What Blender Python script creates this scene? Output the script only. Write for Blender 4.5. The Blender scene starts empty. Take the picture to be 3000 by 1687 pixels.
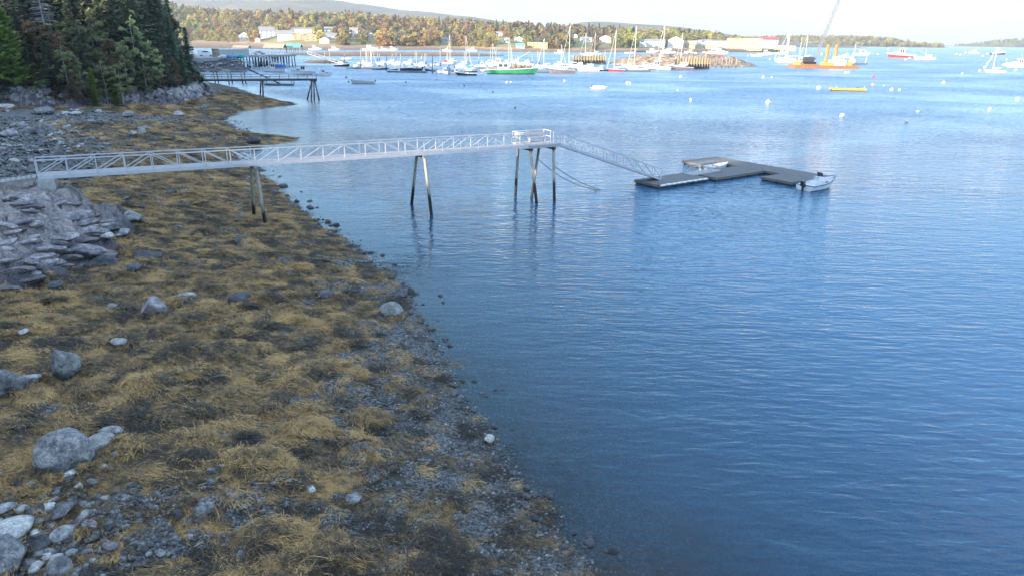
import bpy, bmesh, math, random
import numpy as np
from mathutils import Vector, Matrix, Euler
R = math.radians
sc = bpy.context.scene
COL = sc.collection
random.seed(7)
RNG = np.random.default_rng(11)

# ------------------------------------------------------------------ camera, sky, sun
CAM_H = 16.0
FPX, ROLL, PITCH = 2080.0, R(0.8), math.atan(734 / 2080.0)
cam_data = bpy.data.cameras.new('camera'); cam = bpy.data.objects.new('camera', cam_data); COL.objects.link(cam)
cam_data.sensor_width = 36.0; cam_data.lens = 36.0 * FPX / 3000.0
cam_data.clip_start = 0.5; cam_data.clip_end = 20000
cam.matrix_world = Matrix.Translation((0, 0, CAM_H)) @ Matrix.Rotation(R(90) - PITCH, 4, 'X') @ Matrix.Rotation(ROLL, 4, 'Z')
sc.camera = cam
sc.view_settings.view_transform = 'Standard'; sc.view_settings.look = 'None'
sc.view_settings.gamma = 1.0; sc.view_settings.use_curve_mapping = False
sc.view_settings.exposure = EXPOSURE = 3.25
SUN_EL, SUN_AZ = R(13.0), math.atan2(-0.62, -0.78)           # low sun behind the left shoulder
TO_SUN = Vector((math.cos(SUN_EL) * math.cos(SUN_AZ), math.cos(SUN_EL) * math.sin(SUN_AZ), math.sin(SUN_EL)))
sl = bpy.data.lights.new('sun', 'SUN'); sl.energy = 2.0; sl.angle = R(0.5); sl.color = (1.0, 0.84, 0.64)
sun = bpy.data.objects.new('sun', sl); COL.objects.link(sun)
sun.rotation_euler = TO_SUN.to_track_quat('Z', 'Y').to_euler(); sun.location = (-60, -40, 90)
w = bpy.data.worlds.new('World'); sc.world = w; w.use_nodes = True
nt = w.node_tree; nt.nodes.clear()
def N(tree, kind, **kw):
    n = tree.nodes.new(kind)
    for k, v in kw.items(): setattr(n, k, v)
    return n
sky = N(nt, 'ShaderNodeTexSky', sky_type='NISHITA', sun_disc=False)
sky.sun_elevation = SUN_EL
sky.sun_rotation = math.atan2(TO_SUN.x, TO_SUN.y)
sky.air_density = 1.0; sky.dust_density = 0.6; sky.ozone_density = 2.0
tc = N(nt, 'ShaderNodeTexCoord'); sep = N(nt, 'ShaderNodeSeparateXYZ'); nt.links.new(tc.outputs['Generated'], sep.inputs[0])
mp = N(nt, 'ShaderNodeMapping'); mp.inputs['Scale'].default_value = (1.0, 1.0, 5.0); nt.links.new(tc.outputs['Generated'], mp.inputs[0])
cn = N(nt, 'ShaderNodeTexNoise'); cn.inputs['Scale'].default_value = 2.6; cn.inputs['Detail'].default_value = 7; cn.inputs['Roughness'].default_value = 0.6
nt.links.new(mp.outputs[0], cn.inputs['Vector'])
cr = N(nt, 'ShaderNodeMapRange', interpolation_type='SMOOTHSTEP'); cr.inputs[1].default_value = 0.49; cr.inputs[2].default_value = 0.68; cr.inputs[4].default_value = 0.8
nt.links.new(cn.outputs['Fac'], cr.inputs[0])
# thin haze evens the sky out: white at the horizon, clear blue higher up
mm = N(nt, 'ShaderNodeMath', operation='MULTIPLY')
hz = N(nt, 'ShaderNodeValToRGB'); he = hz.color_ramp.elements
he[0].position, he[0].color = 0.0, (0.22, 0.26, 0.30, 1); he[1].position, he[1].color = 1.0, (0.66, 0.90, 1.30, 1)
for p_, c_ in ((0.05, (0.28, 0.46, 0.62)), (0.14, (0.34, 0.72, 1.15)), (0.40, (0.40, 0.84, 1.36))): k_ = he.new(p_); k_.color = (*c_, 1)
nt.links.new(sep.outputs['Z'], hz.inputs[0])
veil = N(nt, 'ShaderNodeMixRGB'); veil.inputs[0].default_value = 0.91; nt.links.new(sky.outputs[0], veil.inputs[1]); nt.links.new(hz.outputs[0], veil.inputs[2])
mixs = N(nt, 'ShaderNodeMixRGB'); hi = N(nt, 'ShaderNodeMapRange', interpolation_type='SMOOTHSTEP'); hi.inputs[1].default_value = 0.12; hi.inputs[2].default_value = 0.6; hi.inputs[3].default_value = 0.4; hi.inputs[4].default_value = 1.0; nt.links.new(sep.outputs['Z'], hi.inputs[0])
nt.links.new(cr.outputs[0], mm.inputs[0]); nt.links.new(hi.outputs[0], mm.inputs[1]); nt.links.new(mm.outputs[0], mixs.inputs[0]); nt.links.new(veil.outputs[0], mixs.inputs[1])
mixs.inputs[2].default_value = (1.15, 1.18, 1.22, 1)
bg = N(nt, 'ShaderNodeBackground'); bg.inputs[1].default_value = 0.15
nt.links.new(mixs.outputs[0], bg.inputs[0])
wo = N(nt, 'ShaderNodeOutputWorld'); nt.links.new(bg.outputs[0], wo.inputs[0])

# ------------------------------------------------------------------ picking places on the ground
def ray(x, y):
    u, v = x - 1500.0, y - 843.5
    c, s = math.cos(ROLL), math.sin(ROLL)
    u2, v2 = u * c + v * s, -u * s + v * c
    return u2, FPX * math.cos(PITCH) - v2 * math.sin(PITCH), -(v2 * math.cos(PITCH) + FPX * math.sin(PITCH))
def G(x, y, z=0.0):
    a, b, c = ray(x, y); k = (z - CAM_H) / c
    return (a * k, b * k, z)
def GY(x, y, Y):
    a, b, c = ray(x, y); k = Y / b
    return (a * k, Y, CAM_H + c * k)

# ------------------------------------------------------------------ noise
def _h(ix, iy, s):
    n = (ix.astype(np.int64) * 374761393 + iy.astype(np.int64) * 668265263 + s * 1442695041) & 0x7fffffff
    n = ((n ^ (n >> 13)) * 1274126177) & 0x7fffffff
    return ((n ^ (n >> 16)) & 0xffff) / 65535.0
def pn(x, y, s=0):
    x = np.asarray(x, float); y = np.asarray(y, float)
    ix, iy = np.floor(x), np.floor(y); fx, fy = x - ix, y - iy
    u, v = fx * fx * (3 - 2 * fx), fy * fy * (3 - 2 * fy)
    def g(a, b, dx, dy):
        t = _h(a, b, s) * 2 * np.pi
        return np.cos(t) * dx + np.sin(t) * dy
    n00, n10 = g(ix, iy, fx, fy), g(ix + 1, iy, fx - 1, fy)
    n01, n11 = g(ix, iy + 1, fx, fy - 1), g(ix + 1, iy + 1, fx - 1, fy - 1)
    return 1.4 * ((n00 * (1 - u) + n10 * u) * (1 - v) + (n01 * (1 - u) + n11 * u) * v)
def fbm(x, y, s=0, o=4, g=0.5):
    r, a, f = 0.0, 1.0, 1.0
    for k in range(o):
        r = r + a * pn(x * f, y * f, s + k * 17); a *= g; f *= 2.03
    return r
def worley(x, y, s=0):
    ix, iy = np.floor(x), np.floor(y); f1 = np.full(np.shape(x), 9.0); f2 = f1.copy(); cid = np.zeros(np.shape(x))
    for dx in (-1, 0, 1):
        for dy in (-1, 0, 1):
            a, b = ix + dx, iy + dy
            px, py = a + _h(a, b, s), b + _h(a, b, s + 5)
            d = np.hypot(px - x, py - y); c = _h(a, b, s + 9)
            nearer = d < f1
            f2 = np.where(nearer, f1, np.minimum(f2, d)); cid = np.where(nearer, c, cid); f1 = np.where(nearer, d, f1)
    return f1, f2, cid
def sst(x, a, b):
    t = np.clip((x - a) / (b - a), 0, 1); return t * t * (3 - 2 * t)
def sdist(X, Y, poly):                                        # signed distance, positive inside
    X = np.asarray(X, float); Y = np.asarray(Y, float)
    d = np.full(X.shape, 1e18); ins = np.zeros(X.shape, bool)
    n = len(poly)
    for i in range(n):
        (ax, ay), (bx, by) = poly[i], poly[(i + 1) % n]
        ex, ey = bx - ax, by - ay
        t = np.clip(((X - ax) * ex + (Y - ay) * ey) / (ex * ex + ey * ey + 1e-12), 0, 1)
        d = np.minimum(d, (X - ax - t * ex) ** 2 + (Y - ay - t * ey) ** 2)
        c = ((ay > Y) != (by > Y)) & (X < (bx - ax) * (Y - ay) / ((by - ay) if by != ay else 1e-12) + ax)
        ins ^= c
    return np.where(ins, 1, -1) * np.sqrt(d)

# ------------------------------------------------------------------ objects, tags, meshes
def tag(o, label=None, cat=None, group=None, kind=None):
    if label: o['label'] = label
    if cat: o['category'] = cat
    if group: o['group'] = group
    if kind: o['kind'] = kind
    return o
def link(name, me, parent=None):
    o = bpy.data.objects.new(name, me); COL.objects.link(o)
    if parent: o.parent = parent
    return o
def empty(name, loc, rz=0, label=None, cat=None, group=None):
    o = bpy.data.objects.new(name, None); COL.objects.link(o)
    o.location = loc; o.rotation_euler = (0, 0, rz); o.empty_display_size = 0.5
    return tag(o, label, cat, group)
def np_mesh(name, v, f, mat=None, smooth=False):
    me = bpy.data.meshes.new(name)
    v = np.asarray(v, np.float32); f = np.asarray(f, np.int32); k = f.shape[1]
    me.vertices.add(len(v)); me.vertices.foreach_set('co', v.ravel())
    me.loops.add(f.size); me.loops.foreach_set('vertex_index', f.ravel())
    me.polygons.add(len(f)); me.polygons.foreach_set('loop_start', np.arange(0, f.size, k, dtype=np.int32))
    me.polygons.foreach_set('loop_total', np.full(len(f), k, np.int32))
    me.polygons.foreach_set('use_smooth', np.full(len(f), smooth))
    me.update(calc_edges=True)
    if mat: me.materials.append(mat)
    return me
def fattr(me, name, data):
    a = me.attributes.new(name, 'FLOAT', 'POINT'); a.data.foreach_set('value', np.asarray(data, np.float32))
class MB:
    def __init__(s): s.v = []; s.f = []
    def box(s, c, d, rz=0.0, top=1.0):
        b = len(s.v); cs, sn = math.cos(rz), math.sin(rz)
        for z, k in ((-1, 1.0), (1, top)):
            for x, y in ((-1, -1), (1, -1), (1, 1), (-1, 1)):
                px, py = x * d[0] / 2 * k, y * d[1] / 2 * k
                s.v.append((c[0] + px * cs - py * sn, c[1] + px * sn + py * cs, c[2] + z * d[2] / 2))
        for q in ((0, 3, 2, 1), (4, 5, 6, 7), (0, 1, 5, 4), (1, 2, 6, 5), (2, 3, 7, 6), (3, 0, 4, 7)): s.f.append(tuple(b + i for i in q))
        return s
    def bar(s, p, q, w, h=None):
        h = h or w; p, q = Vector(p), Vector(q); d = (q - p).normalized()
        up = Vector((0, 0, 1)) if abs(d.z) < 0.95 else Vector((1, 0, 0))
        a = d.cross(up).normalized() * w / 2; c = a.cross(d).normalized() * h / 2
        b = len(s.v)
        for e in (p, q):
            for k, l in ((-1, -1), (1, -1), (1, 1), (-1, 1)): s.v.append(tuple(e + a * k + c * l))
        for t in ((3, 2, 1, 0), (4, 5, 6, 7), (0, 1, 5, 4), (1, 2, 6, 5), (2, 3, 7, 6), (3, 0, 4, 7)): s.f.append(tuple(b + i for i in t))
        return s
    def tube(s, p, q, r0, r1=None, n=8):
        r1 = r0 if r1 is None else r1; p, q = Vector(p), Vector(q); d = (q - p).normalized()
        up = Vector((0, 0, 1)) if abs(d.z) < 0.95 else Vector((1, 0, 0))
        a = d.cross(up).normalized(); c = a.cross(d).normalized()
        s.loft([[tuple(e + (a * math.cos(t) + c * math.sin(t)) * r) for t in [2 * math.pi * i / n for i in range(n)]] for e, r in ((p, r0), (q, r1))])
        return s
    def path(s, pts, r, n=6):
        pts = [Vector(p) for p in pts]; rings = []
        for i, p in enumerate(pts):
            d = (pts[min(i + 1, len(pts) - 1)] - pts[max(i - 1, 0)]).normalized()
            up = Vector((0, 0, 1)) if abs(d.z) < 0.95 else Vector((1, 0, 0))
            a = d.cross(up).normalized(); c = a.cross(d)
            rings.append([tuple(p + (a * math.cos(t) + c * math.sin(t)) * r) for t in [2 * math.pi * k / n for k in range(n)]])
        return s.loft(rings)
    def loft(s, rings, caps=True, close=True):
        b = len(s.v); n = len(rings[0])
        for r in rings: s.v += [tuple(p) for p in r]
        for i in range(len(rings) - 1):
            for j in range(n if close else n - 1):
                k = (j + 1) % n
                s.f.append((b + i * n + j, b + i * n + k, b + (i + 1) * n + k, b + (i + 1) * n + j))
        if caps:
            s.f.append(tuple(b + j for j in reversed(range(n)))); m = b + (len(rings) - 1) * n; s.f.append(tuple(m + j for j in range(n)))
        return s
    def prism(s, poly, z0, z1):
        return s.loft([[(x, y, z0) for x, y in poly], [(x, y, z1) for x, y in poly]])
    def face(s, pts):
        b = len(s.v); s.v += [tuple(p) for p in pts]; s.f.append(tuple(range(b, b + len(pts)))); return s
    def mesh(s, name, mat, smooth=False):
        me = bpy.data.meshes.new(name); me.from_pydata(s.v, [], s.f)
        bm = bmesh.new(); bm.from_mesh(me); bmesh.ops.recalc_face_normals(bm, faces=bm.faces); bm.to_mesh(me); bm.free()
        if smooth: me.polygons.foreach_set('use_smooth', [True] * len(me.polygons))
        me.materials.append(mat); return me
    def build(s, name, mat, parent=None, smooth=False): return link(name, s.mesh(name, mat, smooth), parent)
def copy_tree(o, parent=None):
    c = o.copy(); COL.objects.link(c)
    if parent: c.parent = parent
    for ch in o.children: copy_tree(ch, c)
    return c

# ------------------------------------------------------------------ materials
MATS = {}
def mat(name, col, col2=None, scale=3.0, rough=0.7, metal=0.0, bump=0.0, bscale=None, stretch=(1, 1, 1), mid=(0.35, 0.65), detail=6, coord='Object'):
    if name in MATS: return MATS[name]
    m = bpy.data.materials.new(name); m.use_nodes = True; t = m.node_tree; p = t.nodes['Principled BSDF']
    p.inputs['Roughness'].default_value = rough; p.inputs['Metallic'].default_value = metal
    tc = N(t, 'ShaderNodeTexCoord'); mp = N(t, 'ShaderNodeMapping'); mp.inputs['Scale'].default_value = stretch
    t.links.new(tc.outputs[coord], mp.inputs[0])
    n = N(t, 'ShaderNodeTexNoise'); n.inputs['Scale'].default_value = scale; n.inputs['Detail'].default_value = detail; n.inputs['Roughness'].default_value = 0.62
    t.links.new(mp.outputs[0], n.inputs['Vector'])
    r = N(t, 'ShaderNodeValToRGB'); e = r.color_ramp.elements
    c2 = col2 or tuple(c * 0.72 for c in col)
    e[0].position, e[1].position = mid; e[0].color = (*c2, 1); e[1].color = (*col, 1)
    t.links.new(n.outputs['Fac'], r.inputs[0]); t.links.new(r.outputs[0], p.inputs['Base Color'])
    if bump:
        n2 = N(t, 'ShaderNodeTexNoise'); n2.inputs['Scale'].default_value = bscale or scale * 4; n2.inputs['Detail'].default_value = 5
        t.links.new(mp.outputs[0], n2.inputs['Vector'])
        b = N(t, 'ShaderNodeBump'); b.inputs['Distance'].default_value = bump; t.links.new(n2.outputs['Fac'], b.inputs['Height']); t.links.new(b.outputs[0], p.inputs['Normal'])
    MATS[name] = m; return m
def rock_mat(name, a, b, c, scale, wet=True):
    m = bpy.data.materials.new(name); m.use_nodes = True; t = m.node_tree; p = t.nodes['Principled BSDF']
    g = N(t, 'ShaderNodeNewGeometry'); tc = N(t, 'ShaderNodeTexCoord')
    n1 = N(t, 'ShaderNodeTexNoise'); n1.inputs['Scale'].default_value = scale; n1.inputs['Detail'].default_value = 8; n1.inputs['Roughness'].default_value = 0.7
    n2 = N(t, 'ShaderNodeTexNoise'); n2.inputs['Scale'].default_value = scale * 7; n2.inputs['Detail'].default_value = 5; n2.inputs['Roughness'].default_value = 0.75
    for n in (n1, n2): t.links.new(g.outputs['Position'], n.inputs['Vector'])
    r = N(t, 'ShaderNodeValToRGB'); e = r.color_ramp.elements
    e[0].position, e[1].position = 0.38, 0.62; e[0].color = (*a, 1); e[1].color = (*b, 1); k = e.new(0.5); k.color = (*c, 1)
    t.links.new(n1.outputs['Fac'], r.inputs[0])
    mx = N(t, 'ShaderNodeMixRGB', blend_type='MULTIPLY'); mx.inputs[0].default_value = 0.85
    r2 = N(t, 'ShaderNodeValToRGB'); r2.color_ramp.elements[0].position = 0.36; r2.color_ramp.elements[1].position = 0.6
    r2.color_ramp.elements[0].color = (0.35, 0.35, 0.38, 1); r2.color_ramp.elements[1].color = (1.15, 1.12, 1.08, 1)
    t.links.new(n2.outputs['Fac'], r2.inputs[0]); t.links.new(r.outputs[0], mx.inputs[1]); t.links.new(r2.outputs[0], mx.inputs[2])
    oi = N(t, 'ShaderNodeObjectInfo'); at = N(t, 'ShaderNodeAttribute', attribute_type='INSTANCER', attribute_name='tint')
    ad = N(t, 'ShaderNodeMath', operation='ADD'); t.links.new(oi.outputs['Random'], ad.inputs[0]); t.links.new(at.outputs['Fac'], ad.inputs[1])
    fr = N(t, 'ShaderNodeMath', operation='FRACT'); t.links.new(ad.outputs[0], fr.inputs[0])
    hv = N(t, 'ShaderNodeMapRange'); hv.inputs[3].default_value = 0.55; hv.inputs[4].default_value = 1.35; t.links.new(fr.outputs[0], hv.inputs[0])
    m3 = N(t, 'ShaderNodeVectorMath', operation='SCALE'); t.links.new(mx.outputs[0], m3.inputs[0]); t.links.new(hv.outputs[0], m3.inputs['Scale'])
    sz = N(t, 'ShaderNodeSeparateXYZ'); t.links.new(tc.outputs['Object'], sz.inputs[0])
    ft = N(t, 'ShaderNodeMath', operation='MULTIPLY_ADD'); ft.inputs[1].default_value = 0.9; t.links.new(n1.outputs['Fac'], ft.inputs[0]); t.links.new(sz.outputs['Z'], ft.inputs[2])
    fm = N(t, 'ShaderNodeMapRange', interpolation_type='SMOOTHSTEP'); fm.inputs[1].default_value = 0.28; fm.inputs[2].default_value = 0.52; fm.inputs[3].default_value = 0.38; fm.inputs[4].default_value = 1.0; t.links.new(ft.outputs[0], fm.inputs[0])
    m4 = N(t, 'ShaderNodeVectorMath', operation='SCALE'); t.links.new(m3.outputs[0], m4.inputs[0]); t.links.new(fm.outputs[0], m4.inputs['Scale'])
    t.links.new((m4 if wet else m3).outputs[0], p.inputs['Base Color']); p.inputs['Roughness'].default_value = 0.75
    bp = N(t, 'ShaderNodeBump'); bp.inputs['Distance'].default_value = 0.08; bp.inputs['Strength'].default_value = 0.8
    t.links.new(n2.outputs['Fac'], bp.inputs['Height']); t.links.new(bp.outputs[0], p.inputs['Normal'])
    MATS[name] = m; return m
# ------------------------------------------------------------------ the near shore
LAND = [(9, -200), (7.2, -60), (6.2, 5), (4.4, 15), (3.2, 18.1), (2.1, 19.2), (1.5, 20.4), (0.6, 22.2), (0, 23.9), (-0.7, 26), (-1.7, 28.3), (-2.4, 30.6), (-3.5, 34.1), (-4.8, 37.3), (-6.6, 43.1), (-8.6, 47.9), (-10.6, 51.1), (-13.4, 56.5), (-16.5, 60.9), (-20.3, 66.9), (-24.4, 73.8), (-27.3, 78.9), (-31.1, 86.6), (-34.9, 92.5), (-37.9, 96.9), (-39.5, 100.5), (-40.2, 104.5), (-37.2, 109.6), (-34.8, 114), (-36.2, 118), (-41.5, 120.5), (-46.1, 123.7), (-50.2, 128), (-55.4, 139), (-59, 150), (-60, 158), (-57, 166), (-52.5, 176), (-55.9, 180), (-68.4, 196.8), (-79.3, 216.5), (-93.6, 238.6), (-106, 255), (-128, 285), (-160, 306), (-220, 330), (-520, 420), (-520, -200)]
UP = [(-30, -200), (-30, -30), (-33, 5), (-36, 20), (-40, 33), (-45, 43), (-47, 50), (-58, 60), (-76, 75), (-98, 98), (-118, 124), (-112, 139), (-94, 141), (-85, 141), (-82.5, 151), (-74, 155.5), (-73, 172), (-79, 194), (-97, 224), (-114, 252), (-140, 284), (-200, 320), (-520, 400), (-520, -200)]
LEDGE = [(-29.4, 37.2), (-28.3, 39), (-28.2, 42.5), (-28.0, 45.5), (-27.6, 47.8), (-29.6, 50.5), (-30, 53.5), (-30.5, 56.5), (-33, 56.5), (-35.2, 57.0), (-40, 57), (-46, 52), (-46, 42), (-40, 33), (-34, 30)]
PEB = [(300, 1560, 3.0, 2.0), (90, 1480, 2.2, 2.4), (60, 1620, 3.0, 3.0)]
def h_shore(X, Y, fine=True):
    X = np.asarray(X, float); Y = np.asarray(Y, float)
    wob = 0.55 * pn(X / 2.3, Y / 2.3, 40) + 0.3 * pn(X / 0.8, Y / 0.8, 41) + 0.9 * pn(X / 9, Y / 9, 45) * sst(np.hypot(X, Y), 60, 120)
    d = sdist(X, Y, LAND) + wob
    du = sdist(X, Y, UP) + 1.2 * pn(X / 6, Y / 6, 42) + 0.6 * pn(X / 2, Y / 2, 43)
    dl = sdist(X, Y, LEDGE) + 0.8 * pn(X / 2.2, Y / 2.2, 44) + 0.4 * pn(X / 0.9, Y / 0.9, 46)
    far = sst(np.hypot(X, Y), 70, 150)
    h = np.where(d > 0, (2.6 - 0.4 * far) * (1 - np.exp(-np.maximum(d, 0) / (23.0 - 6 * far))), np.maximum(0.075 * d, -5))
    lump = np.abs(pn(X / 1.7, Y / 1.3, 50)) * 0.46 + fbm(X / 3.5, Y / 3.5, 51, 3) * 0.16
    if fine: lump = lump + np.abs(pn(X / 0.7, Y / 0.55, 54)) * 0.16
    h = h + lump * sst(d, -0.6, 5) * (1 - 0.5 * sst(du, -1, 1)) - 0.02 * sst(d, -3, 1)
    # ledge of tilted bedrock under the abutment
    ramp = np.minimum(0.45 * sst(dl, -0.4, 0.8) + np.maximum(dl, 0) * 0.82, 3.4)
    if fine:
        ca, sa = math.cos(0.5), math.sin(0.5)
        u, v = (X * ca + Y * sa), (-X * sa + Y * ca)
        f1, f2, cid = worley(u / 2.6, v / 1.3, 60); g1, g2, gid = worley(u / 1.0, v / 0.5, 63)
        blk = (cid - 0.5) * 0.55 - 0.36 * (1 - sst(f2 - f1, 0, 0.09)) + (gid - 0.5) * 0.16 - 0.08 * (1 - sst(g2 - g1, 0, 0.2)) + fbm(X / 0.7, Y / 0.7, 61, 4) * 0.08
    else: blk = 0
    h = h + (ramp + blk * sst(dl, -0.2, 1.0))
    up = 2.9 * sst(du, -0.4, 2.6) + np.maximum(du, 0) * 0.07
    if fine:
        f1, f2, cid = worley(X / 2.4, Y / 2.0, 70)
        up = up + sst(du, -0.6, 0.4) * (1 - sst(du, 3, 6)) * ((cid - 0.5) * 1.2 - 0.35 * (1 - sst(f2 - f1, 0, 0.25)) + fbm(X / 1.2, Y / 1.2, 71, 3) * 0.4)
    h = np.maximum(h, np.where(du > -1.5, h + up, h))
    h = h + 24 * sst(du, 10, 85) + 16 * sst(du, 4, 45) * sst(Y, 28, -25)                             # wooded hill behind the shore, raised out of view to lengthen its shade
    al = -(X + 4) * 0.783 - (Y - 69) * 0.622; ac = (X + 4) * 0.622 - (Y - 69) * 0.783   # unseen gully added to the hill, cut to let the low sun through
    cut = 1.2 + 0.2309 * al
    h = np.where((du > 12) & (np.abs(ac + 1.4) < 9) & (al > 30) & (h > cut), cut + (h - cut) * sst(np.abs(ac + 1.4), 5.5, 9), h)
    return h, d, du, dl
def hs(x, y):
    return float(h_shore(np.array([x]), np.array([y]))[0][0])
def on_shore(x, y, r0=10, r1=330):
    a, b, c = ray(x, y); L = math.hypot(a, b)
    t = np.geomspace(r0, r1, 900) / L
    z = CAM_H + c * t; h = h_shore(a * t, b * t)[0]
    i = np.argmax(h > z)
    if not h[i] > z[i]: i = np.argmin(np.abs(z - 0.0))
    return (a * t[i], b * t[i], h[i])
# zone masks on the shore: cobble cove under the trees, pebble beach near the camera
def blob(X, Y, x, y, rx, ry): return np.exp(-(((X - x) / rx) ** 2 + ((Y - y) / ry) ** 2))
def zones(X, Y, h, d, du, dl):
    n = fbm(X / 4.0, Y / 3.0, 80, 3); n2 = fbm(X / 1.3, Y / 1.0, 83, 3)
    cove = sst(-du + 7 * n + 4 * n2, 33, 22) * sst(Y, 56, 66) * sst(Y, 146, 128) * sst(-X, 40, 50)
    near = sst(d, 10.5, 2.0) * sst(Y, 62, 42) * 0.60 + sst(d, 1.2, -0.5) * 0.45
    fore = blob(X, Y, -3.0, 23.5, 3.4, 4.5) * 0.45 + blob(X, Y, -6.5, 32, 2.8, 6) * 0.55 + blob(X, Y, -13.2, 17.5, 3.6, 3.2) * 1.2 + blob(X, Y, -8, 20.5, 3.0, 0.8) * 0.6 + blob(X, Y, -20, 25.5, 2.4, 1.2) * 0.75 + blob(X, Y, -4.5, 19.5, 4, 1.0) * 0.45
    peb = np.clip(near + fore, 0, 1.2) + 0.40 * n + 0.75 * n2
    peb = sst(peb, 0.36, 0.62)
    rock = np.clip(sst(dl, -0.6, 0.5) + sst(du, -1.2, -0.2), 0, 1)
    peb = np.maximum(peb * (1 - rock), cove * (1 - rock))
    bare = sst(fbm(X / 2.2, Y / 1.8, 86, 3), 0.42, 0.6) * 0.5 * sst(h, 0.2, 0.6)
    weed = np.clip((1 - rock) * np.maximum(1 - peb, .12 * (1 - cove)) * sst(d, -1.6, 0.0) - bare, 0, 1)
    return weed, peb, rock, cove
th = np.concatenate([np.linspace(-150, -46, 90)[:-1], np.linspace(-46, 13, 780)[:-1], np.linspace(13, 60, 40)]) * math.pi / 180
rr = np.concatenate([np.geomspace(3, 12, 24)[:-1], np.geomspace(12, 340, 560)[:-1], np.geomspace(340, 520, 16)])
TT, RR = np.meshgrid(th, rr); GX, GY_ = np.sin(TT) * RR, np.cos(TT) * RR
GH, GD, GU, GL = h_shore(GX, GY_)
weed, peb, rock, cove = zones(GX, GY_, GH, GD, GU, GL)
na, nr_ = len(th), len(rr)
idx = np.arange(na * nr_).reshape(nr_, na)
q = np.stack([idx[:-1, :-1], idx[:-1, 1:], idx[1:, 1:], idx[1:, :-1]], -1).reshape(-1, 4)
keep = (GH.ravel()[q].max(1) > -2.6)
used = np.unique(q[keep]); remap = np.full(na * nr_, -1); remap[used] = np.arange(len(used))
ground_v = np.stack([GX.ravel(), GY_.ravel(), GH.ravel()], 1)[used]
def ground_material():
    m = bpy.data.materials.new('shore_ground'); m.use_nodes = True; t = m.node_tree; p = t.nodes['Principled BSDF']
    g = N(t, 'ShaderNodeNewGeometry')
    def noise(s, d=6, r=0.65):
        n = N(t, 'ShaderNodeTexNoise'); n.inputs['Scale'].default_value = s; n.inputs['Detail'].default_value = d; n.inputs['Roughness'].default_value = r
        t.links.new(g.outputs['Position'], n.inputs['Vector']); return n
    def ramp(n, *st):
        r = N(t, 'ShaderNodeValToRGB'); e = r.color_ramp.elements
        e[0].position, e[0].color = st[0][0], (*st[0][1], 1); e[1].position, e[1].color = st[-1][0], (*st[-1][1], 1)
        for q_, c in st[1:-1]: k = e.new(q_); k.color = (*c, 1)
        t.links.new(n.outputs['Fac'], r.inputs[0]); return r
    nb, nm, ns = noise(0.45), noise(1.9), noise(9, 4, 0.75)
    rockc = ramp(nm, (0.30, (0.10, 0.105, 0.12)), (0.45, (0.22, 0.20, 0.22)), (0.56, (0.30, 0.27, 0.27)), (0.70, (0.44, 0.41, 0.38)))
    speck = ramp(ns, (0.36, (0.35, 0.35, 0.38)), (0.58, (1.1, 1.08, 1.05)))
    rk = N(t, 'ShaderNodeMixRGB', blend_type='MULTIPLY'); rk.inputs[0].default_value = 0.9; t.links.new(rockc.outputs[0], rk.inputs[1]); t.links.new(speck.outputs[0], rk.inputs[2])
    weedc = ramp(nm, (0.35, (0.018, 0.015, 0.010)), (0.52, (0.05, 0.036, 0.016)), (0.68, (0.11, 0.072, 0.025)))
    pebc = ramp(ns, (0.36, (0.02, 0.022, 0.025)), (0.5, (0.10, 0.10, 0.105)), (0.64, (0.26, 0.26, 0.27)))
    soil = ramp(nm, (0.3, (0.03, 0.026, 0.014)), (0.7, (0.10, 0.07, 0.04)))
    def att(n): return N(t, 'ShaderNodeAttribute', attribute_name=n)
    def mix(f, a, b):
        x = N(t, 'ShaderNodeMixRGB'); t.links.new(f.outputs['Fac'], x.inputs[0]); t.links.new(a.outputs[0], x.inputs[1]); t.links.new(b.outputs[0], x.inputs[2]); return x
    sz = N(t, 'ShaderNodeSeparateXYZ'); t.links.new(g.outputs['Position'], sz.inputs[0])
    hz_ = N(t, 'ShaderNodeMath', operation='MULTIPLY_ADD'); hz_.inputs[1].default_value = 3.0; t.links.new(nb.outputs['Fac'], hz_.inputs[0]); t.links.new(sz.outputs['Z'], hz_.inputs[2])
    hm = N(t, 'ShaderNodeMapRange', interpolation_type='SMOOTHSTEP'); hm.inputs[1].default_value = 3.6; hm.inputs[2].default_value = 5.2; t.links.new(hz_.outputs[0], hm.inputs[0])
    tide = N(t, 'ShaderNodeMixRGB'); tide.inputs[1].default_value = (0.50, 0.47, 0.55, 1); tide.inputs[2].default_value = (1.25, 1.17, 1.08, 1); t.links.new(hm.outputs[0], tide.inputs[0])
    rk2 = N(t, 'ShaderNodeMixRGB', blend_type='MULTIPLY'); rk2.inputs[0].default_value = 1; t.links.new(rk.outputs[0], rk2.inputs[1]); t.links.new(tide.outputs[0], rk2.inputs[2]); rk = rk2
    c = mix(att('peb'), weedc, pebc); c = mix(att('rock'), c, rk); c = mix(att('soil'), c, soil)
    t.links.new(c.outputs[0], p.inputs['Base Color']); p.inputs['Roughness'].default_value = 0.75
    b = N(t, 'ShaderNodeBump'); b.inputs['Distance'].default_value = 0.12; t.links.new(ns.outputs['Fac'], b.inputs['Height']); t.links.new(b.outputs[0], p.inputs['Normal'])
    return m
me = np_mesh('shore', ground_v, remap[q[keep]], ground_material(), smooth=True)
for nm_, a in (('peb', peb), ('rock', rock), ('soil', sst(GU, 2.2, 4.5))): fattr(me, nm_, a.ravel()[used])
shore = link('shore', me); tag(shore, kind='structure')

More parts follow.
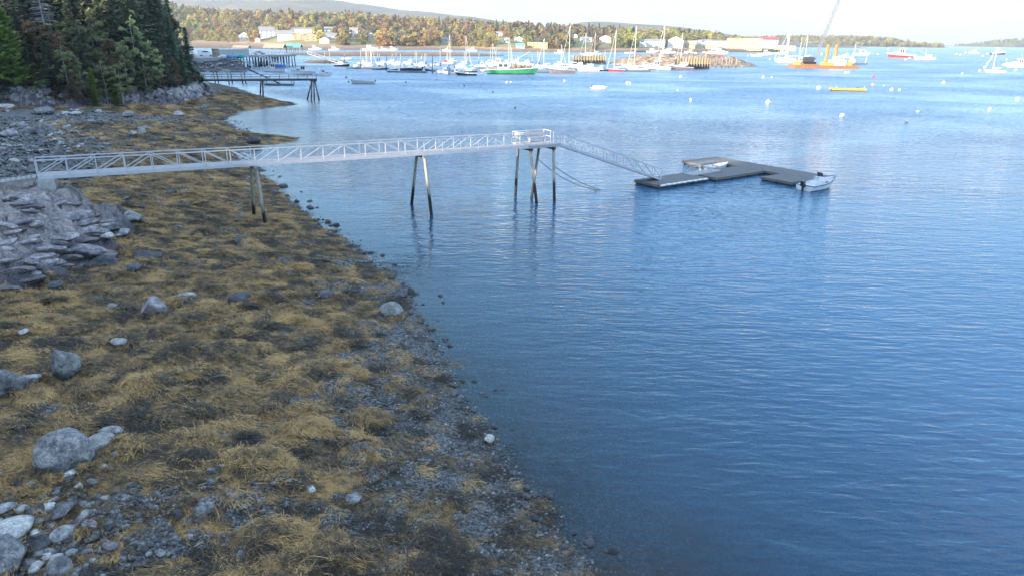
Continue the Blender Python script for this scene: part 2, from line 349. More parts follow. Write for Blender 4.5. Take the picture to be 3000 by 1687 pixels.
# ------------------------------------------------------------------ the harbour water: one sheet out to the horizon
wth = np.concatenate([np.linspace(-180, -48, 40)[:-1], np.linspace(-48, 44, 460)[:-1], np.linspace(44, 180, 40)]) * math.pi / 180
wr = np.concatenate([[0.0], np.geomspace(3, 14, 10)[:-1], np.geomspace(14, 300, 300)[:-1], np.geomspace(300, 7140, 60)])
WT, WR = np.meshgrid(wth, wr); WX, WY = np.sin(WT) * WR, np.cos(WT) * WR
WH = h_shore(WX, WY, False)[0]; depth = np.clip(-WH, 0, 6)
wi = np.arange(len(wth) * len(wr)).reshape(len(wr), len(wth))
wq = np.stack([wi[:-1, :-1], wi[:-1, 1:], wi[1:, 1:], wi[1:, :-1]], -1).reshape(-1, 4)
wk = (WH.ravel()[wq].min(1) < 0.8)
def water_material():
    m = bpy.data.materials.new('sea_water'); m.use_nodes = True; t = m.node_tree; t.nodes.clear()
    out = N(t, 'ShaderNodeOutputMaterial'); g = N(t, 'ShaderNodeNewGeometry')
    def wave(sx, sy, scale, rot, dist=0.0, det=2.0, rough=0.5):
        mp = N(t, 'ShaderNodeMapping'); mp.inputs['Rotation'].default_value = (0, 0, R(rot)); mp.inputs['Scale'].default_value = (sx, sy, 1)
        t.links.new(g.outputs['Position'], mp.inputs[0])
        n = N(t, 'ShaderNodeTexNoise'); n.inputs['Scale'].default_value = scale; n.inputs['Detail'].default_value = det; n.inputs['Roughness'].default_value = rough; n.inputs['Distortion'].default_value = dist
        t.links.new(mp.outputs[0], n.inputs['Vector']); return n
    a = wave(0.30, 1.0, 2.5, 8, 0.35, 3.0, 0.42); b = wave(0.36, 1.0, 0.7, -12, 0.3, 1.5); c = wave(0.5, 1.0, 3.6, 20, 0.2, 2.0, 0.5); big = wave(1, 1.6, 0.02, 10, 0.6, 3)
    wide = N(t, 'ShaderNodeMapRange'); wide.inputs[1].default_value = 0.35; wide.inputs[2].default_value = 0.68; wide.inputs[3].default_value = 0.45; wide.inputs[4].default_value = 1.25
    t.links.new(big.outputs['Fac'], wide.inputs[0])
    sx = N(t, 'ShaderNodeSeparateXYZ'); t.links.new(g.outputs['Position'], sx.inputs[0])
    breeze = N(t, 'ShaderNodeMapRange', interpolation_type='SMOOTHSTEP'); breeze.inputs[1].default_value = 30; breeze.inputs[2].default_value = 260; breeze.inputs[3].default_value = 1.0; breeze.inputs[4].default_value = 4.5
    t.links.new(sx.outputs['Y'], breeze.inputs[0])
    def mul(p, q):
        x = N(t, 'ShaderNodeMath', operation='MULTIPLY')
        for k, s_ in ((0, p), (1, q)):
            if isinstance(s_, float): x.inputs[k].default_value = s_
            else: t.links.new(s_, x.inputs[k])
        return x.outputs[0]
    def add(p, q):
        x = N(t, 'ShaderNodeMath', operation='ADD'); t.links.new(p, x.inputs[0]); t.links.new(q, x.inputs[1]); return x.outputs[0]
    hgt = add(add(mul(a.outputs['Fac'], 0.098), mul(b.outputs['Fac'], 0.13)), mul(c.outputs['Fac'], 0.022))
    hgt = mul(mul(hgt, wide.outputs[0]), breeze.outputs[0])
    calm = N(t, 'ShaderNodeAttribute', attribute_name='calm'); hgt = mul(hgt, calm.outputs['Fac'])
    bp = N(t, 'ShaderNodeBump'); bp.inputs['Distance'].default_value = 1.0; bp.inputs['Strength'].default_value = 1.0; t.links.new(hgt, bp.inputs['Height'])
    fr = N(t, 'ShaderNodeFresnel'); fr.inputs['IOR'].default_value = 1.333; t.links.new(bp.outputs[0], fr.inputs['Normal'])
    gl = N(t, 'ShaderNodeBsdfGlossy'); gl.inputs['Roughness'].default_value = 0.04; t.links.new(bp.outputs[0], gl.inputs['Normal'])
    gl.inputs['Color'].default_value = (1, 1, 1, 1)
    rg = N(t, 'ShaderNodeMapRange', interpolation_type='SMOOTHSTEP'); rg.inputs[1].default_value = 45; rg.inputs[2].default_value = 260; rg.inputs[3].default_value = 0.05; rg.inputs[4].default_value = 0.30   # ripples too small to resolve far out
    t.links.new(sx.outputs['Y'], rg.inputs[0]); t.links.new(rg.outputs[0], gl.inputs['Roughness'])
    tr = N(t, 'ShaderNodeBsdfTransparent'); tr.inputs['Color'].default_value = (0.45, 0.66, 0.74, 1)
    df = N(t, 'ShaderNodeBsdfDiffuse'); df.inputs['Color'].default_value = (0.032, 0.108, 0.20, 1)
    dp = N(t, 'ShaderNodeAttribute', attribute_name='opacity')
    body = N(t, 'ShaderNodeMixShader'); t.links.new(dp.outputs['Fac'], body.inputs[0]); t.links.new(tr.outputs[0], body.inputs[1]); t.links.new(df.outputs[0], body.inputs[2])
    mx = N(t, 'ShaderNodeMixShader'); t.links.new(fr.outputs[0], mx.inputs[0]); t.links.new(body.outputs[0], mx.inputs[1]); t.links.new(gl.outputs[0], mx.inputs[2])
    t.links.new(mx.outputs[0], out.inputs['Surface']); return m
wu = np.unique(wq[wk]); wm = np.full(wi.size, -1); wm[wu] = np.arange(len(wu))
me = np_mesh('water', np.stack([WX.ravel(), WY.ravel(), np.zeros(WX.size)], 1)[wu], wm[wq[wk]], water_material(), smooth=True)
op_ = 1 - np.exp(-depth.ravel() * 1.0); op_ = op_ + (1 - op_) * sst(depth.ravel(), .9, 2.2)
fattr(me, 'opacity', op_[wu]); fattr(me, 'calm', (0.25 + 0.75 * sst(depth.ravel(), 0.0, 0.8))[wu])
water = link('water', me); tag(water, kind='structure')

# ------------------------------------------------------------------ scattering stuff with instances
def loose(name, me): return bpy.data.objects.new(name, me)   # a source mesh that never stands in the scene itself
def scatter(name, P, rot, scl, tint, var, sources, material, label=None):
    me = bpy.data.meshes.new(name); me.vertices.add(len(P)); me.vertices.foreach_set('co', np.asarray(P, np.float32).ravel())
    for k, d in (('rot', rot), ('scl', scl)):
        a = me.attributes.new(k, 'FLOAT_VECTOR', 'POINT'); a.data.foreach_set('vector', np.asarray(d, np.float32).ravel())
    fattr(me, 'tint', tint)
    a = me.attributes.new('var', 'INT', 'POINT'); a.data.foreach_set('value', np.asarray(var, np.int32))
    me.materials.append(material)
    o = link(name, me); o['kind'] = 'stuff'
    if label: o['label'] = label
    g = bpy.data.node_groups.new(name + '_scatter', 'GeometryNodeTree')
    g.interface.new_socket('Geometry', in_out='INPUT', socket_type='NodeSocketGeometry'); g.interface.new_socket('Geometry', in_out='OUTPUT', socket_type='NodeSocketGeometry')
    gi, go = N(g, 'NodeGroupInput'), N(g, 'NodeGroupOutput')
    inst = N(g, 'GeometryNodeInstanceOnPoints'); inst.inputs['Pick Instance'].default_value = True
    jo = N(g, 'GeometryNodeJoinGeometry')
    for s in reversed(sources):
        oi = N(g, 'GeometryNodeObjectInfo'); oi.inputs['Object'].default_value = s; oi.inputs['As Instance'].default_value = True
        g.links.new(oi.outputs['Geometry'], jo.inputs[0])
    def na(n, ty):
        x = N(g, 'GeometryNodeInputNamedAttribute', data_type=ty); x.inputs['Name'].default_value = n; return x
    g.links.new(gi.outputs[0], inst.inputs['Points']); g.links.new(jo.outputs[0], inst.inputs['Instance'])
    g.links.new(na('var', 'INT').outputs['Attribute'], inst.inputs['Instance Index'])
    e2r = N(g, 'FunctionNodeEulerToRotation'); g.links.new(na('rot', 'FLOAT_VECTOR').outputs['Attribute'], e2r.inputs[0]); g.links.new(e2r.outputs[0], inst.inputs['Rotation'])
    g.links.new(na('scl', 'FLOAT_VECTOR').outputs['Attribute'], inst.inputs['Scale'])
    g.links.new(inst.outputs[0], go.inputs[0])
    md = o.modifiers.new('scatter', 'NODES'); md.node_group = g
    return o
def polar_points(n, a0, a1, r0, r1, power=2.0):
    a = RNG.uniform(a0, a1, n) * math.pi / 180
    r = (RNG.uniform(r0 ** power, r1 ** power, n)) ** (1 / power)
    return np.sin(a) * r, np.cos(a) * r, r

# rockweed: tufts of drooping ribbons
def weed_material():
    m = bpy.data.materials.new('rockweed'); m.use_nodes = True; t = m.node_tree; p = t.nodes['Principled BSDF']
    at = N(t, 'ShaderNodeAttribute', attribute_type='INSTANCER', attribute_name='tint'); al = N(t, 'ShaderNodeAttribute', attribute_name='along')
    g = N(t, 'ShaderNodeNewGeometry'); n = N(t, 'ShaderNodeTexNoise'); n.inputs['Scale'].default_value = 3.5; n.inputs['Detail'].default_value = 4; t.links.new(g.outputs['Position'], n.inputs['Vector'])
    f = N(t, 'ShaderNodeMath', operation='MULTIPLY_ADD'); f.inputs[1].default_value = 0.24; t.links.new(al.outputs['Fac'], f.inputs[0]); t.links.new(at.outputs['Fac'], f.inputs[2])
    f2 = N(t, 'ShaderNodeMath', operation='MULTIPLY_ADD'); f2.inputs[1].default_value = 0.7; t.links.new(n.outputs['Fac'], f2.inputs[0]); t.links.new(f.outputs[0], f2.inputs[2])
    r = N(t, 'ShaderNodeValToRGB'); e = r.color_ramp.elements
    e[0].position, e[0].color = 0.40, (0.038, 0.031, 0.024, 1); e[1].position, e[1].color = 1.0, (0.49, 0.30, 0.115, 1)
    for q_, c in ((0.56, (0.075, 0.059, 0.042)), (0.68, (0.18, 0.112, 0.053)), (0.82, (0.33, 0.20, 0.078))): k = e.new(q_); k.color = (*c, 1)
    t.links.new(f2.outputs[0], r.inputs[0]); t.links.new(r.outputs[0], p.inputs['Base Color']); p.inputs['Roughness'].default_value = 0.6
    p.inputs['Specular IOR Level'].default_value = 0.3
    return m
WEED_M = weed_material()
def tuft(seed, ns=110, seg=3, spread=2.2, hgt=0.10):
    r = np.random.default_rng(seed); V, F, A = [], [], []
    for i in range(ns):
        a = np.clip(r.normal(0, 0.6), -spread, spread); L = r.uniform(0.15, 0.46); wd = r.uniform(0.005, 0.0105)
        x, y = r.normal(-0.10, 0.22), r.normal(0, 0.26); lift = r.uniform(0.3, 1.0) * hgt; turn = r.normal(0, 0.35); b = len(V)
        base = r.uniform(-0.15, 0.15)
        for k in range(seg + 1):
            s = k / seg; aa = a + turn * s
            z = lift * (1.0 - (s - 0.25) ** 2 * 1.9) * (1 - 0.25 * s) + r.normal(0, 0.012)
            wv = wd * (1.0 if k < seg else 0.35); nx, ny = -math.sin(aa), math.cos(aa); tl = r.normal(0, 0.4) * wv
            V += [(x + nx * wv, y + ny * wv, z + tl), (x - nx * wv, y - ny * wv, z - tl)]; A += [s + base] * 2
            x += math.cos(aa) * L / seg; y += math.sin(aa) * L / seg
        for k in range(seg): F.append((b + 2 * k, b + 2 * k + 1, b + 2 * k + 3, b + 2 * k + 2))
    me = np_mesh('rockweed_tuft', V, F, WEED_M, smooth=True); fattr(me, 'along', A); return loose('rockweed_tuft', me)
tufts = [tuft(100 + i, hgt=(0.04, 0.06, 0.09)[i % 3]) for i in range(8)]
Xs, Ys, Rs = [], [], []
for n_, r0, r1, pw in ((64000, 14, 50, 1.35), (36000, 50, 105, 1.6), (20000, 105, 215, 1.6)):
    a = polar_points(n_, -46, 11, r0, r1, pw); Xs.append(a[0]); Ys.append(a[1]); Rs.append(a[2])
X, Y, Rr = np.concatenate(Xs), np.concatenate(Ys), np.concatenate(Rs)
H, D, U, Lq = h_shore(X, Y); wd_, pb_, rk_, cv_ = zones(X, Y, H, D, U, Lq)
ok = (RNG.random(len(X)) < wd_ ** 1.2) & (H > -0.3)
X, Y, H, D, Rr = X[ok], Y[ok], H[ok], D[ok], Rr[ok]
e = 0.35
gx = (h_shore(X + e, Y, False)[0] - h_shore(X - e, Y, False)[0]) / (2 * e); gy = (h_shore(X, Y + e, False)[0] - h_shore(X, Y - e, False)[0]) / (2 * e)
dirn = np.arctan2(-gy + 0.02, -gx + 0.10) + RNG.normal(0, 0.38, len(X))
tilt = np.clip(np.hypot(gx, gy), 0, 0.8)
rot = np.stack([np.zeros(len(X)), np.arctan(tilt) * 0.9, dirn], 1)
size = RNG.uniform(0.55, 1.05, len(X)) * (1 + sst(Rr, 45, 160) * 1.5)
scl = np.stack([size * RNG.uniform(0.9, 1.35, len(X)), size, size * RNG.uniform(0.7, 1.5, len(X))], 1)
lum = fbm(X / 1.2, Y / 0.8, 90, 3) * 0.55 + fbm(X / 6, Y / 5, 93, 3) * 0.18 + RNG.normal(0, 0.07, len(X))
tint = 0.268 + lum - 0.12 * sst(D, 9, 0.5) * sst(Rr, 75, 50) - 0.10 * sst(D, 3, 0) + 0.05 * sst(Rr, 30, 70)
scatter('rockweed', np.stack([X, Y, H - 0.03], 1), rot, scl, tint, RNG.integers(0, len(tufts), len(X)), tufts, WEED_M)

# pebbles and cobbles
def stone_mesh(name, seed, sub, mat_, angular=0.5, flat=0.7, smooth=True):
    r = np.random.default_rng(seed); bm = bmesh.new(); bmesh.ops.create_icosphere(bm, subdivisions=sub, radius=1.0)
    co = np.array([v.co[:] for v in bm.verts])
    for k in range(int(5 + 7 * angular)):
        n = r.normal(size=3); n /= np.linalg.norm(n); c = r.uniform(0.55, 0.85) if angular > 0.3 else r.uniform(0.75, 0.95)
        dd = co @ n - c; co -= np.clip(dd, 0, None)[:, None] * n * 0.92
    ph = r.uniform(0, 9, 3)
    co *= (1 + 0.07 * np.sin(co[:, [1, 2, 0]] * 4 + ph).sum(1, keepdims=True) / 1.5)
    co *= np.array([r.uniform(0.9, 1.25), r.uniform(0.75, 1.0), flat * r.uniform(0.8, 1.15)])
    f = np.array([[v.index for v in fc.verts] for fc in bm.faces]); bm.free()
    return np_mesh(name, co, f, mat_, smooth)
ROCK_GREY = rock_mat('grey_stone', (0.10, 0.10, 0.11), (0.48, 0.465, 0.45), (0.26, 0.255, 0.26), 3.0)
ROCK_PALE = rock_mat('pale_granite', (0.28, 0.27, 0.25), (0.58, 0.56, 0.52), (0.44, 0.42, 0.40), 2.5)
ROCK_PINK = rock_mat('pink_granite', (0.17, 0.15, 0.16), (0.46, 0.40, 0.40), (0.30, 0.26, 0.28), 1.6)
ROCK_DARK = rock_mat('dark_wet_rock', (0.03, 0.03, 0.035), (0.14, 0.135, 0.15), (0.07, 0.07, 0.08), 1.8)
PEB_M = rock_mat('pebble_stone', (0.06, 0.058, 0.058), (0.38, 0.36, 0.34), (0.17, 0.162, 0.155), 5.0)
pebs = [loose('pebble', stone_mesh('pebble', 300 + i, 1, PEB_M, 0.3, 0.62, True)) for i in range(6)]
Xs, Ys, Zs = [], [], []
for n_, r0, r1, a0, a1, s0, s1 in ((75000, 14, 46, -46, 13, 0.028, 0.085), (16000, 46, 90, -46, -8, 0.05, 0.14), (22000, 60, 150, -47, -20, 0.10, 0.36), (2600, 14, 30, -46, -20, 0.07, 0.2)):
    a = polar_points(n_, a0, a1, r0, r1, 1.5); Xs.append(a[0]); Ys.append(a[1]); Zs.append(s0 + (s1 - s0) * RNG.random(n_) ** 2.2)
X, Y, S = np.concatenate(Xs), np.concatenate(Ys), np.concatenate(Zs)
H, D, U, Lq = h_shore(X, Y); wd_, pb_, rk_, cv_ = zones(X, Y, H, D, U, Lq)
ok = (RNG.random(len(X)) < pb_) & (H > -0.9) & (U < 1)
X, Y, H, S = X[ok], Y[ok], H[ok], S[ok]
scl = S[:, None] * RNG.uniform(0.8, 1.25, (len(X), 3)) 
scatter('pebbles', np.stack([X, Y, H + S * 0.15], 1), np.stack([RNG.normal(0, 0.25, len(X)), RNG.normal(0, 0.25, len(X)), RNG.uniform(0, 6.28, len(X))], 1), scl, RNG.random(len(X)), RNG.integers(0, 6, len(X)), pebs, PEB_M)
# ------------------------------------------------------------------ boulders lying on the shore
KM = {'grey': ROCK_GREY, 'pale': ROCK_PALE, 'pink': ROCK_PINK, 'dark': ROCK_DARK}
FRINGE = []
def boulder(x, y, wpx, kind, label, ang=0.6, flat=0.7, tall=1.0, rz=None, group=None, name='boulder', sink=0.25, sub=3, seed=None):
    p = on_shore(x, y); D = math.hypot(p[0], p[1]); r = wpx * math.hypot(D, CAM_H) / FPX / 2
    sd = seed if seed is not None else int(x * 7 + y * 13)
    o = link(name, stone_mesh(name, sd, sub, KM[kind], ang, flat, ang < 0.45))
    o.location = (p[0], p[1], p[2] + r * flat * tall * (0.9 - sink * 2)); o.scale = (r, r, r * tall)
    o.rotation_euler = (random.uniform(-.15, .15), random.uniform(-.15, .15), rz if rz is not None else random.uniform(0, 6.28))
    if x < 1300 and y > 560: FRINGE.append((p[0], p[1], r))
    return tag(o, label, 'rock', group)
BOULDERS = [
 (458, 925, 76, 'pink', 'pinkish angular boulder standing alone in golden weed left of centre', .9, .8, 1.35),
 (323, 905, 45, 'pale', 'flat pale stone lying in weed left of the pinkish angular boulder', .4, .5, .8),
 (549, 874, 44, 'grey', 'smooth blue-grey boulder among weed above right of the pinkish boulder', .3, .6, .9),
 (70, 980, 26, 'pale', 'small white stone in weed near the left edge below the bedrock ledge', .5, .7, 1),
 (351, 1011, 38, 'pale', 'cream rounded stone lying on dark weed below the flat pale stone', .3, .65, 1),
 (196, 1100, 86, 'grey', 'large triangular grey boulder with a pointed top in golden weed', 1.0, .9, 1.5),
 (22, 1148, 95, 'grey', 'large rounded purple-grey boulder cut by the left edge', .5, .8, 1.2),
 (85, 1125, 72, 'grey', 'wedge-shaped grey slab leaning between two large grey boulders', 1.0, .45, .9),
 (443, 1236, 30, 'grey', 'small flat purple-grey stone alone in weed below the triangular boulder', .9, .5, .8),
 (326, 1274, 48, 'grey', 'oval dark grey stone above the long pink and white boulder', .3, .6, .9),
 (196, 1358, 134, 'grey', 'biggest round speckled grey boulder near the bottom left corner', .25, .85, 1.05),
 (291, 1312, 98, 'pale', 'long pink and white boulder behind the biggest round boulder', .5, .6, .9),
 (212, 1285, 46, 'grey', 'flat-topped square grey block behind the biggest round boulder', 1.0, .7, 1),
 (341, 1335, 30, 'grey', 'small bluish stone touching the right end of the long pink boulder', .8, .6, 1),
 (381, 1333, 26, 'grey', 'small grey stone right of the small bluish stone by the long pink boulder', .6, .6, 1),
 (252, 1395, 30, 'grey', 'small grey stone at the lower right of the biggest round boulder', .5, .6, .9),
 (291, 1376, 40, 'pale', 'low pale stone just right of the biggest round boulder', .6, .4, .8),
 (234, 1436, 27, 'pale', 'upright pale stone below the biggest round boulder', .6, .9, 1.3),
 (208, 1477, 46, 'grey', 'flat speckled grey stone between weed and cobbles at lower left', .5, .5, .8),
 (178, 1508, 60, 'grey', 'broad bluish stone amid the lower left cobbles', .6, .6, .9),
 (16, 1505, 48, 'grey', 'light grey rounded stone cut by the left edge above the pale granite boulder', .3, .7, 1),
 (60, 1487, 44, 'grey', 'flat bluish slab above the lower left cobbles', .9, .4, .8),
 (100, 1502, 40, 'dark', 'dark angular stone amid the lower left cobbles', .9, .6, .9),
 (32, 1568, 92, 'pale', 'large speckled pale granite boulder at the left edge near the bottom', .3, .75, 1),
 (24, 1655, 108, 'grey', 'large smooth blue-grey boulder in the bottom left corner', .7, .8, 1.1),
 (111, 1597, 68, 'dark', 'dark flat slab right of the speckled pale granite boulder', .9, .5, .8),
 (191, 1572, 56, 'grey', 'rounded blue-grey stone with a paler rim amid the bottom left cobbles', .5, .65, 1),
 (181, 1545, 34, 'dark', 'dark blue oval stone just above the rounded stone with a paler rim', .3, .6, .9),
 (136, 1547, 40, 'pale', 'low cream and grey stone left of the dark blue oval stone', .5, .45, .8),
 (178, 1676, 62, 'grey', 'rounded grey boulder at the bottom edge left of the golden weed', .3, .7, 1),
 (262, 1542, 38, 'grey', 'speckled grey stone at the right border of the bottom left cobbles', .5, .6, .9),
 (238, 1652, 30, 'dark', 'dark round stone near the bottom edge beside golden weed', .3, .7, 1),
 (525, 1517, 40, 'dark', 'dark blue angular stone at the left end of a bluish rock rib', .8, .7, 1),
 (600, 1493, 104, 'grey', 'long low bluish rock rib poking out of pebbles', .8, .28, .55),
 (642, 1369, 26, 'pale', 'small pale bluish stone in weed above the bluish rock rib', .5, .6, 1),
 (665, 1290, 32, 'pink', 'brownish pink stone in a stony gap right of centre left', .6, .8, 1.1),
 (1150, 925, 64, 'pale', 'large pale boulder half covered by weed beside the waterline', .5, .8, 1.1),
 (1036, 1472, 42, 'grey', 'round speckled grey boulder alone on the pebbles near the bottom', .3, .8, 1.1),
 (908, 1440, 32, 'pale', 'rounded pale stone left of the round speckled boulder on the pebbles', .3, .75, 1),
 (1433, 1293, 36, 'pale', 'wet pale stone with weed around it at the very edge of the water', .4, .8, 1),
 (1204, 862, 24, 'dark', 'dark round stone standing in shallow water above the large pale boulder', .3, .8, 1.1),
 (389, 648, 56, 'grey', 'blue and white blocky boulder at the right foot of the bedrock ledge', .9, .7, 1),
 (325, 673, 58, 'dark', 'dark blue slab leaning on the right foot of the bedrock ledge', .9, .5, .9),
 (350, 694, 50, 'grey', 'grey block below the dark blue slab at the foot of the ledge', .9, .6, 1),
 (318, 704, 42, 'pale', 'pale fractured block left of the grey block at the foot of the ledge', 1, .6, 1),
 (515, 670, 30, 'grey', 'purple-grey stone alone in weed between ledge and shore-end piles', .6, .6, .9),
 (500, 568, 34, 'dark', 'dark stone with a bluish top in weed under the white walkway', .8, .6, .9),
 (305, 780, 98, 'dark', 'dark angular outcrop rock surrounded by golden weed below the ledge', 1, .5, .9),
 (425, 758, 92, 'dark', 'dark flat-topped rock draped in weed right of the dark angular outcrop', .9, .5, .8),
 (395, 797, 46, 'dark', 'small dark rock just below the dark flat-topped rock', .7, .6, .9),
 (160, 845, 42, 'dark', 'small dark rock in weed below the ledge toe', .7, .6, .9),
 (95, 803, 42, 'pale', 'thin pale stone plate lying at the foot of the ledge', 1, .2, .5),
 (132, 396, 52, 'grey', 'largest blue-grey boulder of the stony cove behind the walkway', .3, .65, 1),
 (96, 396, 40, 'pink', 'purple boulder touching the left of the largest cove boulder', .4, .7, 1),
 (128, 337, 44, 'grey', 'rounded grey boulder in the upper part of the stony cove', .3, .6, .9),
 (378, 343, 38, 'grey', 'broad grey boulder alone in weed in the middle of the cove', .5, .55, .9),
 (391, 398, 28, 'grey', 'left one of two touching grey boulders in weed behind the walkway', .4, .65, 1),
 (415, 395, 30, 'grey', 'right one of two touching grey boulders in weed behind the walkway', .7, .75, 1.1),
 (290, 332, 22, 'pale', 'pale grey boulder in weed below the rock bluff', .4, .7, 1),
 (220, 338, 26, 'pale', 'right one of two pale stones below the bluff', .5, .65, 1),
 (193, 337, 26, 'pale', 'left one of two pale stones below the bluff', .5, .55, .9),
 (313, 321, 18, 'grey', 'small grey stone in weed just below the middle of the rock bluff', .5, .6, 1),
 (521, 336, 32, 'pink', 'pinkish flat boulder in weed toward the far spit', .6, .45, .8),
 (601, 318, 28, 'grey', 'blue-grey flat boulder in weed below the end of the bluff', .5, .55, .9),
 (425, 380, 30, 'pink', 'mottled low boulder above the two touching grey boulders', .5, .5, .8),
 (28, 401, 44, 'pink', 'purple-brown boulder near the left edge of the stony cove', .5, .6, .9),
 (20, 316, 40, 'pale', 'pale slab at the left edge under the green cedar', .9, .4, .8),
 (175, 401, 34, 'grey', 'grey boulder right of the largest cove boulder', .5, .55, .9),
 (58, 374, 38, 'grey', 'broad grey boulder in the middle of the stony cove', .4, .55, .9),
 (742, 423, 44, 'dark', 'dark weedy rock at the tip of the near spit', .3, .7, 1),
 (800, 568, 34, 'dark', 'dark wet rock at the waterline right of the shore-end piles', .5, .6, .9),
 (700, 882, 60, 'dark', 'large dark weed-covered boulder in the middle of the weed field', .3, .6, .9),
 (955, 872, 56, 'dark', 'dark weed-draped mound near the large pale boulder', .3, .6, .9)]
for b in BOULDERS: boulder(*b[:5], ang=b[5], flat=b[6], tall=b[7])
fp = []
for (bx, by, br_) in FRINGE:                                    # weed growing round the foot of each boulder
    for k in range(int(7 + 16 * br_)):
        a = random.uniform(0, 6.28); q_ = br_ * random.uniform(.85, 1.12); fp.append((bx + math.cos(a) * q_, by + math.sin(a) * q_, a + random.gauss(0, .5), br_))
fp = np.array(fp); fh = h_shore(fp[:, 0], fp[:, 1])[0]; fs_ = RNG.uniform(.4, .8, len(fp))
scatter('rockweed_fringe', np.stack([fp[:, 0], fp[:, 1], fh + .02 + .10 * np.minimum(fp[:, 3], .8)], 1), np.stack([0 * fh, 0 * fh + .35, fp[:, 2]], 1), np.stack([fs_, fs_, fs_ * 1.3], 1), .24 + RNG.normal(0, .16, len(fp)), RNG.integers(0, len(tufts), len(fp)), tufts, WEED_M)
sp = []
for cx, cy, n_, rx in ((1655, 1365, 26, .5), (1665, 1430, 30, .55), (2025, 1555, 34, .5), (2050, 1600, 20, .35), (2045, 1650, 24, .4), (2190, 1635, 44, .7), (1915, 1668, 40, .6), (2120, 1678, 26, .5), (1545, 1245, 12, .3), (1625, 1485, 16, .3), (2940, 1408, 20, .5), (1680, 1130, 10, .3), (1475, 1055, 10, .35), (1560, 1300, 12, .35)):
    a, b, _ = G(cx, cy)
    for k in range(int(n_ * .6)): sp.append((a + random.gauss(0, rx), b + random.gauss(0, rx * .8), random.uniform(0, 6.28)))
sp = np.array(sp); sz2 = RNG.uniform(.22, .5, len(sp))
scatter('floating_weed', np.stack([sp[:, 0], sp[:, 1], 0 * sp[:, 0] - .05], 1), np.stack([0 * sz2, 0 * sz2, sp[:, 2]], 1), np.stack([sz2, sz2, sz2 * .55], 1), .05 + RNG.normal(0, .1, len(sp)), RNG.integers(0, len(tufts), len(sp)), tufts, WEED_M)
ODD = [(1307, 1000, 16), (1270, 965, 18), (1380, 1225, 20), (1478, 1390, 18), (1520, 1385, 16), (1560, 1480, 26), (1572, 1512, 30), (1540, 1432, 24), (1680, 1560, 22), (1710, 1600, 18), (1500, 1255, 14), (1300, 885, 16), (1318, 1010, 22), (1155, 775, 18), (1120, 748, 22), (1090, 770, 16), (985, 660, 20), (1180, 830, 16), (1290, 865, 20), (830, 545, 30), (870, 590, 18), (905, 608, 24), (960, 650, 22), (1410, 1150, 18), (1775, 1610, 20)]
for i, (x, y, s_) in enumerate(ODD):                           # weedy stones awash along the waterline
    p = G(x, y, 0.02); r = s_ * math.hypot(p[1], CAM_H) / FPX / 2
    o = link('awash_stone', stone_mesh('awash_stone', 900 + i, 2, ROCK_DARK, 0.4, 0.6)); o.location = (p[0], p[1], 0.0); o.scale = (r, r, r); o.rotation_euler.z = i
    tag(o, 'small dark weedy stone awash in the shallows along the waterline', 'rock', 'weedy stones awash along the waterline')
AW = [stone_mesh('awash_stone', 880 + i, 2, ROCK_DARK, .4, .6) for i in range(5)]
seg = [p for p in LAND if 15 < p[1] < 100 and p[0] > -38]; k = 0
for i in range(400):
    if k >= 95: break
    j = random.randrange(len(seg) - 1); f = random.random(); x = seg[j][0] + (seg[j + 1][0] - seg[j][0]) * f + random.expovariate(1.1) - .5; y = seg[j][1] + (seg[j + 1][1] - seg[j][1]) * f
    z = hs(x, y); r = random.uniform(.09, .26) * (1 + max(0, y - 40) * .014)
    if z < -.35 or z > .5: continue
    o = link('awash_stone', AW[i % 5]); o.location = (x, y, max(z, -.12) + r * .25); o.scale = (r, r, r); o.rotation_euler.z = i; k += 1
    tag(o, 'small dark weedy stone awash in the shallows along the waterline', 'rock', 'weedy stones awash along the waterline')
# cobbles one can pick out: share ten meshes
cob = [stone_mesh('cobble', 500 + i, 2, (ROCK_GREY, ROCK_GREY, ROCK_PINK, ROCK_PALE, ROCK_DARK)[i % 5], 0.45, 0.62) for i in range(10)]
n = 0
for k in range(1600):
    if n >= 200: break
    x, y = random.uniform(0, 340), random.uniform(300, 480)
    if x > 330 - (y - 300) * .6 and random.random() < .85: continue
    p = on_shore(x, y)
    if float(h_shore(np.array([p[0]]), np.array([p[1]]))[2][0]) > -.8: continue
    r = random.uniform(.2, .62) ** 1.15; o = link('cobble', cob[k % 10]); n += 1
    o.location = (p[0], p[1], p[2] + r * .15); o.scale = (r, r, r); o.rotation_euler = (random.uniform(-.3, .3), random.uniform(-.3, .3), random.uniform(0, 6))
    tag(o, 'grey or purple cobble in the stony cove between the walkway and the trees', 'stone', 'cobbles of the stony cove')
for k in range(230):
    x, y = random.gauss(120, 110), random.gauss(1565, 75)
    if x < 0 or y > 1686 or x > 330: continue
    p = on_shore(x, y); r = random.uniform(.07, .27); o = link('cobble', cob[k % 10])
    o.location = (p[0], p[1], p[2] + r * .2); o.scale = (r, r, r); o.rotation_euler = (random.uniform(-.3, .3), random.uniform(-.3, .3), random.uniform(0, 6))
    tag(o, 'small bluish cobble between the boulders in the bottom left corner', 'stone', 'cobbles in the bottom left corner')

ROCK_LEDGE = rock_mat('ledge_rock', (0.11, 0.10, 0.12), (0.44, 0.40, 0.39), (0.25, 0.225, 0.24), 1.5, False)
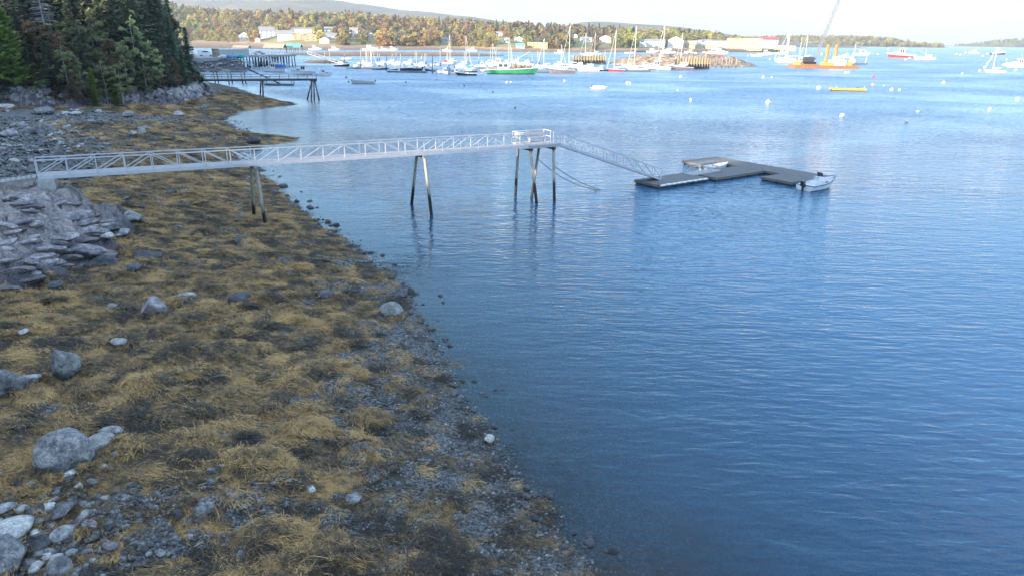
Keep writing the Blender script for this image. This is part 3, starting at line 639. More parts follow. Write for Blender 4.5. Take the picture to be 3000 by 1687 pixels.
# slabs of the bedrock ledge and blocks of the bluff, each a part of the shore
slabs = [stone_mesh('rock_slab', 700 + i, 2, ROCK_LEDGE, 1.1, 0.75, False) for i in range(10)]
k = 0
for i in range(1200):
    if k >= 60: break
    x, y = random.uniform(0, 350), random.uniform(545, 880); p = on_shore(x, y)
    hh, dd, uu, ll = [float(a[0]) for a in h_shore(np.array([p[0]]), np.array([p[1]]))]
    if ll < -0.1 or (x - 116) ** 2 + (y - 545) ** 2 < 45 ** 2: continue
    r = random.uniform(.3, .8) * (1.25 if random.random() < .2 else .9); o = link('rock_slab', slabs[i % 10], shore); k += 1
    o.location = (p[0], p[1], p[2] - .34 * r); o.scale = (r * 1.7, r * 1.1, r * .7); o.rotation_euler = (random.uniform(-.25, .05), random.uniform(-.2, .2), .5 + random.gauss(0, .25))
blocks = [stone_mesh('rock_block', 740 + i, 2, ROCK_LEDGE, 1.1, 0.8, False) for i in range(9)]
k = 0
for i in range(2400):
    if k >= 150: break
    a = random.uniform(0, 640); p = on_shore(a, random.uniform(225, 308))
    uu = float(h_shore(np.array([p[0]]), np.array([p[1]]))[2][0])
    if not -.6 < uu < 2.6 or p[1] > 215: continue
    r = random.uniform(.4, 1.1); o = link('rock_block', blocks[i % 9], shore); k += 1
    o.location = (p[0], p[1], p[2] - r * .2); o.scale = (r, r, r * 1.15); o.rotation_euler = (random.uniform(-.2, .2), random.uniform(-.2, .2), random.uniform(0, 6))

# ------------------------------------------------------------------ trees
def leaf_mat(name, c, c2, var=0.35):
    m = bpy.data.materials.new(name); m.use_nodes = True; t = m.node_tree; p = t.nodes['Principled BSDF']
    g = N(t, 'ShaderNodeNewGeometry'); n = N(t, 'ShaderNodeTexNoise'); n.inputs['Scale'].default_value = 0.7; n.inputs['Detail'].default_value = 4
    t.links.new(g.outputs['Position'], n.inputs['Vector'])
    r = N(t, 'ShaderNodeValToRGB'); e = r.color_ramp.elements; e[0].position, e[1].position = 0.35, 0.68; e[0].color = (*c2, 1); e[1].color = (*c, 1)
    t.links.new(n.outputs['Fac'], r.inputs[0])
    oi = N(t, 'ShaderNodeObjectInfo'); at = N(t, 'ShaderNodeAttribute', attribute_type='INSTANCER', attribute_name='tint')
    ad = N(t, 'ShaderNodeMath', operation='ADD'); t.links.new(oi.outputs['Random'], ad.inputs[0]); t.links.new(at.outputs['Fac'], ad.inputs[1])
    fr = N(t, 'ShaderNodeMath', operation='FRACT'); t.links.new(ad.outputs[0], fr.inputs[0])
    v = N(t, 'ShaderNodeMapRange'); v.inputs[3].default_value = 1 - var; v.inputs[4].default_value = 1 + var; t.links.new(fr.outputs[0], v.inputs[0])
    hu = N(t, 'ShaderNodeMapRange'); hu.inputs[3].default_value = 0.485; hu.inputs[4].default_value = 0.515; t.links.new(fr.outputs[0], hu.inputs[0])
    h = N(t, 'ShaderNodeHueSaturation'); t.links.new(hu.outputs[0], h.inputs['Hue']); t.links.new(v.outputs[0], h.inputs['Value']); t.links.new(r.outputs[0], h.inputs['Color'])
    t.links.new(h.outputs[0], p.inputs['Base Color']); p.inputs['Roughness'].default_value = 0.65; p.inputs['Specular IOR Level'].default_value = 0.25
    tl = N(t, 'ShaderNodeBsdfTranslucent'); t.links.new(h.outputs[0], tl.inputs['Color']); ms = N(t, 'ShaderNodeMixShader'); ms.inputs[0].default_value = 0.5
    t.links.new(p.outputs[0], ms.inputs[1]); t.links.new(tl.outputs[0], ms.inputs[2]); t.links.new(ms.outputs[0], t.nodes['Material Output'].inputs['Surface'])
    return m
SPRUCE = leaf_mat('spruce_needles', (0.19, 0.22, 0.13), (0.10, 0.13, 0.08)); PINE = leaf_mat('pine_needles', (0.23, 0.235, 0.15), (0.12, 0.13, 0.085))
CEDAR = leaf_mat('cedar_leaves', (0.26, 0.31, 0.07), (0.13, 0.18, 0.045)); BIRCH = leaf_mat('birch_leaves', (0.34, 0.34, 0.16), (0.2, 0.215, 0.105))
RUST = leaf_mat('rusty_leaves', (0.24, 0.155, 0.085), (0.13, 0.085, 0.05)); BRUSH = leaf_mat('brush_twigs', (0.15, 0.115, 0.075), (0.075, 0.06, 0.04))
BARK = mat('bark', (0.13, 0.10, 0.08), (0.05, 0.04, 0.035), 4, 0.9, bump=0.03); DEADWOOD = mat('dead_wood', (0.36, 0.34, 0.34), (0.2, 0.19, 0.19), 4, 0.9); WHITEBARK = mat('white_bark', (0.5, 0.48, 0.44), (0.2, 0.19, 0.17), 6, 0.8)
def cards(C, U, V):                                            # quads from centres and two half-axes
    v = np.stack([C - U - V, C + U - V, C + U + V, C - U + V], 1).reshape(-1, 3)
    return v, np.arange(len(v)).reshape(-1, 4)
def rvec(r, n):
    a = r.normal(size=(n, 3)); return a / np.linalg.norm(a, axis=1, keepdims=True)
def conifer_crown(seed, H, Rm, m, base=0.12, dens=1.0, leaf=0.34, droop=0.25, gap=0.2):
    r = np.random.default_rng(seed); C, U, V = [], [], []
    levels = int(H * 2.6 * dens)
    for i in range(levels):
        s = (i + r.random()) / levels; z = H * (base + (1 - base) * s)
        rad = Rm * ((1 - s) ** 0.85 * (0.82 + 0.3 * math.sin(i * 1.7 + seed)) + 0.05)
        for b in range(r.integers(4, 8)):
            if r.random() < gap: continue
            a = r.uniform(0, 6.28); L = rad * r.uniform(0.55, 1.1); k = max(2, int(L / leaf * 1.5))
            for j in range(k):
                q = (j + r.uniform(0.3, 1.0)) / k; d = L * q; w_ = leaf * (1.15 - 0.5 * q) * r.uniform(0.6, 1.2)
                c = np.array([math.cos(a) * d, math.sin(a) * d, z - droop * d + 0.12 * d * q + r.normal(0, 0.12)]) + r.normal(0, 0.10, 3)
                out = np.array([math.cos(a), math.sin(a), -droop * 1.2]); side = np.array([-math.sin(a), math.cos(a), r.normal(0, 0.5)])
                C.append(c); U.append(out * w_ * 0.75); V.append(side * w_ * 0.5)
    v, f = cards(np.array(C), np.array(U), np.array(V)); return np_mesh('crown', v, f, m)
def leafy_crown(seed, H, Rm, m, base=0.25, clumps=34, per=70, leaf=0.24, shape=1.0):
    r = np.random.default_rng(seed); C = []
    for i in range(clumps):
        z = r.uniform(base, 1.0); rad = Rm * (math.sin(math.pi * min(1, (z - base) / (1 - base) * 0.80 + 0.17)) ** 0.7) * shape
        a = r.uniform(0, 6.28); d = rad * math.sqrt(r.uniform(0.1, 1)); cr_ = Rm * r.uniform(0.18, 0.36)
        c = np.array([math.cos(a) * d, math.sin(a) * d, z * H - cr_ * .5]); C.append(c + rvec(r, per) * (r.random((per, 1)) ** 0.45) * cr_ * np.array([1, 1, 0.75]))
    C = np.concatenate(C); n = len(C); u = rvec(r, n); w_ = rvec(r, n); vv = np.cross(u, w_); s = r.uniform(0.6, 1.25, (n, 1)) * leaf / 2
    v, f = cards(C, u * s, vv * s * 1.1); return np_mesh('crown', v, f, m)
def trunk_mesh(seed, H, r0, m, limbs=6, base=0.25, reach=1.5):
    r = random.Random(seed); b = MB(); b.loft([[(math.cos(t) * q + math.sin(z * .4 + seed) * .05 * max(z, 0) ** .5, math.sin(t) * q, z) for t in [2 * math.pi * i / 8 for i in range(8)]] for z, q in ((-.8, r0 * 1.5), (0.3, r0 * 1.1), (H * .4, r0 * .75), (H * .75, r0 * .4), (H * .97, r0 * .08))])
    for i in range(limbs):
        z = H * r.uniform(base, .8); a = r.uniform(0, 6.28); L = reach * r.uniform(.6, 1.2)
        b.tube((0, 0, z), (math.cos(a) * L, math.sin(a) * L, z + L * r.uniform(.3, .8)), r0 * .3, r0 * .08, 5)
    return b.mesh('trunk', m, True)
TP = {}
def proto(kind, i):
    if (kind, i) in TP: return TP[kind, i]
    s = 40 * len(TP) + 3
    if kind == 'spruce': H, c, t = 17, conifer_crown(s, 17, 3.4 + .4 * i, SPRUCE, .08, 1.5, .46, .25, .08), trunk_mesh(s, 17, .2, BARK, 3)
    elif kind == 'pine': H, c, t = 18, conifer_crown(s, 18, 4.2, PINE, .15, 1.25, .5, .0, .15), trunk_mesh(s, 18, .25, BARK, 6, .3, 2)
    elif kind == 'cedar': H, c, t = 10, conifer_crown(s, 10, 2.4, CEDAR, .0, 2.2, .30, -.5, .05), trunk_mesh(s, 10, .14, BARK, 0)
    elif kind == 'birch': H, c, t = 11, leafy_crown(s, 11, 2.3, BIRCH, .25, 34, 46, .3), trunk_mesh(s, 11, .11, WHITEBARK, 8, .3, 1.4)
    elif kind == 'rust': H, c, t = 12, leafy_crown(s, 12, 3.2, RUST, .12, 46, 60, .32), trunk_mesh(s, 12, .16, BARK, 8, .2, 2)
    elif kind == 'shrub': H, c, t = 2.5, leafy_crown(s, 2.5, 1.6, (BRUSH, RUST, SPRUCE)[i % 3], .05, 16, 42, .24), trunk_mesh(s, 2.5, .05, BARK, 4, .2, .6)
    elif kind == 'dead':
        r = random.Random(s); H = 20; b = MB()
        for q in range(130):
            z = r.uniform(4, 19.6); a = r.uniform(0, 6.28); L = (20.5 - z) * .17 * r.uniform(.6, 1.2) + .3; e = Vector((math.cos(a) * L, math.sin(a) * L, z - .15 * L))
            b.tube((0, 0, z), e, .045, .018, 4)
            for u_ in range(4):
                f_ = r.uniform(.35, 1); p_ = Vector((0, 0, z)).lerp(e, f_); b.tube(p_, p_ + Vector((math.cos(a + r.choice((-1, 1))) * .55, math.sin(a + r.choice((-1, 1))) * .55, r.uniform(-.2, .2))), .022, .01, 3)
        c, t = b.mesh('branches', DEADWOOD), trunk_mesh(s, 20, .19, DEADWOOD, 0)
    TP[kind, i] = (H, c, t); return TP[kind, i]
NAMES = dict(spruce='spruce_tree', pine='pine_tree', cedar='cedar_tree', birch='birch_tree', rust='rusty_tree', shrub='shrub', dead='dead_tree')
def tree(kind, i, x, y, z, h, label, group=None, wide=1.0, rz=None, cat='tree', name=None):
    H, c, t = proto(kind, i); k = h / H
    o = empty(name or NAMES[kind], (x, y, z), random.uniform(0, 6.28) if rz is None else rz, label, cat, group); o.scale = (k * wide, k * wide, k)
    cr_ = link('branches' if kind == 'dead' else 'crown', c, o); link('trunk', t, o)
    if kind == 'dead': cr_['kind'] = 'stuff'
    return o
def column(xpx, Y, ypx=230):
    a, b, _ = ray(xpx, ypx); x = a / b * Y; return x, Y, hs(x, Y)
SHORE_TREES = [
 ('cedar', 0, 40, 143, 14.5, 'broad bright green cedar at the left edge, nearest of the bluff trees', 1.6), ('spruce', 0, -40, 140, 17, 'dark spruce cut by the left edge beside the broad green cedar', 1.1),
 ('cedar', 1, 268, 145.5, 7.2, 'narrow bright green cedar at the brink of the rock bluff, left of the pair', 1.0), ('cedar', 0, 330, 149, 6.4, 'narrow bright green cedar at the brink of the bluff, right of the pair', 1.0),
 ('birch', 0, 372, 153, 10.8, 'slender pale green birch with a bare white trunk on the bluff', .8), ('dead', 0, 160, 152, 22, 'tall bare grey dead spruce among green trees', 1.2),
 ('spruce', 1, 150, 145, 9, 'low wide bluish spruce below the dead grey spruce', 1.5), ('rust', 0, 118, 150, 12.5, 'reddish brown tree between the broad cedar and the dead spruce', 1.0),
 ('rust', 1, 195, 148, 10.5, 'orange-brown leafed tree right of the dead spruce', .9), ('birch', 1, 288, 156, 15, 'tall loose pale green tree in the middle of the wooded bluff', 1.1),
 ('birch', 1, 20, 152, 15, 'olive leafy tree behind the broad green cedar', 1.2), ('rust', 1, 70, 153, 15, 'tall brown-leafed tree left of the reddish brown tree', 1.0), ('birch', 0, 215, 150, 9, 'grey-green leafy sapling above the boulders of the bluff', 1.1), ('pine', 1, 250, 150, 12, 'olive pine above the left narrow cedar', 1.0), ('birch', 1, 405, 157, 14, 'olive-yellow leafy tree right of the slender birch', 1.0), ('pine', 0, 60, 156, 21, 'tall grey-green pine above the broad green cedar', 1.1), ('pine', 1, 112, 162, 22, 'tall olive pine behind the reddish brown tree', 1.0), ('spruce', 2, 205, 160, 22, 'tall dark spruce just right of the dead grey spruce', 1.1),
 ('spruce', 0, 245, 164, 22, 'tall dark spruce behind the orange-brown leafed tree', 1.1), ('birch', 0, 250, 153, 13.5, 'grey-green birch left of the tall loose pale green tree', 1.0), ('pine', 0, 330, 165, 23, 'tall pine with an olive crown above the right cedar of the pair', 1.0),
 ('spruce', 1, 345, 158, 19, 'dark dense spruce behind the slender birch', 1.15), ('spruce', 2, 402, 161, 22, 'tall dark spruce right of the slender birch', 1.1), ('spruce', 0, 440, 165, 22, 'tall dark spruce with a ragged right side', 1.15),
 ('spruce', 1, 418, 156.5, 11, 'shorter spruce in front of the two tall ragged spruces', 1.3), ('spruce', 2, 470, 168, 20, 'dark spruce whose top meets the far yellow trees', 1.1), ('spruce', 0, 478, 162, 10, 'half-height spruce with low boughs over the bluff', 1.3),
 ('spruce', 1, 515, 172, 15, 'second spruce from the right end of the wood', 1.15), ('spruce', 2, 560, 178, 12.5, 'rightmost spruce of the wood, standing free above the stairs', 1.2), ('spruce', 0, 538, 170, 8, 'small dark spruce between the two rightmost spruces', 1.2),
 ('birch', 0, 180, 153.5, 14, 'pale olive leafy tree behind the orange-brown leafed tree', 1.3), ('birch', 1, 445, 158, 10, 'yellow-green leafy tree before the ragged spruces', 1.2), ('rust', 0, 335, 153, 10, 'brownish leafy tree behind the right narrow cedar', 1.1), ('birch', 1, 95, 150, 8, 'low olive leafy tree at the foot of the reddish brown tree', 1.3), ('birch', 0, 195, 144.5, 9, 'round pale green leafy tree standing forward of the orange-brown tree', 1.25), ('birch', 1, 237, 145.5, 8, 'yellow-green leafy tree left of the left narrow cedar', 1.3), ('rust', 0, 215, 143.5, 5.5, 'low russet leafy tree at the brink between two leafy trees', 1.2), ('birch', 0, 303, 149, 9, 'pale leafy tree right of the left narrow cedar', 1.2), ('birch', 1, 350, 150.5, 8, 'bushy olive leafy tree right of the right narrow cedar', 1.3), ('birch', 0, 425, 154.5, 7.5, 'light green leafy tree over the right half of the rock bluff', 1.3), ('pine', 1, 158, 143.5, 9, 'small grey-green pine at the brink left of the round leafy tree', 1.1), ('birch', 1, 305, 151, 8, 'bushy pale green birch between the two narrow cedars', 1.1), ('spruce', 0, 85, 147.5, 8.5, 'half-hidden spruce right of the broad green cedar', 1.3), ('spruce', 1, 452, 158, 7, 'low spruce above the right part of the rock bluff', 1.4),
 ('rust', 0, 505, 166, 6.5, 'small orange-brown tree near the stairs', 1.0), ('pine', 1, 20, 166, 24, 'tallest grey-green pine in the top left corner', 1.1), ('pine', 0, 160, 170, 24, 'grey-green pine behind the dead spruce', 1.1), ('spruce', 2, 300, 172, 25, 'tall spruce rising behind the tall loose pale green tree', 1.1), ('spruce', 0, 375, 174, 25, 'tall spruce rising behind the slender birch', 1.1)]
for kd, i, xp, Yd, h_, lb, wd in SHORE_TREES: tree(kd, i, *column(xp, Yd), h_, lb, wide=wd)
for i, xp in enumerate((20, 75, 120, 150, 175, 205, 235, 262, 285, 305, 330, 350, 372, 390, 410, 428, 447, 465, 482, 500, 515, 530, 545, 558, 572)):
    Yd = np.interp(xp, [0, 227, 300, 450, 500, 575], [142, 142.5, 150, 157, 164, 180]) + random.uniform(0, 2.5)
    x, y, z = column(xp, Yd); tree('shrub', i % 3, x, y, max(z, 3.5), random.uniform(1.6, 3.4), 'low brown or dark green brush along the brink of the rock bluff', 'brush along the brink of the bluff', 1.2, cat='shrub')
# the wood behind: reads as one mass, and its shade lies over the cove
src = []
for kd, i in (('spruce', 0), ('spruce', 1), ('spruce', 2), ('pine', 0), ('pine', 1), ('rust', 0), ('birch', 0), ('birch', 1), ('pine', 0)):
    H, c, t = proto(kd, i); bm = bmesh.new(); bm.from_mesh(c); bm.from_mesh(t); mm_ = bpy.data.meshes.new('wood_tree'); bm.to_mesh(mm_); bm.free(); mm_.materials.append(c.materials[0]); src.append(loose('wood_tree', mm_))
X = np.concatenate([RNG.uniform(-330, -26, 5200), RNG.uniform(-150, -66, 1500)]); Y = np.concatenate([RNG.uniform(-190, 330, 5200), RNG.uniform(140, 300, 1500)]); H, D, U, Lq = h_shore(X, Y, False)
seen = (np.degrees(np.arctan2(X, Y)) > -37.5) & (Y > 0)
ok = (U > np.where(seen, 8, 3)) & ((RNG.random(len(X)) < .33) | (np.arange(len(X)) >= 5200) | (U < 22))
X, Y, H = X[ok], Y[ok], H[ok]
k = RNG.uniform(0.85, 1.3, len(X))
a_ = math.atan2(TO_SUN.y, TO_SUN.x); along = (X + 4) * math.cos(a_) + (Y - 69) * math.sin(a_); across = -(X + 4) * math.sin(a_) + (Y - 69) * math.cos(a_)
low_gap = (across > np.where(along > 110, -5.6, -6.2)) & (across < 2.0) & (along > 0) & (along < 420)      # unseen trees shortened so that a shaft of sun reaches the walkway
k = np.where(low_gap & (np.clip((1.6 + math.tan(SUN_EL) * along - H) / 19.0, -1, 9) < k), np.clip((1.6 + math.tan(SUN_EL) * along - H) / 19.0, 0.06, 1.3), k)
scatter('woodland', np.stack([X, Y, H], 1), np.stack([0 * X, 0 * X, RNG.uniform(0, 6.28, len(X))], 1), np.stack([k, k, k], 1), RNG.random(len(X)), RNG.integers(0, 9, len(X)), src, SPRUCE, 'dense dark wood on the hill behind the shore')
# ------------------------------------------------------------------ the white walkway on piles
ALU = mat('white_aluminium', (0.50, 0.50, 0.52), (0.42, 0.42, 0.45), 2, 0.5, 0.0); DECKGREY = mat('grey_deck_boards', (0.40, 0.37, 0.37), (0.28, 0.26, 0.26), 1.2, 0.8, stretch=(8, 1, 1), bump=0.01)
DOCKWOOD = mat('weathered_dock_boards', (0.155, 0.14, 0.135), (0.10, 0.092, 0.09), 0.9, 0.85, stretch=(9, 0.7, 1), bump=0.012, bscale=6)
SKIRT = mat('dock_skirt_wood', (0.19, 0.17, 0.14), (0.11, 0.095, 0.08), 2, 0.85, stretch=(1, 1, 6)); FLOATDARK = mat('float_drum', (0.012, 0.012, 0.014), (0.03, 0.03, 0.035), 3, 0.6)
OLDWOOD = mat('old_grey_wood', (0.33, 0.31, 0.30), (0.19, 0.175, 0.165), 2, 0.85, stretch=(1, 1, 5)); DARKWOOD = mat('creosoted_wood', (0.055, 0.05, 0.05), (0.02, 0.02, 0.022), 2, 0.75)
CONCRETE = mat('concrete', (0.42, 0.41, 0.39), (0.30, 0.30, 0.29), 3, 0.9, bump=0.02); WHITEPAINT = mat('white_paint', (0.76, 0.76, 0.75), (0.64, 0.64, 0.64), 2, 0.4)
BLACKGLOSS = mat('black_gloss', (0.012, 0.013, 0.02), (0.02, 0.02, 0.03), 4, 0.25); GLASS = mat('dark_glass', (0.03, 0.04, 0.05), (0.05, 0.06, 0.07), 2, 0.08); REDP = mat('red_plastic', (0.65, 0.09, 0.07), (0.5, 0.07, 0.06), 4, 0.5)
STEEL = mat('stainless_steel', (0.6, 0.6, 0.62), (0.5, 0.5, 0.52), 5, 0.25, 0.9); GREYRAIL = mat('grey_rub_rail', (0.10, 0.13, 0.2), (0.08, 0.10, 0.15), 4, 0.5); ROPE = mat('wet_hose', (0.06, 0.06, 0.06), (0.03, 0.03, 0.03), 5, 0.6)
BLUETARP = mat('blue_canvas', (0.04, 0.12, 0.38), (0.03, 0.09, 0.30), 3, 0.7)
def pile_material(name, top, low, line):
    m = mat(name, top, tuple(c * .62 for c in top), 1.6, 0.8, stretch=(3, 3, .6), bump=0.015); t = m.node_tree; p = t.nodes['Principled BSDF']
    src = p.inputs['Base Color'].links[0].from_socket; g = N(t, 'ShaderNodeNewGeometry'); s = N(t, 'ShaderNodeSeparateXYZ'); t.links.new(g.outputs['Position'], s.inputs[0])
    n = N(t, 'ShaderNodeTexNoise'); n.inputs['Scale'].default_value = 1.5; t.links.new(g.outputs['Position'], n.inputs['Vector'])
    a = N(t, 'ShaderNodeMath', operation='MULTIPLY_ADD'); a.inputs[1].default_value = 2.0; t.links.new(n.outputs['Fac'], a.inputs[0]); t.links.new(s.outputs['Z'], a.inputs[2])
    r = N(t, 'ShaderNodeMapRange', interpolation_type='SMOOTHSTEP'); r.inputs[1].default_value = line + 1.3; r.inputs[2].default_value = line + .6; t.links.new(a.outputs[0], r.inputs[0])
    x = N(t, 'ShaderNodeMixRGB'); x.inputs[2].default_value = (*low, 1); t.links.new(r.outputs[0], x.inputs[0]); t.links.new(src, x.inputs[1]); t.links.new(x.outputs[0], p.inputs['Base Color']); return m
PILE = pile_material('pile_wood', (0.36, 0.32, 0.27), (0.025, 0.024, 0.022), 1.9)
PILEDARK = pile_material('dark_pile_wood', (0.13, 0.12, 0.115), (0.02, 0.02, 0.02), 1.6)
def truss(root, p0, p1, wdt, bays, rail, pattern, deckmat, fascia=0.22, tube=0.065, side=None, inset=0, braces=True, mid=False, deck=True):
    """walkway from p0 to p1 (near edge), second side wdt away along 'side'; every post and brace is its own part"""
    p0, p1 = Vector(p0), Vector(p1); d = (p1 - p0); s = Vector(side or (0, 1, 0)).normalized() * wdt; up = Vector((0, 0, 1))
    if deck:
        MB().loft([[tuple(e), tuple(e + s), tuple(e + s - up * .06), tuple(e - up * .06)] for e in (p0, p1)]).build('deck', deckmat, root)
        o_ = s.normalized() * .03
        for e in (-o_, s + o_): MB().bar(p0 + e - up * fascia * .5, p1 + e - up * fascia * .5, .05, fascia).build('side_girder', ALU, root)
    for e in (Vector((0, 0, 0)), s):
        MB().bar(p0 + e + up * rail, p1 + e + up * rail, tube * 1.2).build('top_rail', ALU, root)
        if mid: MB().bar(p0 + e + up * rail * .5, p1 + e + up * rail * .5, tube * .8).build('mid_rail', ALU, root)
        for i in range(bays + 1):
            b = p0 + e + d * (i / bays); MB().bar(b, b + up * rail, tube).build('post', ALU, root)
            if i < bays and braces:
                c = p0 + e + d * ((i + 1) / bays); k = pattern[i % len(pattern)]
                if k == '/': MB().bar(b, c + up * rail, tube * .9).build('brace', ALU, root)
                elif k == '\\': MB().bar(b + up * rail, c, tube * .9).build('brace', ALU, root)
def local(root, p):
    return root.matrix_basis.inverted() @ Vector(p)
SP = 1.915; PX0 = (-34.65, 51.27, 6.0); PANG = R(31.04); PSL = -0.01046
walk = empty('pier_walkway', PX0, PANG, 'long white railed pier walkway on timber piles crossing from ledge to platform', 'pier')
zl = lambda x: PSL * x
END, PEND = 22 * SP, 22 * SP + 3.9
truss(walk, (0, 0, 0), (END, 0, zl(END)), 1.6, 22, 1.13, '////\\\\\\\\////\\\\\\\\////\\\\', DECKGREY, .26)
MB().prism([(END, -.03), (PEND, -.03), (PEND, 3.1), (END, 3.1)], zl(END) - .30, zl(END) + .002).build('platform_deck', DECKGREY, walk)
zp = zl(END)
for x, y in ((END + 1.9, 0), (PEND, 0), (END, 3.1), (END + 2.0, 3.1), (PEND, 3.1), (PEND, 1.75)): MB().bar((x, y, zp), (x, y, zp + 1.13), .06).build('post', ALU, walk)
for a, b in (((END, 0), (PEND, 0)), ((END, 3.1), (PEND, 3.1)), ((END, 1.6), (END, 3.1)), ((PEND, 1.75), (PEND, 3.1))):
    for hh, nm in ((1.13, 'top_rail'), (.55, 'mid_rail')): MB().bar((*a, zp + hh), (*b, zp + hh), .06).build(nm, ALU, walk)
MB().bar((END, 3.1, zp), (END + 2, 3.1, zp + 1.13), .05).build('brace', ALU, walk); MB().bar((END + 2, 3.1, zp + 1.13), (PEND, 3.1, zp), .05).build('brace', ALU, walk)
def pile(root, top, base, r=0.16, name='pile', m=None, below=1.6, world=True):
    b = Vector(base); t = Vector(top); bl = local(root, b) if world else b; dd = (bl - t).normalized(); bl = bl + dd * below
    return MB().tube(t, bl, r * .88, r, 12).build(name, m or PILE, root, True)
pile(walk, (8 * SP - .1, 1.5, zl(16) - .3), on_shore(744, 629)); pile(walk, (8 * SP, .1, zl(16) - .3), on_shore(777, 657))
pile(walk, (16 * SP - .1, 1.55, zl(31) - .3), G(1206, 599)); pile(walk, (16 * SP, .05, zl(31) - .3), G(1264, 629))
pile(walk, (END + .35, 2.5, zp - .3), G(1510, 572)); pile(walk, (END + .45, .3, zp - .3), G(1572, 596)); pile(walk, (PEND - .9, 2.5, zp - .3), G(1557, 581)); pile(walk, (PEND - .55, .35, zp - .3), G(1624, 590))
for x, a, b in ((8 * SP - .05, -.15, 1.75), (16 * SP - .05, -.15, 1.75), (END + .4, -.1, 3.1), (PEND - .7, -.1, 3.1)):
    MB().bar((x, a, zl(x) - .40), (x, b, zl(x) - .40), .3, .26).build('pile_cap', DARKWOOD if x > END else OLDWOOD, walk)
ab = on_shore(118, 550); g0 = hs(PX0[0], PX0[1])
o = MB().box((0, 0, (PX0[2] - .28 + g0 - .8) / 2), (1.1, 2.2, PX0[2] - .28 - g0 + .8)).build('abutment', CONCRETE); o.location = (PX0[0] + .45 * math.cos(PANG) - .8 * math.sin(PANG), PX0[1] + .45 * math.sin(PANG) + .8 * math.cos(PANG), 0); o.rotation_euler.z = PANG
tag(o, 'short concrete abutment block on the ledge under the shore end of the walkway', 'abutment')
bd = empty('boardwalk', (PX0[0], PX0[1], PX0[2] - .1), PANG + math.pi, 'low wooden boardwalk ramp leading left from the walkway onto the ledge', 'boardwalk')
for k in range(28): MB().box((.25 + k * .32, -.75, -.01 - k * .03), (.28, 1.5, .05)).build('plank', OLDWOOD, bd)
for yy in (-.05, -1.45): MB().bar((.05, yy, -.13), (9.2, yy, -.99), .1, .2).build('stringer', OLDWOOD, bd)
bench = empty('bench', tuple(walk.matrix_basis @ Vector((END + 2.6, 2.45, zp))), PANG, 'grey bench along the far rail of the pier platform', 'bench')
MB().box((0, 0, .45), (2.2, .42, .05)).build('seat', DECKGREY, bench); MB().box((0, .22, .78), (2.2, .04, .3)).build('backrest', DECKGREY, bench)
for sx in (-.95, .95): MB().box((sx, 0, .21), (.06, .4, .42)).build('leg', ALU, bench)
bund = MB().loft([[(x, .22 * k * math.cos(t), .26 * k * math.sin(t)) for t in [2 * math.pi * i / 10 for i in range(10)]] for x, k in ((-.62, .45), (-.5, .9), (-.1, 1.05), (.3, .95), (.55, .85), (.66, .4))]).build('tarp_bundle', mat('pale_tarp', (.62, .58, .55), (.45, .42, .40), 6, .8, bump=.03), None, True)
bund.location = tuple(walk.matrix_basis @ Vector((END + .75, 2.9, zp + .78))); bund.rotation_euler.z = PANG; tag(bund, 'pale bundle tied to the far left corner of the pier platform rail', 'bundle')
e_ = Vector(G(1758, 554, .05))
def sag(a, b, s, n=14): return [tuple(Vector(a).lerp(Vector(b), i / n) - Vector((0, 0, s * 4 * (i / n) * (1 - i / n)))) for i in range(n + 1)]
t3 = walk.matrix_basis @ Vector((PEND - 1.0, 2.6, zp - 1.9)); t4 = walk.matrix_basis @ Vector((PEND - .5, .3, zp - 2.3))
tag(MB().path(sag(t3, e_ + Vector((0, 0, -.1)), .75), .035).build('hose', ROPE, None, True), 'longer dark hose sagging from the left rear platform pile into the water', 'hose')
tag(MB().path(sag(t4, e_ + Vector((.3, .1, -.15)), .35), .035).build('hose', ROPE, None, True), 'shorter dark hose sagging from the right platform pile into the water', 'hose')

# gangway down to the floating dock
DO, DA = Vector((16.4, 79.4, 0)), R(36)
DK = lambda x, y, z=0: tuple(DO + Vector((x * math.cos(DA) - y * math.sin(DA), x * math.sin(DA) + y * math.cos(DA), z)))
gt = walk.matrix_basis @ Vector((PEND + .05, 0.05, zp + .03)); gb = Vector(DK(2.6, 2.1, .66))
gang = empty('gangway', tuple(gt), 0, 'sloping aluminium gangway from pier platform down to the floating dock', 'gangway')
gd = gb - gt; sd = Vector((-gd.y, gd.x, 0))
truss(gang, (0, 0, 0), tuple(gd), 1.25, 10, 1.05, '\\//////\\\\\\'[::1], DECKGREY, .26, .06, tuple(sd))
MB().box(tuple(gd + sd.normalized() * .6 + Vector((0, 0, -.12))), (.5, .5, .14), math.atan2(gd.y, gd.x)).build('roller', FLOATDARK, gang)

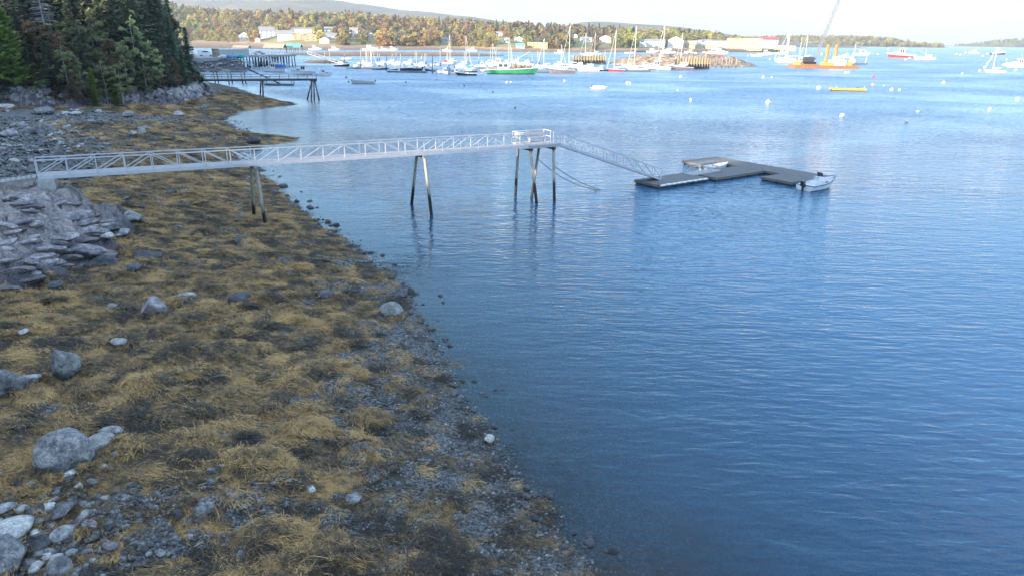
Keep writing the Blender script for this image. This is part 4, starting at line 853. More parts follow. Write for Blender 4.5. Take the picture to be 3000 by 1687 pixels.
# floating dock: five rafts chained together
dock = empty('floating_dock', tuple(DO), DA, 'grey timber floating dock with several wings beyond the gangway', 'floating dock')
def raft(x0, x1, y0, y1, n=3, z=.46, parent=None, nm='raft'):
    parent = parent or dock
    r_ = MB().box(((x0 + x1) / 2, (y0 + y1) / 2, z - .03), (x1 - x0, y1 - y0, .06)).build('deck', DOCKWOOD, parent)
    for (cx, cy, lx, ly) in (((x0 + x1) / 2, y0 + .03, x1 - x0 - .01, .07), ((x0 + x1) / 2, y1 - .03, x1 - x0 - .01, .07), (x0 + .03, (y0 + y1) / 2, .07, y1 - y0 - .16), (x1 - .03, (y0 + y1) / 2, .07, y1 - y0 - .16)):
        MB().box((cx, cy, z - .17), (lx, ly, .2)).build('skirt_board', SKIRT, r_)
    long_x = (x1 - x0) > (y1 - y0)
    for k in range(n):
        f0, f1 = (k + .06) / n, (k + .94) / n
        b = ((x0 + (x1 - x0) * f0, x0 + (x1 - x0) * f1, y0 + .1, y1 - .1) if long_x else (x0 + .1, x1 - .1, y0 + (y1 - y0) * f0, y0 + (y1 - y0) * f1))
        MB().box(((b[0] + b[1]) / 2, (b[2] + b[3]) / 2, z - .45), (b[1] - b[0], b[3] - b[2], .4)).build('float', FLOATDARK, r_)
raft(0, 8.6, 0, 3.9, 3); raft(9.2, 18.55, -.6, 3.6, 3); raft(18.6, 22.5, -7.2, 10.2, 5); raft(15.4, 18.55, 6.9, 10.2, 1); raft(14.6, 18.55, -7.2, -2.9, 2)
for x, y in ((18.3, -.45), (.15, .15), (9.28, -.4)): MB().box((x, y, .6), (.14, .14, .5)).build('corner_post', OLDWOOD, dock)
for i in range(9):
    f = MB().loft([[(x, .12 * k * math.cos(t), .12 * k * math.sin(t)) for t in [2 * math.pi * j / 8 for j in range(8)]] for x, k in ((-.42, .3), (-.36, .9), (0, 1), (.36, .9), (.42, .3))]).build('dock_fender', WHITEPAINT, None, True)
    f.location = DK(.55 + i * .9, -.1, .40 + .02 * (i % 2)); f.rotation_euler = (0, random.uniform(-.05, .05), DA); tag(f, 'white tube fender lashed along the front edge of the near dock raft', 'fender', 'white fenders of the near raft')
ramp = empty('ramp', DK(8.0, 2.1, .5), DA, 'short railed aluminium ramp bridging two rafts of the floating dock', 'ramp')
truss(ramp, (0, 0, .02), (5.3, 0, .12), 1.25, 3, .95, '/\\\\', DECKGREY, .12, .05)

# ------------------------------------------------------------------ boats
def hull_rings(L, B, F, S, tr=.8, keel=.3, rake=.12, n=12, flare=.84):
    Rg = []
    for i in range(n + 1):
        t = i / n; k = (tr + (1 - tr) * min(1, t * 2.6)) * (1 if t < .4 else max(.012, (1 - ((t - .4) / .6) ** 2.2)) ** .85); hb = B / 2 * k
        zs = F + S * t ** 2.2; xs = L * t * (1 - rake) + rake * L * t ** 3; xb = L * t * (1 - rake) ; kz = -keel * (1 - t ** 5) + .1 * F * t ** 8
        Rg.append([(xs, hb, zs), (xb + (xs - xb) * .35, hb * flare, .14 * F), (xb, hb * .12, kz), (xb, -hb * .12, kz), (xb + (xs - xb) * .35, -hb * flare, .14 * F), (xs, -hb, zs)])
    return Rg
def add_hull(root, rg, m, deckm, inset=.0, railm=None, inner=.0, x_from=0.0, x_to=1.0, name='hull'):
    b = MB(); b.loft(rg, caps=False, close=False); b.face(rg[0]); h = b.build(name, m, root, False)
    d = MB(); n = len(rg); i0, i1 = int(x_from * (n - 1)), int(x_to * (n - 1))
    rows = [[(r[0][0], r[0][1] * .93, r[0][2] - inset), (r[0][0], -r[0][1] * .93, r[0][2] - inset)] for r in rg]
    for a, c in zip(rows[:-1], rows[1:]): d.face([a[0], a[1], c[1], c[0]])
    for a, c, ra, rc in zip(rows[:-1], rows[1:], rg[:-1], rg[1:]):
        for s in (0, 1): j = 0 if s == 0 else 5; d.face([a[s], c[s], rc[j], ra[j]])
    d.build('deck', deckm, root)
    if railm is not None:
        r = MB()
        for j in (0, 5): r.path([tuple(Vector(q[j]) + Vector((0, .02 if j == 0 else -.02, -.03))) for q in rg], .05 * rg[0][0][1], 5)
        r.path([rg[0][0], rg[0][5]], .05 * rg[0][0][1], 5); r.build('rub_rail', railm, root)
    return h
def house(x0, x1, w0, w1, z0, z1, slope=.25, taper=.9):        # cabin block with raked front
    h = z1 - z0
    return [[(x0, w0 / 2, z0), (x0, w0 / 2 * taper, z1), (x0, -w0 / 2 * taper, z1), (x0, -w0 / 2, z0)], [(x1, w1 / 2, z0), (x1 - slope * h, w1 / 2 * taper, z1), (x1 - slope * h, -w1 / 2 * taper, z1), (x1, -w1 / 2, z0)]]
def window_band(root, x0, x1, w0, w1, z0, z1, slope, taper, npan=3, m=None):
    h0, h1 = .42, .86; H = z1 - z0
    for s in (1, -1):
        for k in range(npan):
            f0, f1 = (k + .1) / npan, (k + .9) / npan
            def P(f, hh):
                xe = x1 - slope * H * hh; x = x0 + .06 * (x1 - x0) + (xe - x0 - .1 * (x1 - x0)) * f; wd = (w0 + (w1 - w0) * f) / 2 * (1 + (taper - 1) * hh) + .012; return (x, s * wd, z0 + H * hh)
            MB().face([P(f0, h0), P(f1, h0), P(f1, h1), P(f0, h1)]).build('window', m or GLASS, root)
    for y0, y1 in ((-.9, -.05), (.05, .9)):
        def Q(y, hh): return (x1 - slope * H * hh + .012, y * w1 / 2 * (1 + (taper - 1) * hh), z0 + H * hh)
        MB().face([Q(y0, h0), Q(y1, h0), Q(y1, h1), Q(y0, h1)]).build('windscreen', m or GLASS, root)
# the moored motorboat at the dock
L0 = 6.0
mb = empty('motorboat', DK(13.7, -9.35, 0), DA, 'open white motorboat with black outboard moored at the far end of the floating dock', 'boat')
rg = hull_rings(L0, 2.45, .62, .55, .9, .3, .14, 14); add_hull(mb, rg, WHITEPAINT, mat('boat_liner', (.62, .62, .64), (.52, .52, .55), 3, .5), .28, GREYRAIL)
MB().box((2.7, 0, .85), (.8, .75, .95), 0, .85).build('console', WHITEPAINT, mb)
ws = MB().bar((2.95, -.4, 1.3), (2.75, -.36, 1.8), .03).bar((2.95, .4, 1.3), (2.75, .36, 1.8), .03).bar((2.75, -.36, 1.8), (2.75, .36, 1.8), .03).build('windscreen_frame', STEEL, mb)
MB().face([(2.95, -.38, 1.32), (2.95, .38, 1.32), (2.77, .34, 1.78), (2.77, -.34, 1.78)]).build('pane', GLASS, ws)
MB().path([(2.22 + .03 * math.sin(t), .18 * math.cos(t), 1.28 + .18 * math.sin(t)) for t in [2 * math.pi * i / 12 for i in range(13)]], .02, 5).build('steering_wheel', BLACKGLOSS, mb)
MB().box((1.75, 0, .62), (.45, .8, .5), 0, .95).build('helm_seat', WHITEPAINT, mb); MB().box((3.45, 0, .6), (.45, .7, .4)).build('cooler', WHITEPAINT, mb); MB().box((.35, 0, .48), (.3, 2.0, .3)).build('stern_bench', WHITEPAINT, mb)
br = [(rg[i][0][0], rg[i][0][1] * .9, rg[i][0][2] + .38 * min(1, (i - 7) / 2)) for i in range(7, 15)]
r_ = MB().path(br, .018, 5).path([(x, -y, z) for x, y, z in br], .018, 5)
for i in (1, 3, 5, 7):
    for s in (1, -1): x, y, z = br[i]; r_.bar((x, s * y, z - .4), (x, s * y, z), .025)
r_.build('bow_rail', STEEL, mb)
ob = MB().loft([[(-.30 + x, y * .2 * k, z) for x, y in ((-.25, -1), (.22, -1), (.3, 0), (.22, 1), (-.25, 1))] for z, k in ((.55, .85), (.7, 1.05), (1.0, 1.0), (1.12, .6))]).build('outboard_motor', BLACKGLOSS, mb)
MB().box((-.28, 0, .2), (.22, .14, .8), 0, 1.2).build('leg', BLACKGLOSS, ob); MB().box((-.1, 0, .52), (.3, .3, .2)).build('bracket', BLACKGLOSS, ob)
MB().face([(-.1, -.215, .85), (-.35, -.215, .85), (-.35, -.215, .93), (-.1, -.215, .93)]).build('decal', WHITEPAINT, ob)
lj = MB().box((0, 0, .1), (.5, .3, .2), .3, .8).box((.1, .25, .09), (.3, .3, .18), -.4, .7).build('life_jackets', REDP); lj.location = DK(13.7 + 3.9, -9.35 - .35, .52); lj.rotation_euler.z = DA; tag(lj, 'red life jackets lying in the bow of the white motorboat', 'life jackets')
def simple_boat(L, B, F, S, m, dm, label, loc, rz, name='skiff', inset=.2, seats=2, motor=True, rail=None, group=None, cat='boat'):
    o = empty(name, loc, rz, label, cat, group); rg = hull_rings(L, B, F, S, .86, .2, .1, 9); add_hull(o, rg, m, dm, inset, rail)
    for k in range(seats): MB().box((L * (.25 + .3 * k), 0, F - .08), (L * .07, B * .84, .05)).build('thwart', OLDWOOD, o)
    if motor: MB().box((-.18, 0, F + .1), (.36, .28, .5), 0, .8).box((-.2, 0, -.05), (.16, .1, .7)).build('outboard_motor', BLACKGLOSS, o)
    return o
simple_boat(5.2, 1.7, .5, .25, WHITEPAINT, mat('boat_liner', ()), 'small white skiff with dark outboard lying in the slip between two dock wings', DK(13.4, 4.9, 0), DA + .05)

# ------------------------------------------------------------------ second pier: dark deck on trestle legs
PZ = 5.25
pl, pr = Vector(G(592, 233, PZ)), Vector(G(928, 231, PZ)); v2 = pr - pl; A2 = math.atan2(v2.y, v2.x); L2 = math.hypot(v2.x, v2.y)
p2 = empty('timber_pier', tuple(pl), A2, 'dark timber pier with grey railings and trestle legs beyond the rock bluff', 'pier')
MB().box((L2 / 2, .9, -.05), (L2, 1.8, .1)).build('deck', OLDWOOD, p2)
for y in (.0, 1.8): MB().bar((0, y, -.32), (L2, y, -.32), .22, .42).build('side_beam', DARKWOOD, p2)
nb = 12
for y in (.08, 1.72):
    for hh, nm in ((1.05, 'top_rail'), (.55, 'mid_rail')): MB().bar((0, y, hh), (L2, y, hh), .07, .1).build(nm, OLDWOOD, p2)
    for i in range(nb + 1): MB().bar((L2 * i / nb, y, -.4), (L2 * i / nb, y, 1.08), .1).build('post', OLDWOOD, p2)
for tx, ty, bx, by in ((.76, .1, 762, 283), (.775, 1.7, 771, 284)): pile(p2, (L2 * (tx - .26), ty, -.5), G(bx, by), .19, m=PILEDARK)
for tx, ty, bx, by in ((.955, .1, 900, 293), (.96, 1.7, 912, 296), (.972, .2, 921, 295), (.985, 1.6, 935, 295)): pile(p2, (L2 * tx, ty, -.5), G(bx, by), .2, m=PILEDARK)
MB().box((L2 * .97, .9, -.6), (1.6, 2.3, .3)).build('pile_cap', DARKWOOD, p2)
# third walkway behind it, with its sloping gangway and float
QZ = 5.0
ql, qr = Vector(GY(585, 205, 250)), Vector(GY(712, 200, 243)); v3 = qr - ql; A3 = math.atan2(v3.y, v3.x); L3 = math.hypot(v3.x, v3.y)
p3 = empty('grey_pier', tuple(ql), A3, 'grey railed wooden pier standing behind the dark timber pier', 'pier')
MB().box((L3 / 2, .9, -.1), (L3, 1.8, .3)).build('deck', OLDWOOD, p3)
for y in (.05, 1.75):
    for hh, nm in ((1.05, 'top_rail'), (.5, 'mid_rail')): MB().bar((0, y, hh), (L3, y, hh), .09, .11).build(nm, OLDWOOD, p3)
    for i in range(8): MB().bar((L3 * i / 7, y, 0), (L3 * i / 7, y, 1.05), .1).build('post', OLDWOOD, p3)
for f in (.30, .62, .93):
    for y in (.15, 1.65): MB().tube((L3 * f, y, -.2), (L3 * f + .5, y, -ql.z - 1.2), .17, .19, 8).build('pile', PILE, p3, True)
g2 = empty('gangway', tuple(Vector(qr) + Vector((0, .6, .1))), 0, 'thin dark gangway sloping from the grey pier down to a small float', 'gangway')
fl = Vector(G(818, 246, .5)); e2 = fl - Vector(g2.location)
for k, s_ in enumerate((0, 1.2)): MB().bar((0, s_, 0), (e2.x, e2.y + s_, e2.z), .12, .22).build('stringer', DARKWOOD, g2)
for k in range(12): MB().bar((e2.x * k / 12, e2.y * k / 12 + .05, e2.z * k / 12 + .12), (e2.x * k / 12, e2.y * k / 12 + 1.15, e2.z * k / 12 + .12), .5, .04).build('plank', OLDWOOD, g2)
flo = empty('mooring_float', tuple(fl - Vector((0, 0, .5))), 0.03, 'low grey wooden float with corner posts behind the dark timber pier', 'float')
raft(-4.6, 4.6, -1.6, 1.6, 3, .5, flo)
for x, y in ((-4.5, 1.5), (4.5, 1.5), (4.5, -1.5), (-4.5, -1.5)): MB().box((x, y, .95), (.22, .22, 1.1)).build('corner_post', OLDWOOD, flo)
# steps down from the wood to the dark pier
s1, s0 = Vector(pl) + Vector((.2, .6, 0)), Vector(GY(532, 202, pl.y + 1)); st = empty('stairs', tuple(s0), 0, 'grey wooden stairs with handrails leading down from the wood to the dark pier', 'stairs')
dv = s1 - s0
for s_ in (0, 1.3):
    MB().bar((0, s_, -.15), (dv.x, dv.y + s_, dv.z - .15), .08, .28).build('stringer', OLDWOOD, st); MB().bar((0, s_, .95), (dv.x, dv.y + s_, dv.z + .95), .08, .1).build('handrail', OLDWOOD, st)
    for k in range(4): f = k / 3; MB().bar((dv.x * f, dv.y * f + s_, dv.z * f - .1), (dv.x * f, dv.y * f + s_, dv.z * f + .95), .09).build('post', OLDWOOD, st)
for k in range(12): f = (k + .5) / 12; MB().box((dv.x * f, dv.y * f + .65, dv.z * f), (.3, 1.3, .05)).build('step', OLDWOOD, st)
# ------------------------------------------------------------------ far shore, hills, bars: terrain in world metres
def pang(x): a, b, _ = ray(x, 120); return math.atan2(a, b)
def prad(x, y, z=0): p = G(x, y, z); return math.hypot(p[0], p[1])
WL = [(-300, 142), (0, 142), (560, 142), (700, 143.5), (850, 147.5), (1000, 148), (1200, 147.5), (1350, 148), (1500, 152.5), (1700, 154), (1850, 154), (2000, 153), (2150, 153), (2290, 153)]
MT = [(-300, 118), (0, 119), (560, 122), (700, 127), (850, 133), (1000, 136), (1200, 137), (1350, 139), (1500, 146), (1700, 149.5), (1850, 150.5), (2000, 150), (2150, 150.5), (2290, 150.5)]
RG = [(-300, -40), (0, -30), (300, -10), (491, 6), (575, 19), (708, 30), (795, 30), (857, 30), (920, 36), (1044, 34), (1174, 48), (1260, 50), (1466, 62), (1528, 65), (1586, 70), (1722, 73), (1828, 80), (1896, 84), (1986, 82), (2025, 88), (2083, 94), (2126, 100), (2180, 112), (2290, 126)]
WA = np.array([pang(x) for x, y in WL]); WRr = np.array([prad(x, y) for x, y in WL])
MA = np.array([pang(x) for x, y in MT]); MR = np.maximum(np.array([prad(x, y, 2.6) for x, y in MT]), WRr + 18)
RA = np.array([pang(x) for x, y in RG]); RR_ = np.interp(RA, MA, MR) + 420
RH = np.array([CAM_H + GY(x, y, 100)[2] * 0 + (GY(x, y, r * math.cos(a))[2] - CAM_H) - 13 for (x, y), a, r in zip(RG, RA, RR_)])
def h_far(X, Y):
    X = np.asarray(X, float); Y = np.asarray(Y, float); a = np.arctan2(X, Y); r = np.hypot(X, Y)
    rw, rm, rr2, rh = np.interp(a, WA, WRr), np.interp(a, MA, MR), np.interp(a, RA, RR_), np.interp(a, RA, RH)
    r = r + 8 * pn(X / 30, Y / 30, 201) * 0.6
    mud = 2.6 * np.clip((r - rw) / (rm - rw), -1, 1) + 0.25 * pn(X / 12, Y / 12, 202)
    up = np.clip((r - rm) / (rr2 - rm), 0, 1)
    h = mud + 1.6 * sst(r, rm, rm + 6) + (np.maximum(rh, 5) - 4.2) * (0.35 * up + 0.65 * sst(up, 0.05, 1)) * (1 + .05 * pn(X / 60, Y / 60, 203))
    h = np.where(r > rr2, h - (r - rr2) * .03, h)
    return np.where(a > WA[-1] + .002, -3, h)
ta = np.linspace(pang(-250), WA[-1] + .004, 420); tr = np.concatenate([np.linspace(0, 1, 70)[:-1], np.linspace(1, 2.2, 14)])
TA, TR = np.meshgrid(ta, tr); r0 = np.interp(TA, WA, WRr) - 25; r1 = np.interp(TA, RA, RR_) + 20
RRm = r0 + (r1 - r0) * TR; FX, FY = np.sin(TA) * RRm, np.cos(TA) * RRm; FH = h_far(FX, FY); FH[:, -1] = np.minimum(FH[:, -1], -1.5)
fi = np.arange(TA.size).reshape(TA.shape); fq = np.stack([fi[:-1, :-1], fi[:-1, 1:], fi[1:, 1:], fi[1:, :-1]], -1).reshape(-1, 4)
def land_material(name, low, mid, high, z0, z1):
    m = bpy.data.materials.new(name); m.use_nodes = True; t = m.node_tree; p = t.nodes['Principled BSDF']
    g = N(t, 'ShaderNodeNewGeometry'); s = N(t, 'ShaderNodeSeparateXYZ'); t.links.new(g.outputs['Position'], s.inputs[0])
    n = N(t, 'ShaderNodeTexNoise'); n.inputs['Scale'].default_value = 0.12; n.inputs['Detail'].default_value = 8; n.inputs['Roughness'].default_value = .7; t.links.new(g.outputs['Position'], n.inputs['Vector'])
    a = N(t, 'ShaderNodeMath', operation='MULTIPLY_ADD'); a.inputs[1].default_value = (z1 - z0) * .8; t.links.new(n.outputs['Fac'], a.inputs[0]); t.links.new(s.outputs['Z'], a.inputs[2])
    mr = N(t, 'ShaderNodeMapRange'); mr.inputs[1].default_value = z0 + (z1 - z0) * .4; mr.inputs[2].default_value = z1 + (z1 - z0) * .4; t.links.new(a.outputs[0], mr.inputs[0])
    r = N(t, 'ShaderNodeValToRGB'); e = r.color_ramp.elements; e[0].color = (*low, 1); e[1].color = (*high, 1); k = e.new(.5); k.color = (*mid, 1); t.links.new(mr.outputs[0], r.inputs[0])
    x = N(t, 'ShaderNodeMixRGB', blend_type='MULTIPLY'); x.inputs[0].default_value = .6; r2 = N(t, 'ShaderNodeValToRGB'); r2.color_ramp.elements[0].position = .35; r2.color_ramp.elements[1].position = .65; r2.color_ramp.elements[0].color = (.45, .45, .45, 1)
    t.links.new(n.outputs['Fac'], r2.inputs[0]); t.links.new(r.outputs[0], x.inputs[1]); t.links.new(r2.outputs[0], x.inputs[2]); t.links.new(x.outputs[0], p.inputs['Base Color']); p.inputs['Roughness'].default_value = .9; return m
MUDLAND = land_material('mudflat_and_grass', (0.15, 0.09, 0.05), (0.34, 0.22, 0.13), (0.24, 0.21, 0.08), 0.3, 5.5)
tag(link('far_shore', np_mesh('far_shore', np.stack([FX.ravel(), FY.ravel(), FH.ravel()], 1), fq, MUDLAND, True)), kind='structure')
def on_far(x, y):
    a, b, c = ray(x, y); L = math.hypot(a, b); t = np.linspace(500, 2200, 1800) / L; z = CAM_H + c * t; h = h_far(a * t, b * t); i = np.argmax(h > z)
    if not h[i] > z[i]: i = len(t) - 1
    return (a * t[i], b * t[i], float(h[i]))
def ridge(name, pts, Y0, Y1, m, drop=0.0, amp=3.0, nn=70):        # a hill whose skyline passes through the given places; rounded front and back
    xs = np.array([GY(x, y, Y0)[0] for x, y in pts]); zs = np.array([GY(x, y, Y0)[2] for x, y in pts])
    U_, V_ = np.meshgrid(np.linspace(0, 1, nn * 3), np.linspace(-1, 1, nn)); Xr = xs[0] + (xs[-1] - xs[0]) * U_; zr = np.interp(Xr, xs, zs)
    prof = np.cos(V_ * math.pi / 2) ** 0.8; Yr = Y0 + np.where(V_ < 0, V_ * (Y0 - Y1), -V_ * (Y1 - Y0) * 1.0)
    Zr = (zr + drop) * prof - drop + amp * fbm(Xr / 160, Yr / 160, 220, 4) * prof * np.minimum(1, zr / 30)
    i_ = np.arange(U_.size).reshape(U_.shape); q_ = np.stack([i_[:-1, :-1], i_[:-1, 1:], i_[1:, 1:], i_[1:, :-1]], -1).reshape(-1, 4)
    o = link(name, np_mesh(name, np.stack([Xr.ravel(), Yr.ravel(), Zr.ravel()], 1), q_, m, True)); tag(o, kind='structure'); return o
HILLM = mat('wooded_hillside', (0.16, 0.13, 0.09), (0.07, 0.08, 0.05), 0.012, 0.95, detail=10, mid=(.36, .66), coord='Object')
ridge('hill', [(-900, 40), (-200, -60), (200, -70), (520, -22), (700, -8), (789, 3), (857, 16), (1000, 30), (1200, 60), (1500, 100), (1700, 125)], 4300, 2500, HILLM, 2, 9)
ridge('hill', [(600, 110), (780, 22), (857, 12), (900, 4), (926, 2), (985, 4), (1034, 11), (1128, 24), (1190, 36), (1260, 40), (1380, 52), (1466, 66), (1640, 88), (1900, 125)], 3700, 2200, HILLM, 2, 6)
ridge('hill', [(1420, 110), (1560, 86), (1663, 75), (1700, 69), (1731, 67), (1809, 70), (1896, 77), (1950, 81), (2000, 90), (2100, 108), (2200, 122)], 3100, 2000, HILLM, 2, 4)
WOODM = mat('far_wood', (0.13, 0.125, 0.055), (0.05, 0.06, 0.032), 0.05, 0.95, detail=8)
head = ridge('headland', [(2020, 122), (2090, 111), (2150, 107), (2300, 104.5), (2400, 104), (2520, 105), (2600, 111), (2640, 129), (2690, 138)], 2950, 2650, MUDLAND, 1.5, 1)
isl = ridge('island', [(2790, 138), (2840, 131), (2880, 122), (2940, 115), (3000, 111), (3150, 106), (3400, 112), (3600, 135)], 4100, 3800, MUDLAND, 1.5, 1)
def bar(name, x0, x1, yf, yb, h, m, rough=.4):                     # low bank showing above the water
    a, b = Vector(G(x0, yf)), Vector(G(x1, yf)); c = (Vector(G((x0 + x1) / 2, yb)) - Vector(G((x0 + x1) / 2, yf))).length * .5
    ax = (b - a); Lx = ax.length / 2; ax.normalize(); ay = Vector((-ax.y, ax.x, 0)); mid_ = (a + b) / 2 + ay * c
    U_, V_ = np.meshgrid(np.linspace(-1.06, 1.06, 150), np.linspace(-1.2, 1.2, 40)); wx = mid_.x + ax.x * U_ * Lx + ay.x * V_ * c; wy = mid_.y + ax.y * U_ * Lx + ay.y * V_ * c
    e = 1 - (np.abs(U_) ** 4 + V_ ** 2); Z = h * np.clip(e, -1, 1) * (1 + rough * fbm(wx / 6, wy / 6, 230, 4)) + .05 * pn(wx / 2, wy / 2, 3)
    i_ = np.arange(U_.size).reshape(U_.shape); q_ = np.stack([i_[:-1, :-1], i_[:-1, 1:], i_[1:, 1:], i_[1:, :-1]], -1).reshape(-1, 4)
    o = link(name, np_mesh(name, np.stack([wx.ravel(), wy.ravel(), Z.ravel()], 1), q_, m, True)); tag(o, kind='structure'); return o
BARM = land_material('weedy_bank', (0.06, 0.042, 0.025), (0.17, 0.10, 0.05), (0.24, 0.15, 0.085), 0, 1.4)
bar('mud_bank', 880, 1540, 166, 157, 1.7, BARM); bar('mud_bank', 900, 1032, 187, 181, 1.3, BARM)
STONEBANK = rock_mat('breakwater_stone', (0.11, 0.08, 0.055), (0.40, 0.30, 0.20), (0.22, 0.155, 0.10), 0.35)
brk = bar('breakwater', 1882, 2278, 197, 187, 6.4, STONEBANK, .22)
chunks = [stone_mesh('breakwater_stone', 820 + i, 1, STONEBANK, 1, .7, False) for i in range(6)]
bc = np.empty(len(brk.data.vertices) * 3, np.float32); brk.data.vertices.foreach_get('co', bc); bc = bc.reshape(-1, 3); bc = bc[bc[:, 2] > .2]
for k, i_ in enumerate(RNG.integers(0, len(bc), 240)):
    ro = random.uniform(.6, 1.4); o = link('breakwater_stone', chunks[k % 6], brk); o.location = bc[i_]; o.scale = (ro, ro, ro * .8); o.rotation_euler = (0, 0, random.uniform(0, 6))

# ------------------------------------------------------------------ far trees
def far_mat(n, a, b): return leaf_mat(n, a, b, .3)
FM = dict(yellow=far_mat('yellow_leaves', (.52, .45, .15), (.36, .32, .12)), gold=far_mat('gold_leaves', (.52, .37, .14), (.35, .26, .10)), orange=far_mat('orange_leaves', (.48, .28, .12), (.33, .20, .09)), red=far_mat('red_leaves', (.38, .20, .14), (.25, .14, .10)),
          olive=far_mat('olive_leaves', (.36, .34, .16), (.22, .215, .11)), bare=far_mat('bare_twigs', (.34, .27, .22), (.21, .17, .135)), green=far_mat('dark_needles', (.15, .17, .11), (.085, .10, .07)), lime=far_mat('lime_leaves', (.42, .44, .12), (.27, .29, .09)))
FSRC = {}
def far_crown(col, i):
    if (col, i) not in FSRC:
        s = 2000 + len(FSRC) * 11
        FSRC[col, i] = ((conifer_crown(s, 15, 3.6 + .6 * i, FM[col], .06, .7, 1.0, .2, .05), trunk_mesh(s, 14, .2, BARK, 0)) if col == 'green' else
                        (leafy_crown(s, 13, 5.4 + .5 * i, FM[col], .16, 24, 20, 1.1), trunk_mesh(s, 11, .26, WHITEBARK if i == 0 else BARK, 4, .3, 2)))
    return FSRC[col, i]
LBL = dict(yellow='yellow-leaved', gold='golden-leaved', orange='orange-leaved', red='dull red', olive='olive green', bare='greyish half-bare', green='dark green conifer', lime='bright lime-green')
def far_tree(col, x, y, z, h, label=None, group=None):
    i = random.randrange(3); c, t = far_crown(col, i); kind = 'conifer' if col == 'green' else 'autumn_tree'
    o = empty(kind, (x, y, z - .3), random.uniform(0, 6.28), label or 'dark green conifer in the wood behind the far village' if col == 'green' and not label else label or '%s tree in the wood along the far shore' % LBL[col], 'tree', group or '%s trees along the far shore' % LBL[col])
    k = h / 14; o.scale = (k * random.uniform(.9, 1.2), k * random.uniform(.9, 1.2), k); link('crown', c, o); link('trunk', t, o); return o
def wood_colour(x, up):
    if x < 640: w_ = dict(olive=3, green=.8, yellow=2.2, lime=1, gold=.6, bare=.8, orange=.4)
    elif x < 1080: w_ = dict(olive=2.4, green=.8, yellow=2.0, gold=1.2, orange=.6, red=.9, bare=1)
    elif x < 1460: w_ = dict(gold=2.2, orange=1.6, olive=1.8, yellow=1, green=.7, bare=.9, red=.5)
    elif x < 1800: w_ = dict(green=1.3, olive=2.4, bare=1.4, red=1.1, gold=.7, orange=.4)
    else: w_ = dict(yellow=2.0, lime=1.4, olive=2.2, green=.7, orange=.4, bare=.5)
    if up > .55: w_['green'] *= 2.0; w_['bare'] = w_.get('bare', .3) * 1.6
    ks = list(w_); return random.choices(ks, [w_[k] for k in ks])[0]
HOUSE_CLEAR = []
cand = []
for k in range(2600):
    x = random.uniform(420, 2190); a = pang(x); up = random.random() ** 1.25; rm, r2 = np.interp(a, MA, MR), np.interp(a, RA, RR_)
    r = rm + 8 + (r2 - rm) * up * 1.02; cand.append((up, x, a, r))
def house_blocked(x, r): return any(abs(x - hx) < hw and r < hr + 14 for hx, hw, hr in HOUSE_CLEAR)
# ------------------------------------------------------------------ houses of the far village
ROOFG = mat('grey_shingle_roof', (.30, .28, .28), (.20, .19, .19), 1.5, .85); ROOFT = mat('tan_shingle_roof', (.42, .33, .24), (.30, .23, .17), 1.5, .85); ROOFR = mat('red_metal_roof', (.55, .06, .07), (.45, .05, .06), 1, .5); ROOFGREEN = mat('teal_metal_roof', (.12, .42, .36), (.10, .34, .30), 1, .5)
WALLW = mat('white_clapboard', (.78, .76, .72), (.66, .64, .60), .8, .7, stretch=(1, 1, 8)); WALLT = mat('tan_shingle_wall', (.50, .38, .24), (.38, .28, .18), 1, .8); WALLB = mat('grey_blue_clapboard', (.48, .53, .60), (.38, .43, .50), .8, .7); WALLY = mat('yellow_board_wall', (.62, .48, .20), (.50, .38, .16), 1, .8); WALLG = mat('grey_board_wall', (.45, .44, .43), (.34, .33, .33), 1, .8)
